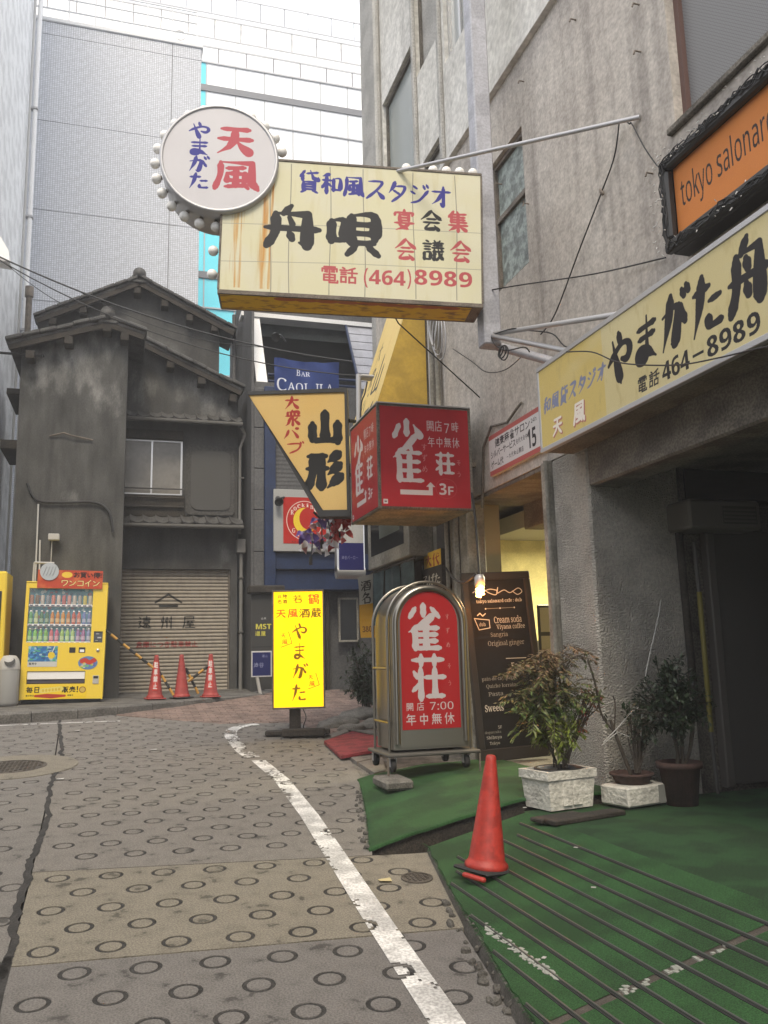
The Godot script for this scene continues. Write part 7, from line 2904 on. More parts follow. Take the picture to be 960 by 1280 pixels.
	for e in [[x0 - .08, z + .07], [x1 + .06, z + .07]]:
		st = S()
		tube(st, [Vector3(e[0], yb - .055, e[1]), Vector3(e[0], yb - .20, e[1])], .009, 6)
		obj("stop_bar", st, M.rust_steel, t)
	# a stone wedged under it
	st = S()
	cbox(st, at_y(483, 985, .58) + Vector3(0, -.03, 0), at_y(500, 975, .58) + Vector3(0, .05, -.04), .02)
	tag(obj("wedge_stone", st, M.stone), "small grey stone wedged at the castor of the stainless steel sign", "stone")
func V3(p: Vector2, z: float) -> Vector3:
	return Vector3(p.x, p.y, z)
func build_chalkboard():
	var z := -7.62
	var bl := at_z(600, 956, z)
	var br := at_z(694, 948, z)
	var tl := at_z(577, 713, z)
	var tr := at_z(666, 724, z)
	var t := thing("chalkboard", "tall framed blackboard menu with white chalk lettering leaning in the stair entrance", "chalkboard")
	var w := .74
	var h := 1.80
	var tilt := Basis(Vector3(0, 0, 1), deg_to_rad(2.2)) * Basis(Vector3.RIGHT, deg_to_rad(-4.0))
	t.transform = Transform3D(tilt, Vector3(bl.x, .60, z))
	var s := sheet(480, 1150, lin(.011, .0105, .010))
	s.grime(noise(115, .008, 4), Vector2(1, 1), 0.0, .5, lin(.014, .013, .012))
	s.grime(noise(116, .03, 3), Vector2(1, .5), .2, .35, lin(.02, .019, .018))
	var ch := lin(.55, .53, .48)
	var dim := lin(.30, .29, .26)
	# flourish
	for q in [[[40, 90], [110, 60], [170, 95], [230, 110], [250, 60], [240, 100], [300, 80], [350, 100], [420, 70], [450, 95], [410, 115], [370, 90]], [[60, 110], [120, 90], [180, 70], [240, 80]]]:
		var pts := []
		for p in q:
			pts.append(Vector2(p[0], p[1]))
		s.line(curve(pts, 8), 3.2, ch)
	s.latin("tokyo salonard cafe : dub", 60, 140, 440, 172, ch, LETTERS_SERIF, true)
	s.line([Vector2(130, 206), Vector2(370, 206)], 1.6, dim)
	for x in [130, 250, 370]:
		s.ellipse(x, 206, 6, 6, ch)
	# cup
	s.line([Vector2(30, 270), Vector2(150, 285), Vector2(150, 340), Vector2(60, 350), Vector2(30, 270)], 3, ch)
	s.line([Vector2(58, 250), Vector2(80, 236), Vector2(100, 256), Vector2(124, 240)], 4, ch)
	s.latin("dub", 66, 300, 116, 326, ch, LETTERS_SERIF)
	s.latin("Cream soda", 190, 262, 420, 310, ch, LETTERS_SERIF)
	s.latin("Viyana coffee", 205, 318, 440, 362, ch, LETTERS_SERIF)
	s.latin("Sangria", 150, 372, 290, 412, dim, LETTERS_SERIF)
	s.latin("Original ginger", 120, 430, 420, 474, dim, LETTERS_SERIF)
	s.line([Vector2(255, 556), Vector2(420, 560)], 2.5, ch)
	s.latin("Food", 290, 585, 405, 625, ch, LETTERS_SERIF, true)
	s.line([Vector2(265, 650), Vector2(420, 654)], 2.5, ch)
	s.latin("pain de campagne", 40, 672, 330, 705, dim, LETTERS_SERIF)
	s.latin("Quiche lorraine", 70, 722, 330, 754, dim, LETTERS_SERIF)
	s.latin("Pasta", 80, 775, 200, 802, dim, LETTERS_SERIF)
	s.latin("Sweets", 40, 858, 190, 905, ch, LETTERS_SERIF, true)
	s.latin("5F", 130, 1000, 160, 1020, ch)
	s.latin("dogenzaka", 20, 1030, 150, 1052, dim, LETTERS_SERIF)
	s.latin("Shibuya", 30, 1062, 150, 1090, ch, LETTERS_SERIF)
	s.latin("Tokyo", 50, 1100, 130, 1126, ch, LETTERS_SERIF)
	var st := S()
	box(st, Vector3(.05, .10, -.03), Vector3(w - .05, h - .06, -.012))
	part("backing", st, M.dark_wood, t)
	st = S()
	quad(st, Vector3(.06, h - .07, -.008), Vector3(w - .06, h - .07, -.008), Vector3(w - .06, .11, -.008), Vector3(.06, .11, -.008))
	part("slate", st, printed(s.tex(), .85), t)
	var board_wood := plain(lin(.014, .011, .009), .7)
	for e in [[0, h - .075, w, h], [0, .0, w, .115], [0, .1155, .07, h - .0755], [w - .07, .1155, w, h - .0755]]:
		st = S()
		cbox(st, Vector3(e[0], e[1], -.04), Vector3(e[2], e[3], .012), .008)
		part("frame_bar", st, board_wood, t)
	# small framed notices behind it
	var n := thing("framed_notice", "black framed pair of pale notices behind the blackboard", "notice", at_z(690, 830, -8.0))
	var p0 := at_z(672, 756, -8.0)
	var p1 := at_z(699, 830, -8.0)
	st = S()
	cbox(st, Vector3(p0.x, p1.y, -8.03), Vector3(p1.x, p0.y, -8.0), .006)
	tube(st, [Vector3(p1.x - .05, p1.y, -8.02), Vector3(p1.x - .05, .6, -8.02)], .02, 8)
	obj("frame", st, M.black_metal, n)
	for k in 2:
		st = S()
		var y := p0.y - .03 - k * .29
		box(st, Vector3(p0.x + .02, y - .25, -7.999), Vector3(p1.x - .03, y, -7.996))
		obj("sheet", st, plain(lin(.40, .36, .25), .7), n)
func build_bulb_lamp():
	var z := -7.42
	var c := at_z(600, 738, z)
	var t := thing("bulb_lamp", "lit bare bulb in a grey holder hanging before the blackboard", "lamp", c)
	var st := S()
	lathe(st, [Vector2(0, .15), Vector2(.035, .15), Vector2(.05, .12), Vector2(.05, .05), Vector2(.042, .035), Vector2(0, .035)], 16, Transform3D(Basis.IDENTITY, c))
	obj("holder", st, M.galvanised, t)
	var glow := plain(Color(1, .85, .6), .5)
	glow.emission_enabled = true
	glow.emission = Color(1, .72, .36)
	glow.emission_energy_multiplier = 6.0
	st = S()
	var coil := []
	for k in 41:
		var a := k * .45
		coil.append(c + Vector3(cos(a) * .034, .03 - k * .0022, sin(a) * .034))
	tube(st, coil, .011, 6)
	obj("bulb", st, glow, t)
	var l := OmniLight3D.new()
	l.name = "bulb_light"
	l.light_color = Color(1, .62, .26)
	l.light_energy = .32
	l.light_size = .04
	l.omni_range = 6
	l.shadow_enabled = true
	t.add_child(l)
	l.global_position = c + Vector3(.0, -.03, .06)
	st = S()
	tube(st, curve([c + Vector3(0, .15, 0), c + Vector3(0, .5, -.02), Vector3(c.x, 2.95, z - .05), Vector3(c.x - .02, 3.15, z - .05)], 5), .012, 6)
	obj("flex", st, M.cable, t)
	st = S()
	tube(st, curve([at_x(556, 708, 3.3), at_z(566, 722, z - .3), at_z(580, 728, z - .1), c + Vector3(-.03, .16, 0)], 6), .012, 6)
	obj("flex", st, M.cable, t)
func build_blue_pole_sign():
	var z := -14.6
	var a := at_z(314, 814, z)
	var b := at_z(340, 846, z)
	var t := thing("pole_sign", "small dark blue street sign with white edge on a leaning white pole", "sign", at_z(328, 874, z))
	var s := sheet(96, 110, lin(.020, .024, .10))
	for e in [[0, 0, 96, 4], [0, 106, 96, 110], [0, 0, 4, 110], [92, 0, 96, 110]]:
		s.fill(e[0], e[1], e[2], e[3], lin(.5, .5, .52))
	s.row("渋谷", 10, 48, 22, 22, Vector2(26, 0), .05, lin(.28, .3, .42))
	s.row("道山", 50, 14, 12, 12, Vector2(15, 0), .05, lin(.28, .3, .42))
	var st := S()
	cbox(st, Vector3(a.x, b.y, z - .02), Vector3(b.x, a.y, z), .01)
	obj("plate", st, M.dim_white, t)
	face("print", printed(s.tex(), .4), t, Vector3(a.x + .008, a.y - .008, z + .004), Vector3(b.x - a.x - .016, 0, 0), Vector3(0, b.y - a.y + .016, 0))
	st = S()
	tube(st, [at_z(321, 845, z - .03), at_z(327, 876, z - .03)], .03, 8)
	obj("pole", st, M.dim_white, t)

# ---------------------------------------------------------------- vending machine
func build_vending():
	var z := -13.88
	var a := at_z(23, 880, z)
	var b := at_z(127.5, 880, z)
	var w := b.x - a.x
	var h := 1.80
	var deep := .72
	var t := thing("vending_machine", "bright yellow drinks vending machine with red header board against the black house", "vending machine")
	t.transform = Transform3D(Basis(Vector3(0, 0, 1), deg_to_rad(-1.1)), Vector3(a.x, pavement_y(z) + .012, z))
	var U := func(f): return w * f
	var V := func(f): return h * (1 - f)
	var win := Rect2(U.call(.04), V.call(.50), U.call(.78), h * .455)
	var slot := Rect2(U.call(.075), V.call(.842), U.call(.70), h * .105)
	var post := Rect2(U.call(.075), V.call(.70), U.call(.35), h * .17)
	var coin := Rect2(U.call(.855), V.call(.50), U.call(.11), h * .095)
	var st := S()
	holed(st, Vector3(0, .05, 0), Vector3.RIGHT, Vector3.UP, Vector3(0, 0, 1), w, h - .05, [Rect2(win.position - Vector2(0, .05), win.size), Rect2(slot.position - Vector2(0, .05), slot.size), Rect2(coin.position - Vector2(0, .05), coin.size)], .09)
	part("front_door", st, M.vend_yellow, t)
	st = S()
	cbox(st, Vector3(.002, .05, -.0905), Vector3(w - .002, h - .002, -deep), .02)
	part("cabinet", st, M.vend_yellow, t)
	st = S()
	cbox(st, Vector3(-.004, h - .001, .012), Vector3(w + .004, h + .02, -deep), .008)
	part("top_cap", st, M.vend_yellow, t)
	st = S()
	cbox(st, Vector3(.03, .0, -.03), Vector3(w - .03, .05, -deep + .03), .004)
	part("plinth", st, M.black, t)
	# display: back sheet, shelves with button strips, bottles, glass
	var s := sheet(256, 240, lin(.10, .30, .42))
	for k in 260:
		var c: Color = [lin(.12, .35, .5), lin(.5, .62, .66), lin(.30, .16, .22), lin(.08, .2, .32)][rng.randi() % 4]
		s.ellipse(rng.randf() * 256, rng.randf() * 240, rng.randf_range(3, 9), rng.randf_range(3, 9), c)
	st = S()
	quad(st, Vector3(win.position.x, win.end.y, -.085), Vector3(win.end.x, win.end.y, -.085), Vector3(win.end.x, win.position.y, -.085), Vector3(win.position.x, win.position.y, -.085))
	part("display_back", st, printed(s.tex(), .4), t)
	var tints := [
		[lin(.30, .14, .10), lin(.16, .10, .07), lin(.45, .40, .36), lin(.20, .22, .26), lin(.50, .18, .15), lin(.55, .45, .40), lin(.40, .10, .10), lin(.50, .24, .22), lin(.45, .40, .35), lin(.30, .28, .26), lin(.50, .42, .10), lin(.45, .40, .30)],
		[lin(.10, .30, .12), lin(.35, .42, .18), lin(.06, .16, .08), lin(.06, .14, .07), lin(.50, .18, .02), lin(.52, .20, .02), lin(.55, .24, .04), lin(.45, .16, .03), lin(.45, .08, .05), lin(.48, .12, .08), lin(.14, .18, .40), lin(.12, .14, .32)],
		[lin(.16, .42, .08), lin(.18, .45, .08), lin(.20, .45, .10), lin(.18, .42, .08), lin(.55, .12, .16), lin(.50, .10, .20), lin(.28, .45, .10), lin(.30, .5, .14), lin(.35, .5, .18), lin(.28, .14, .32), lin(.32, .12, .28), lin(.20, .22, .40)]]
	var body := S()
	lathe(body, [Vector2(0, 0), Vector2(.026, 0), Vector2(.029, .01), Vector2(.029, .09), Vector2(.026, .105), Vector2(.029, .12), Vector2(.027, .145), Vector2(.013, .175), Vector2(.013, .19)], 12)
	var body_mesh := mesh_of(body)
	var can := S()
	lathe(can, [Vector2(0, 0), Vector2(.024, 0), Vector2(.028, .012), Vector2(.028, .125), Vector2(.022, .14), Vector2(0, .14)], 12)
	var can_mesh := mesh_of(can)
	var cap := S()
	lathe(cap, [Vector2(.015, .188), Vector2(.015, .205), Vector2(0, .205)], 10)
	var cap_mesh := mesh_of(cap)
	var band := S()
	lathe(band, [Vector2(.0296, .03), Vector2(.0296, .085)], 12)
	var band_mesh := mesh_of(band)
	var rows := [.135, .305, .475]
	for r in 3:
		var y: float = V.call(.045 + [.135, .30, .4475][r])
		st = S()
		cbox(st, Vector3(win.position.x + .002, y - .034, -.084), Vector3(win.end.x - .002, y, -.012), .004)
		var shelf := part("shelf", st, M.bright_white, t)
		for k in 12:
			var x: float = win.position.x + win.size.x * (k + .5) / 12
			var o := put("dummy_can" if r == 0 else "dummy_bottle", can_mesh if r == 0 else body_mesh, plain(tints[r][k], .25), t)
			o.position = Vector3(x, y, -.05)
			if r > 0:
				put("cap", cap_mesh, M.bright_white, o)
				put("label_band", band_mesh, plain(tints[r][k].lerp(Color(.9, .9, .85), .45), .4), o)
			st = S()
			cbox(st, Vector3(x - .024, y - .028, -.011), Vector3(x + .024, y - .008, -.006), .003)
			part("button", st, plain(lin(.07, .06, .13), .3), t)
	st = S()
	box(st, Vector3(win.position.x, win.position.y, -.002), Vector3(win.end.x, win.end.y, -.005))
	part("display_glass", st, M.clear, t)
	# coin panel
	st = S()
	box(st, Vector3(coin.position.x, coin.position.y, -.03), Vector3(coin.end.x, coin.end.y, -.02))
	part("coin_panel", st, plain(lin(.07, .08, .09), .3), t)
	for e in [[.88, .43, .05, .012], [.90, .465, .06, .02], [.875, .485, .04, .008]]:
		st = S()
		cbox(st, Vector3(U.call(e[0]), V.call(e[1]), -.02), Vector3(U.call(e[0]) + e[2], V.call(e[1]) + e[3], -.005), .003)
		part("coin_slot", st, M.aluminium, t)
	st = S()
	lathe(st, [Vector2(.025, 0), Vector2(.025, .012), Vector2(.018, .02), Vector2(0, .02)], 16, Transform3D(Basis(Vector3.RIGHT, PI / 2), Vector3(U.call(.915), V.call(.565), 0)))
	part("return_knob", st, M.aluminium, t)
	# small readers
	for e in [[.565, .075, M.black], [.68, .08, M.bright_white]]:
		st = S()
		cbox(st, Vector3(U.call(e[0]), V.call(.585), -.005), Vector3(U.call(e[0] + e[1]), V.call(.54), .008), .004)
		part("reader", st, M.black_metal, t)
		if e[2] != M.black:
			st = S()
			box(st, Vector3(U.call(e[0]) + .015, V.call(.58), .0085), Vector3(U.call(e[0] + e[1]) - .015, V.call(.558), .011))
			part("reader_screen", st, e[2], t)
	# advertisement panel
	s = sheet(200, 140, lin(.05, .16, .38))
	for k in 90:
		s.ellipse(rng.randf() * 200, rng.randf() * 105, rng.randf_range(4, 16), rng.randf_range(3, 10), [lin(.10, .30, .55), lin(.10, .35, .22), lin(.35, .50, .55), lin(.04, .10, .25)][rng.randi() % 4])
	s.ellipse(158, 62, 24, 24, lin(.70, .52, .05))
	s.line([Vector2(180, 0), Vector2(164, 40)], 3, lin(.7, .7, .6))
	s.fill(0, 105, 200, 140, lin(.55, .55, .52))
	s.row("販売中ドリ", 10, 112, 16, 16, Vector2(18, 0), .06, lin(.03, .03, .03))
	st = S()
	quad(st, Vector3(post.position.x, post.end.y, .004), Vector3(post.end.x, post.end.y, .004), Vector3(post.end.x, post.position.y, .004), Vector3(post.position.x, post.position.y, .004))
	part("advert_panel", st, printed(s.tex(), .3), t)
	# oval sticker
	s = sheet(128, 96, lin(.12, .22, .42))
	for k in 30:
		s.ellipse(rng.randf_range(20, 108), rng.randf_range(40, 86), 9, 7, [lin(.2, .45, .15), lin(.6, .5, .1), lin(.1, .12, .35), lin(.5, .5, .5)][k % 4])
	for k in 12:
		s.ellipse(24 + k * 7.5, 36 - 8 * sin(k * .7), 14, 16, lin(.50, .06, .04))
	st = S()
	for k in 28:
		var c0 := Vector2.from_angle(TAU * k / 28)
		var c1 := Vector2.from_angle(TAU * (k + 1) / 28)
		var c := Vector3(U.call(.80), V.call(.67), .004)
		tri(st, c, c + Vector3(c1.x * .14, c1.y * .10, 0), c + Vector3(c0.x * .14, c0.y * .10, 0), Vector2(.5, .5), Vector2(.5 + c1.x / 2, .5 - c1.y / 2), Vector2(.5 + c0.x / 2, .5 - c0.y / 2))
	part("sticker", st, printed(s.tex(), .35), t)
	# delivery slot: pale flap over a dark opening
	st = S()
	box(st, Vector3(slot.position.x, slot.position.y, -.088), Vector3(slot.end.x, slot.end.y, -.085))
	part("slot_back", st, M.black, t)
	st = S()
	cbox(st, Vector3(slot.position.x + .005, slot.position.y + slot.size.y * .36, -.03), Vector3(slot.end.x - .005, slot.end.y - .006, -.015), .004)
	part("slot_flap", st, M.bright_white, t)
	st = S()
	cbox(st, Vector3(slot.position.x + .005, slot.position.y + .008, -.05), Vector3(slot.end.x - .005, slot.position.y + slot.size.y * .34, -.035), .004)
	part("slot_flap", st, plain(lin(.06, .055, .08), .4), t)
	# lower lettering
	s = sheet(420, 110, lin(.78, .56, .030))
	var ink := lin(.02, .02, .02)
	s.row("毎日", 6, 10, 44, 48, Vector2(50, 0), .075, ink)
	s.row("販売", 250, 10, 44, 48, Vector2(50, 0), .075, ink)
	s.latin("!", 352, 8, 362, 58, ink, LETTERS_SANS, true)
	s.line([Vector2(112, 42), Vector2(240, 26)], 20, lin(.70, .60, .16))
	for k in 6:
		s.ellipse(120 + k * 22, 40 - k * 2, 8, 12, lin(.62, .44, .05))
	s.ellipse(392, 36, 24, 26, lin(.25, .12, .04))
	s.ellipse(392, 36, 18, 20, lin(.55, .40, .10))
	s.line([Vector2(70, 84), Vector2(150, 76), Vector2(270, 84), Vector2(180, 96), Vector2(70, 84)], 9, lin(.42, .05, .03))
	s.row("販中売日", 6, 74, 12, 14, Vector2(14, 0), .06, ink)
	s.row("毎販中", 290, 74, 12, 14, Vector2(14, 0), .06, ink)
	st = S()
	quad(st, Vector3(U.call(.07), V.call(.855), .004), Vector3(U.call(.80), V.call(.855), .004), Vector3(U.call(.80), V.call(.965), .004), Vector3(U.call(.07), V.call(.965), .004))
	part("lettering", st, printed(s.tex(), .35), t)
	st = S()
	box(st, Vector3(.02, V.call(.972), .0005), Vector3(w - .02, V.call(.967), .006))
	part("seam", st, M.black, t)
	st = S()
	cbox(st, Vector3(U.call(.87), V.call(.845), .0), Vector3(U.call(.945), V.call(.775), .01), .004)
	part("change_tray", st, M.dim_white, t)
	st = S()
	box(st, Vector3(U.call(.88), V.call(.80), .0105), Vector3(U.call(.935), V.call(.78), .013))
	part("tray_opening", st, M.black, t)
	# red header board and the pale disc beside it
	s = sheet(360, 120, lin(.46, .07, .035))
	s.grime(noise(205, .01, 3), Vector2(1, 1), 0.0, .6, lin(.62, .20, .06))
	s.ellipse(160, 30, 30, 20, lin(.72, .50, .06))
	s.row("お買い得", 196, 12, 36, 36, Vector2(37, 0), .075, lin(.04, .02, .02))
	s.latin("!!", 342, 14, 356, 46, lin(.04, .02, .02), LETTERS_SANS, true)
	s.row("ワンコイン", 128, 62, 42, 44, Vector2(44, 0), .11, lin(.20, .03, .02))
	s.row("ワンコイン", 128, 62, 42, 44, Vector2(44, 0), .06, lin(.75, .70, .30))
	st = S()
	cbox(st, Vector3(U.call(.13), V.call(.045), .02), Vector3(U.call(.93), V.call(-.11), .03), .004)
	var head := part("header_board", st, M.dim_white, t)
	st = S()
	quad(st, Vector3(U.call(.13), V.call(-.11), .033), Vector3(U.call(.93), V.call(-.11), .033), Vector3(U.call(.93), V.call(.045), .033), Vector3(U.call(.13), V.call(.045), .033))
	part("header_print", st, printed(s.tex(), .4), head)
	st = S()
	lathe(st, [Vector2(0, .0), Vector2(.135, .0), Vector2(.135, .012), Vector2(0, .012)], 28, Transform3D(Basis(Vector3.RIGHT, PI / 2), Vector3(U.call(.27), V.call(-.095), .036)), false)
	var coin_d := part("pale_disc", st, plain(lin(.40, .43, .45), .35), head)
	for k in 4:
		st = S()
		var cx: float = U.call(.27) + (k - 1.5) * .045
		tube(st, [Vector3(cx - .02, V.call(-.095) - .06, .049), Vector3(cx + .025, V.call(-.095) + .08, .049)], .006, 5)
		part("disc_line", st, plain(lin(.30, .32, .34), .4), head)
	# stay frame behind it
	st = S()
	for e in [[Vector3(.06, h, -.3), Vector3(.06, h + .34, -.3)], [Vector3(.06, h + .34, -.3), Vector3(.35, h + .34, -.3)]]:
		tube(st, [e[0], e[1]], .018, 6)
	part("stay_frame", st, M.dim_white, t)
	# litter bin
	var bz := -13.75
	var ba := at_z(-4, 875, bz)
	var bb := at_z(23, 875, bz)
	var br := (bb.x - ba.x) / 2
	var bin := thing("litter_bin", "grey translucent plastic bin with a round hole beside the yellow vending machine", "bin", Vector3((ba.x + bb.x) / 2, pavement_y(bz), bz))
	st = S()
	lathe(st, [Vector2(0, 0), Vector2(br * .88, 0), Vector2(br, .05), Vector2(br, .52), Vector2(br * .97, .54)], 24)
	part("drum", st, plain(lin(.30, .30, .29), .5), bin)
	st = S()
	lathe(st, [Vector2(br * 1.03, .52), Vector2(br * 1.03, .57), Vector2(br * .9, .66), Vector2(br * .6, .72), Vector2(0, .73)], 24)
	part("lid", st, M.dim_white, bin)
	st = S()
	disc(st, Vector3(.02, .635, br * .90), Vector3.RIGHT, Vector3(0, .8, -.6).normalized(), .075, 18)
	part("hole", st, M.black, bin)
	# edge of a second yellow machine
	var t2 := thing("vending_machine", "second yellow vending machine standing past the litter bin", "vending machine", at_z(-60, 872, -13.9))
	var ya := at_z(9, 714, -13.7)
	var yl := at_z(2, 862, -13.7)
	st = S()
	cbox(st, Vector3(yl.x - 1.0, pavement_y(-13.7) + .05, -13.7), Vector3((ya.x + yl.x) / 2, ya.y, -14.4), .02)
	obj("cabinet", st, M.vend_yellow, t2)
	st = S()
	cbox(st, Vector3(yl.x - .97, pavement_y(-13.7), -13.74), Vector3((ya.x + yl.x) / 2 - .03, pavement_y(-13.7) + .05, -14.36), .004)
	obj("plinth", st, M.black, t2)
	st = S()
	box(st, Vector3(yl.x - .9, 1.95, -13.699), Vector3((ya.x + yl.x) / 2 - .06, 2.7, -13.695))
	obj("display_window", st, M.dark_glass, t2)
# ---------------------------------------------------------------- cones and striped bars
func cone(label: String, base: Transform3D, h: float, m: Material, print_text: String, group: String) -> Node3D:
	var t := thing("traffic_cone", label, "traffic cone", base.origin, 0.0, group)
	t.transform = base
	var k := h / .70
	var st := S()
	lathe(st, [Vector2(.138, .0), Vector2(.142, .012), Vector2(.138, .028), Vector2(.122, .042), Vector2(.116, .06), Vector2(.036, .66), Vector2(.034, .685), Vector2(.026, .697), Vector2(.012, .70), Vector2(.0, .70)].map(func(p): return Vector2(p.x * k, (p.y + .02) * k)), 28)
	part("body", st, m, t)
	st = S()
	cbox(st, Vector3(-.155, 0, -.155) * k, Vector3(.155, .022, .155) * k, .012)
	part("base_plate", st, M.rubber if print_text == "" else m, t)
	if print_text != "":
		var s := sheet(64, 256, Color(.5, .1, .08))
		s.fill(0, 0, 64, 256, lin(.45, .055, .045))
		s.row(print_text, 8, 8, 48, 54, Vector2(0, 61), .08, lin(.60, .55, .53))
		st = S()
		st.set_smooth_group(1)
		# lettering wrapped on the side that faces the lane
		var n := 8
		for i in n:
			for j in 6:
				var P := func(ii, jj):
					var v := float(jj) / 6
					var y := lerpf(.60, .12, v)
					var rad := lerpf(.036, .118, (.66 - y) / .59) + .003
					var half: float = .045 / rad
					var an: float = PI / 2 + .28 - (float(ii) / n - .5) * 2 * half
					return Vector3(cos(an) * rad, y + .02, sin(an) * rad) * k
				quad(st, P.call(i, j), P.call(i + 1, j), P.call(i + 1, j + 1), P.call(i, j + 1), Rect2(float(i) / n, j / 6.0, 1.0 / n, 1 / 6.0))
		part("lettering", st, printed(s.tex(), .6), t)
	return t
func striped_bar(label: String, a: Vector3, b: Vector3):
	var t := thing("striped_bar", label, "barrier bar", (a + b) / 2, 0.0, "striped bars between the red cones")
	var n := maxi(4, int(a.distance_to(b) / .11))
	var ye := plain(lin(.48, .26, .05), .6)
	for i in n:
		var st := S()
		tube(st, [a.lerp(b, float(i) / n), a.lerp(b, (i + .99) / n)], .021, 8)
		obj("band", st, M.black_metal if i % 2 == 0 else ye, t)
func build_cones():
	var p := at_ramp(608, 1092)
	p.y = ramp_y(p.x) + .004
	var lean := Basis(Vector3(0, 0, 1), atan(RAMP_S) * .0 - deg_to_rad(5.5)) * Basis(Vector3.UP, deg_to_rad(24))
	# the plate rests on the ramp by its upper edge and on a red sole at the road side
	var c := cone("tall clean red traffic cone on a black plate at the green ramp", Transform3D(lean, p + Vector3(0, .012, 0)), .60, M.cone_red, "", "")
	var st := S()
	cbox(st, Vector3(-.165, -.025, -.03), Vector3(-.135, .0, .13), .008)
	part("red_sole", st, M.cone_red, c)
	var z := -13.98
	var q := [at_z(193.5, 877, z), at_z(227, 875, z), at_z(263, 872.5, z)]
	for i in 3:
		var base := Transform3D(Basis(Vector3(0, 0, 1), [-.02, .015, 0.0][i]) * Basis(Vector3.UP, [.2, .4, .1][i]), Vector3(q[i].x, pavement_y(q[i].z) + .004, q[i].z))
		cone(["faded red cone with white no-parking letters next to the vending machine", "plain faded red cone without letters before the shutter", "faded red cone with white no-parking letters by the shutter's concrete jamb"][i], base, .66, M.cone_faded, ["駐車禁止", "", "駐車禁止"][i], "red cones before the shutter")
	striped_bar("black and yellow bar slanting from the vending machine to the first lettered cone", at_z(131, 787, z + .05), at_z(192, 835, z + .02))
	striped_bar("short black and yellow bar leaning down between lettered cone and plain cone", at_z(197, 836, z - .05), at_z(217, 869, z + .02))
	striped_bar("black and yellow bar crossing behind, its low end toward the jamb", at_z(232, 835, z - .05), at_z(248, 867, z - .06))
	striped_bar("black and yellow bar crossing before, its high end at the jamb cone", at_z(261, 832, z + .02), at_z(235, 852, z - .02))
# ---------------------------------------------------------------- plants
func leaf(st: SurfaceTool, p: Vector3, d: Vector3, up: Vector3, l: float, w: float, c: Color):
	var sd := d.cross(up).normalized()
	var n := sd.cross(d).normalized()
	var m := p + d * l * .5 - n * l * .06
	var e := p + d * l - n * l * .12
	var a := m + sd * w * .5 + n * w * .12
	var b := m - sd * w * .5 + n * w * .12
	st.set_color(c)
	tri(st, p, a, m)
	tri(st, a, e, m)
	tri(st, p, m, b)
	tri(st, m, e, b)
func rand_dir(r: RandomNumberGenerator) -> Vector3:
	while true:
		var v := Vector3(r.randf_range(-1, 1), r.randf_range(-1, 1), r.randf_range(-1, 1))
		if v.length() < 1 and v.length() > .1:
			return v.normalized()
	return Vector3.UP
var leaf_mat: StandardMaterial3D
func leaf_material() -> StandardMaterial3D:
	if leaf_mat == null:
		leaf_mat = plain(Color.WHITE, .45)
		leaf_mat.vertex_color_use_as_albedo = true
		leaf_mat.backlight_enabled = true
		leaf_mat.backlight = Color(.25, .3, .12)
	return leaf_mat
# branches from the root to points inside an egg-shaped crown, each carrying leaves
func bush(t: Node3D, root: Vector3, c: Vector3, r: Vector3, twigs: int, per: int, size: float, aspect: float, tone: Callable, s: int):
	var g := RandomNumberGenerator.new()
	g.seed = s
	var wood := S()
	var st := S()
	for i in twigs:
		var d := rand_dir(g)
		var k := pow(g.randf(), .45)
		var tip := c + Vector3(d.x * r.x, d.y * r.y, d.z * r.z) * k * g.randf_range(.8, 1.15)
		var knee := root.lerp(tip, .55) + Vector3(g.randf_range(-.04, .04), .05, g.randf_range(-.04, .04))
		var pts := curve([root + Vector3(g.randf_range(-.02, .02), 0, g.randf_range(-.02, .02)), knee, tip], 4)
		tube(wood, pts, .004, 4, false)
		for j in per:
			var f := g.randf_range(.45, 1.0)
			var q: Vector3 = pts[int(f * (pts.size() - 1))] + rand_dir(g) * size * .7 * g.randf()
			if j < per * .4:
				q = tip + rand_dir(g) * size * 1.0 * g.randf()
			var out := (q - c).normalized() * .5 + rand_dir(g) * .8 + Vector3(0, .1, 0)
			var l := size * g.randf_range(.6, 1.25)
			leaf(st, q, out.normalized(), (Vector3.UP + rand_dir(g) * .6).normalized(), l, l * aspect, tone.call(g, (q - c) / r.y))
	obj("twigs", wood, M.bark, t)
	obj("foliage", st, leaf_material(), t).set_meta("kind", "stuff")
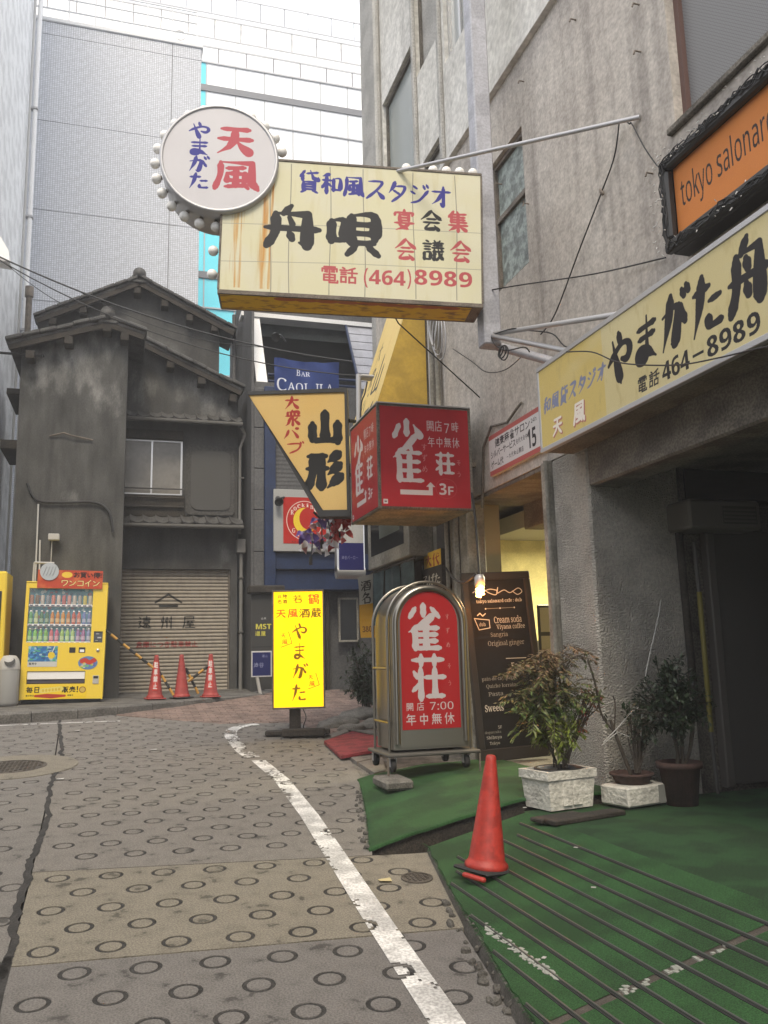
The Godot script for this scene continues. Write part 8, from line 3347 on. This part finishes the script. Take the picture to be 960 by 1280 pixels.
# layered sprays: canes rise from the root, fronds leave them sideways and droop, leaflets sit in pairs
func fronds(t: Node3D, root: Vector3, c: Vector3, r: Vector3, count: int, tone: Callable, s: int):
	var g := RandomNumberGenerator.new()
	g.seed = s
	var st := S()
	var canes := []
	for k in 7:
		var tip := c + Vector3(g.randf_range(-.5, .5) * r.x, g.randf_range(.2, .9) * r.y, g.randf_range(-.5, .5) * r.z)
		var pts := curve([root + Vector3(g.randf_range(-.05, .05), 0, g.randf_range(-.05, .05)), root.lerp(tip, .5) + rand_dir(g) * .03, tip], 6)
		canes.append(pts)
		var w := S()
		tube(w, pts, .006, 5)
		obj("cane", w, M.bark, t)
	var stalks := S()
	for k in count:
		var cane: Array = canes[g.randi() % canes.size()]
		var f := pow(g.randf(), .6)
		var p: Vector3 = cane[int(lerpf(2, cane.size() - 1, f))]
		var an := g.randf() * TAU
		var reach_out := g.randf_range(.4, 1.3) * sqrt(maxf(.12, 1.0 - pow((p.y - c.y) / r.y, 2) * .8))
		var d := Vector3(cos(an) * r.x, g.randf_range(-.1, .5) * r.y, sin(an) * r.z) * reach_out * .85
		var tip := p + d
		var mid := p + d * .55 + Vector3(0, .05, 0)
		tip.y -= g.randf_range(-.02, .05)
		var pts := curve([p, mid, tip], 7)
		tube(stalks, pts, .0018, 4, false)
		for i in range(3, pts.size()):
			var along: Vector3 = (pts[i] - pts[i - 1]).normalized()
			var side := along.cross(Vector3.UP).normalized()
			for sgn in [-1, 1]:
				for q in 2:
					var out: Vector3 = (side * sgn * g.randf_range(.5, 1.0) + along * g.randf_range(.3, .9) + Vector3(0, g.randf_range(-.5, .25), 0)).normalized()
					var base: Vector3 = pts[i] + out * .022 * q
					var l := g.randf_range(.026, .052)
					leaf(st, base, out, (Vector3.UP + rand_dir(g) * .45).normalized(), l, l * g.randf_range(.28, .42), tone.call(g, (base - c) / r.y))
	obj("stalks", stalks, M.bark, t)
	obj("foliage", st, leaf_material(), t).set_meta("kind", "stuff")
func build_plants():
	# red-tinged bush in a stained white foam box
	var b0 := at_y(690, 1020, .57)
	var t := thing("planter_bush", "feathery green and reddish bush in a stained white foam box", "potted plant", b0)
	var ang := deg_to_rad(12)
	var F := Transform3D(Basis(Vector3.UP, ang), at_y(701, 1008, .57) + Vector3(.0, .0, -.02))
	var w := .205
	var d := .15
	var hh := .25
	var st := S()
	# tapered box with a rim and a gap
	var lo := []
	var hi := []
	for q in [[-1, 1], [1, 1], [1, -1], [-1, -1]]:
		lo.append(F * Vector3(q[0] * w * .88, 0, q[1] * d * .88))
		hi.append(F * Vector3(q[0] * w, hh, q[1] * d))
	for i in 4:
		var j := (i + 1) % 4
		quad(st, hi[i], hi[j], lo[j], lo[i])
	quad(st, lo[0], lo[1], lo[2], lo[3])
	obj("box", st, M.white_pot, t)
	st = S()
	for i in 4:
		var j := (i + 1) % 4
		var a: Vector3 = hi[i]
		var b: Vector3 = hi[j]
		var c := F.origin + Vector3.UP * hh
		var ai: Vector3 = c + (a - c) * .86
		var bi: Vector3 = c + (b - c) * .86
		var ao: Vector3 = c + (a - c) * 1.04
		var bo: Vector3 = c + (b - c) * 1.04
		quad(st, ai, bi, bo, ao)
		quad(st, ao, bo, bo - Vector3.UP * .055, ao - Vector3.UP * .055)
		quad(st, bi, ai, ai - Vector3.UP * .06, bi - Vector3.UP * .06)
	obj("rim", st, M.white_pot, t)
	for e in [-.25, .18]:
		st = S()
		cbox(st, Vector3(e * w - .03, .02, d * .90), Vector3(e * w + .05, hh - .06, d * .985), .008, F)
		obj("rib", st, M.white_pot, t)
	st = S()
	box(st, Vector3(-w * .85, hh - .05, -d * .85), Vector3(w * .85, hh - .04, d * .85), F)
	obj("soil", st, M.soil, t)
	st = S()
	lathe(st, [Vector2(.15, .0), Vector2(.17, .10), Vector2(.15, .105), Vector2(.14, .06)], 20, Transform3D(Basis.IDENTITY, F.origin + Vector3(.02, hh - .10, -.02)))
	obj("inner_pot", st, M.black, t)
	var c := at_z(683, 878, F.origin.z - .05)
	var nandina := func(g, v):
		var up := clampf(v.y * .6 + .45 + g.randf_range(-.35, .35), 0, 1)
		var green := Color(.075, .115, .028)
		var rust := Color(.26, .125, .085)
		if v.y < -.4:
			green = Color(.11, .14, .02)
		return green.lerp(rust, clampf(up * 1.1 - .35, 0, .7)) * g.randf_range(.7, 1.35)
	fronds(t, F.origin + Vector3(.0, hh, 0), c + Vector3(-.01, .04, 0), Vector3(.31, .36, .26), 130, nandina, 5)
	# one reddish spray reaching to the side
	var red_leaf := func(g, _v): return Color(.32, .05, .04).lerp(Color(.12, .09, .03), g.randf())
	bush(t, F.origin + Vector3(.05, hh, 0), at_z(737, 872, F.origin.z), Vector3(.09, .12, .09), 14, 14, .045, .32, red_leaf, 9)
	# white block with a bowl and a bare tied sapling
	t = thing("sapling_pot", "bare sapling tied with white twine in a brown bowl on a white block", "potted plant", at_y(797, 1020, .56))
	F = Transform3D(Basis(Vector3.UP, deg_to_rad(14)), at_y(797, 1007, .56) + Vector3(0, .015, -.02))
	st = S()
	cbox(st, Vector3(-.20, 0, -.13), Vector3(.20, .13, .13), .012, F)
	obj("block", st, M.white_pot, t)
	st = S()
	cbox(st, Vector3(.085, .005, .131), Vector3(.15, .125, .134), .001, F)
	obj("grey_patch", st, plain(lin(.22, .22, .20), .85), t)
	st = S()
	var bowl := F.origin + Vector3(-.01, .131, -.01)
	lathe(st, [Vector2(.0, 0), Vector2(.11, 0), Vector2(.135, .05), Vector2(.15, .055), Vector2(.15, .07), Vector2(.13, .07), Vector2(.125, .045), Vector2(0, .045)], 24, Transform3D(Basis.IDENTITY, bowl))
	obj("bowl", st, M.terracotta, t)
	var zz := F.origin.z
	st = S()
	tube(st, [bowl + Vector3(.0, .04, 0), at_z(772, 925, zz), at_z(763, 900, zz)], [.014, .012, .010], 7)
	tube(st, curve([at_z(770, 918, zz), at_z(752, 893, zz), at_z(744, 855, zz), at_z(735, 825, zz)], 5), .007, 6)
	tube(st, curve([at_z(768, 914, zz), at_z(769, 880, zz), at_z(766, 870, zz)], 3), .005, 5)
	obj("stem", st, M.bark, t)
	st = S()
	var sap := RandomNumberGenerator.new()
	sap.seed = 3
	for k in 26:
		var f := sap.randf()
		var p := at_z(lerpf(734, 760, f) + sap.randf_range(-5, 5), lerpf(822, 905, f), zz)
		leaf(st, p, rand_dir(sap), Vector3.UP, .05, .022, Color(.05, .06, .02) * sap.randf_range(.7, 1.4))
	obj("foliage", st, leaf_material(), t).set_meta("kind", "stuff")
	st = S()
	for e in [[[754, 928], [770, 912], [795, 884]], [[752, 932], [772, 915], [786, 921]], [[783, 880], [786, 895], [798, 884]]]:
		var pts := []
		for q in e:
			pts.append(at_z(q[0], q[1], zz + .02))
		tube(st, pts, .004, 5)
	obj("twine", st, M.dim_white, t)
	st = S()
	tube(st, curve([at_z(801, 920, zz), at_z(806, 850, zz - .02), at_z(822, 775, zz - .03), at_z(826, 750, zz - .03)], 5), .0035, 5)
	obj("whip", st, M.dim_white, t)
	var low := func(g, _v): return Color(.03, .05, .022) * g.randf_range(.6, 1.5)
	bush(t, bowl + Vector3(.06, .06, -.02), at_z(800, 905, zz - .1), Vector3(.13, .2, .1), 34, 10, .035, .4, low, 15)
	# glossy dark bush in a terracotta pot
	var pc := at_y(862, 1008, .56) + Vector3(.0, 0, -.08)
	t = thing("terracotta_bush", "glossy dark evergreen bush in a tall terracotta pot", "potted plant", pc)
	st = S()
	lathe(st, [Vector2(0, 0), Vector2(.105, 0), Vector2(.135, .24), Vector2(.155, .245), Vector2(.155, .285), Vector2(.135, .285), Vector2(.13, .25), Vector2(0, .25)], 26, Transform3D(Basis.IDENTITY, pc))
	obj("pot", st, M.terracotta, t)
	st = S()
	disc(st, pc + Vector3(0, .255, 0), Vector3.RIGHT, Vector3.FORWARD, .13, 20)
	obj("soil", st, M.soil, t)
	st = S()
	for e in [[-.02, 838, 905], [.02, 868, 890], [.03, 850, 880]]:
		tube(st, curve([pc + Vector3(e[0], .25, 0), at_z(e[1] * .5 + 428, 940, pc.z), at_z(e[1], e[2], pc.z)], 4), .013, 6)
	obj("trunk", st, M.bark, t)
	var glossy := func(g, _v): return Color(.022, .036, .017) * g.randf_range(.6, 1.7)
	bush(t, pc + Vector3(0, .5, 0), at_z(838, 882, pc.z), Vector3(.31, .26, .22), 105, 22, .044, .48, glossy, 23)
	bush(t, pc + Vector3(0, .6, 0), at_z(838, 845, pc.z), Vector3(.12, .12, .1), 26, 16, .045, .5, glossy, 27)
	# boards and stones under the pots
	for e in [[735, 1024, .30, .05, "thin wooden board under the white block"], [700, 1024, .18, .04, "weathered board end under the foam box"]]:
		st = S()
		var o := at_y(e[0], e[1], .565)
		cbox(st, Vector3(-e[2], -.005, -.06), Vector3(e[2], e[3] * .5, .06), .006, Transform3D(Basis(Vector3.UP, .25), o + Vector3(0, .0, -.03)))
		tag(obj("board", st, M.dark_wood), e[4], "board")
	# dark shrub by the restaurant
	var sc := at_road(455, 893)
	t = thing("shrub", "dark loose evergreen shrub growing among the boulders", "shrub", sc)
	var sb := func(g, v): return Color(.028, .042, .02) * g.randf_range(.6, 1.6)
	bush(t, sc + Vector3(.05, .05, 0), at_z(456, 846, sc.z), Vector3(.30, .42, .25), 110, 20, .075, .38, sb, 41)
	# small weeds at the plinths
	for k in 2:
		var wp := [at_z(406, 870, -15.0), at_z(432, 866, -14.6)]
		t = thing("weed", ["tuft of small weeds at the foot of the lit sign's far wall", "tuft of small weeds at the plinth beside the shrub"][k], "weed", wp[k])
		bush(t, wp[k] - Vector3.UP * .1, wp[k], Vector3(.12, .10, .08), 14, 8, .05, .3, sb, 51 + k)

# ---------------------------------------------------------------- wires and small details
func wire(label: String, pts: Array, r := .006, m: Material = null, category := "wire"):
	var st := S()
	tube(st, pts, r, 5)
	tag(obj("wire", st, m if m else M.cable), label, category)
func build_wires():
	var z := -12.6
	wire("thick black cable sagging from the pale siding across the tiled gables", sag(at_z(-20, 312, -13.6), at_z(440, 452, -12.8), .28), .014)
	wire("second black cable sagging just under the thick one over the gables", sag(at_z(-20, 314, -13.6), at_z(452, 470, -12.4), .42), .010)
	wire("thin drooping line between the gable ridges and the white post", sag(at_z(100, 365, -14.3), at_z(330, 434, -15.0), .22), .006)
	wire("thin wire from the pale lamp hood down to the bay ridge", sag(at_z(8, 330, -13.6), at_z(150, 405, -14.4), .18), .006)
	wire("black wire from the box sign slanting down to the concrete wall", [at_x(489, 388, 2.3), at_x(498, 404, 2.4), at_x(600, 497, WALL_X - .02)], .007)
	wire("dark wire stretched from the box sign along the concrete wall to the orange sign", curve([at_x(488, 388, 2.35), at_x(560, 373, 2.75), at_x(640, 358, 3.1), at_x(740, 343, 3.3), at_x(832, 322, WALL_X - .02)], 5), .006)
	wire("thin cable hanging from the tie rod down the wall", curve([at_x(774, 152, 3.36), at_x(768, 195, 3.37), at_x(752, 240, 3.37), at_x(725, 310, 3.37), at_x(694, 392, 3.37), at_x(676, 418, 3.36)], 5), .006)
	var st := S()
	var p := at_x(752, 240, 3.37)
	lathe(st, [Vector2(0, -.04), Vector2(.013, -.03), Vector2(.016, 0), Vector2(.010, .035), Vector2(0, .04)], 10, Transform3D(Basis(Vector3.RIGHT, -.5), p))
	tag(obj("insulator", st, M.rust_steel), "small brown insulator on the cable down the wall", "insulator")
	wire("short wire from the tie rod's end to the orange sign's frame", curve([at_x(781, 150, 3.37), at_x(787, 155, 3.35), at_x(790, 155, 3.35), at_x(806, 185, 3.37), at_x(822, 208, 3.3)], 5), .005)
	wire("slack wire looping under the bracket arms to the wall", curve([at_x(655, 443, 3.2), at_x(632, 462, 3.3), at_x(608, 465, 3.36), at_x(590, 452, 3.37), at_x(566, 436, 3.37)], 5), .005)
	wire("wavy black wire running across the yellow name sign", curve([at_x(708, 440, 3.05), at_x(740, 440, 3.06), at_x(770, 452, 3.06), at_x(800, 456, 3.06), at_x(850, 456, 3.05), at_x(900, 447, 3.05), at_x(960, 433, 3.04), at_x(1020, 425, 3.04)], 5), .005)
	wire("messy wire strung along the bracket arms", curve([at_x(612, 420, 2.98), at_x(640, 411, 3.05), at_x(660, 413, 3.15), at_x(690, 417, 3.3), at_x(705, 432, 3.34), at_x(722, 438, 3.3)], 5), .006)
	var coil := thing("cable_coil", "small black cable coil dangling at the foot of the sign post", "cable", at_x(625, 440, 2.98))
	for k in 3:
		st = S()
		var c := at_x(626 + k * 2, 439 + k, 2.97)
		var ring := []
		for i in 21:
			var a := TAU * i / 20
			ring.append(c + Vector3(.01 * sin(a + k), sin(a) * (.045 + .008 * k), cos(a) * (.05 + .006 * k)))
		tube(st, ring, .006, 5, false)
		obj("loop", st, M.cable, coil)
	st = S()
	tube(st, curve([at_x(614, 420, 2.98), at_x(618, 430, 2.97), at_x(632, 438, 2.97), at_x(655, 434, 3.1), at_x(662, 440, 3.15)], 5), .006, 5)
	obj("tail", st, M.cable, coil)
func build_details():
	# scraps on the road
	var scraps := [[75, 975, "torn white paper scrap beside the manhole collar"], [192, 938, "small white paper scrap on the ringed road before the shutter"], [96, 914, "pale flattened wrapper on the road by the kerb line"], [482, 1102, "yellowed leaf beside the small valve cover"]]
	for e in scraps:
		var p := at_road(e[0], e[1])
		var st := S()
		var s := .035
		var y := .008
		quad(st, p + Vector3(-s, y, -s), p + Vector3(s, y + .006, -s * .7), p + Vector3(s * .8, y + .001, s), p + Vector3(-s * 1.1, y + .004, s * .6))
		tag(obj("paper_scrap", st, M.dim_white if e[0] != 482 else plain(lin(.45, .38, .2), .8)), e[2], "litter")
	for k in 5:
		var p := at_ramp([656, 690, 742, 680, 720][k], [1010, 1012, 1110, 1198, 1060][k])
		var st := S()
		cbox(st, Vector3(-.012, .002, -.008), Vector3(.012, .005, .008), .001, Transform3D(Basis(Vector3.UP, k * 1.3), p))
		tag(obj("paper_scrap", st, M.dim_white), ["tiny pale scrap on the carpet just behind the tall cone", "tiny pale scrap on the carpet by the foam box", "tiny pale scrap lying mid-way along the slip ribs", "tiny pale scrap at the end of the torn streak", "tiny pale scrap near the uppermost slip rib"][k], "litter", "scraps on the green carpet")
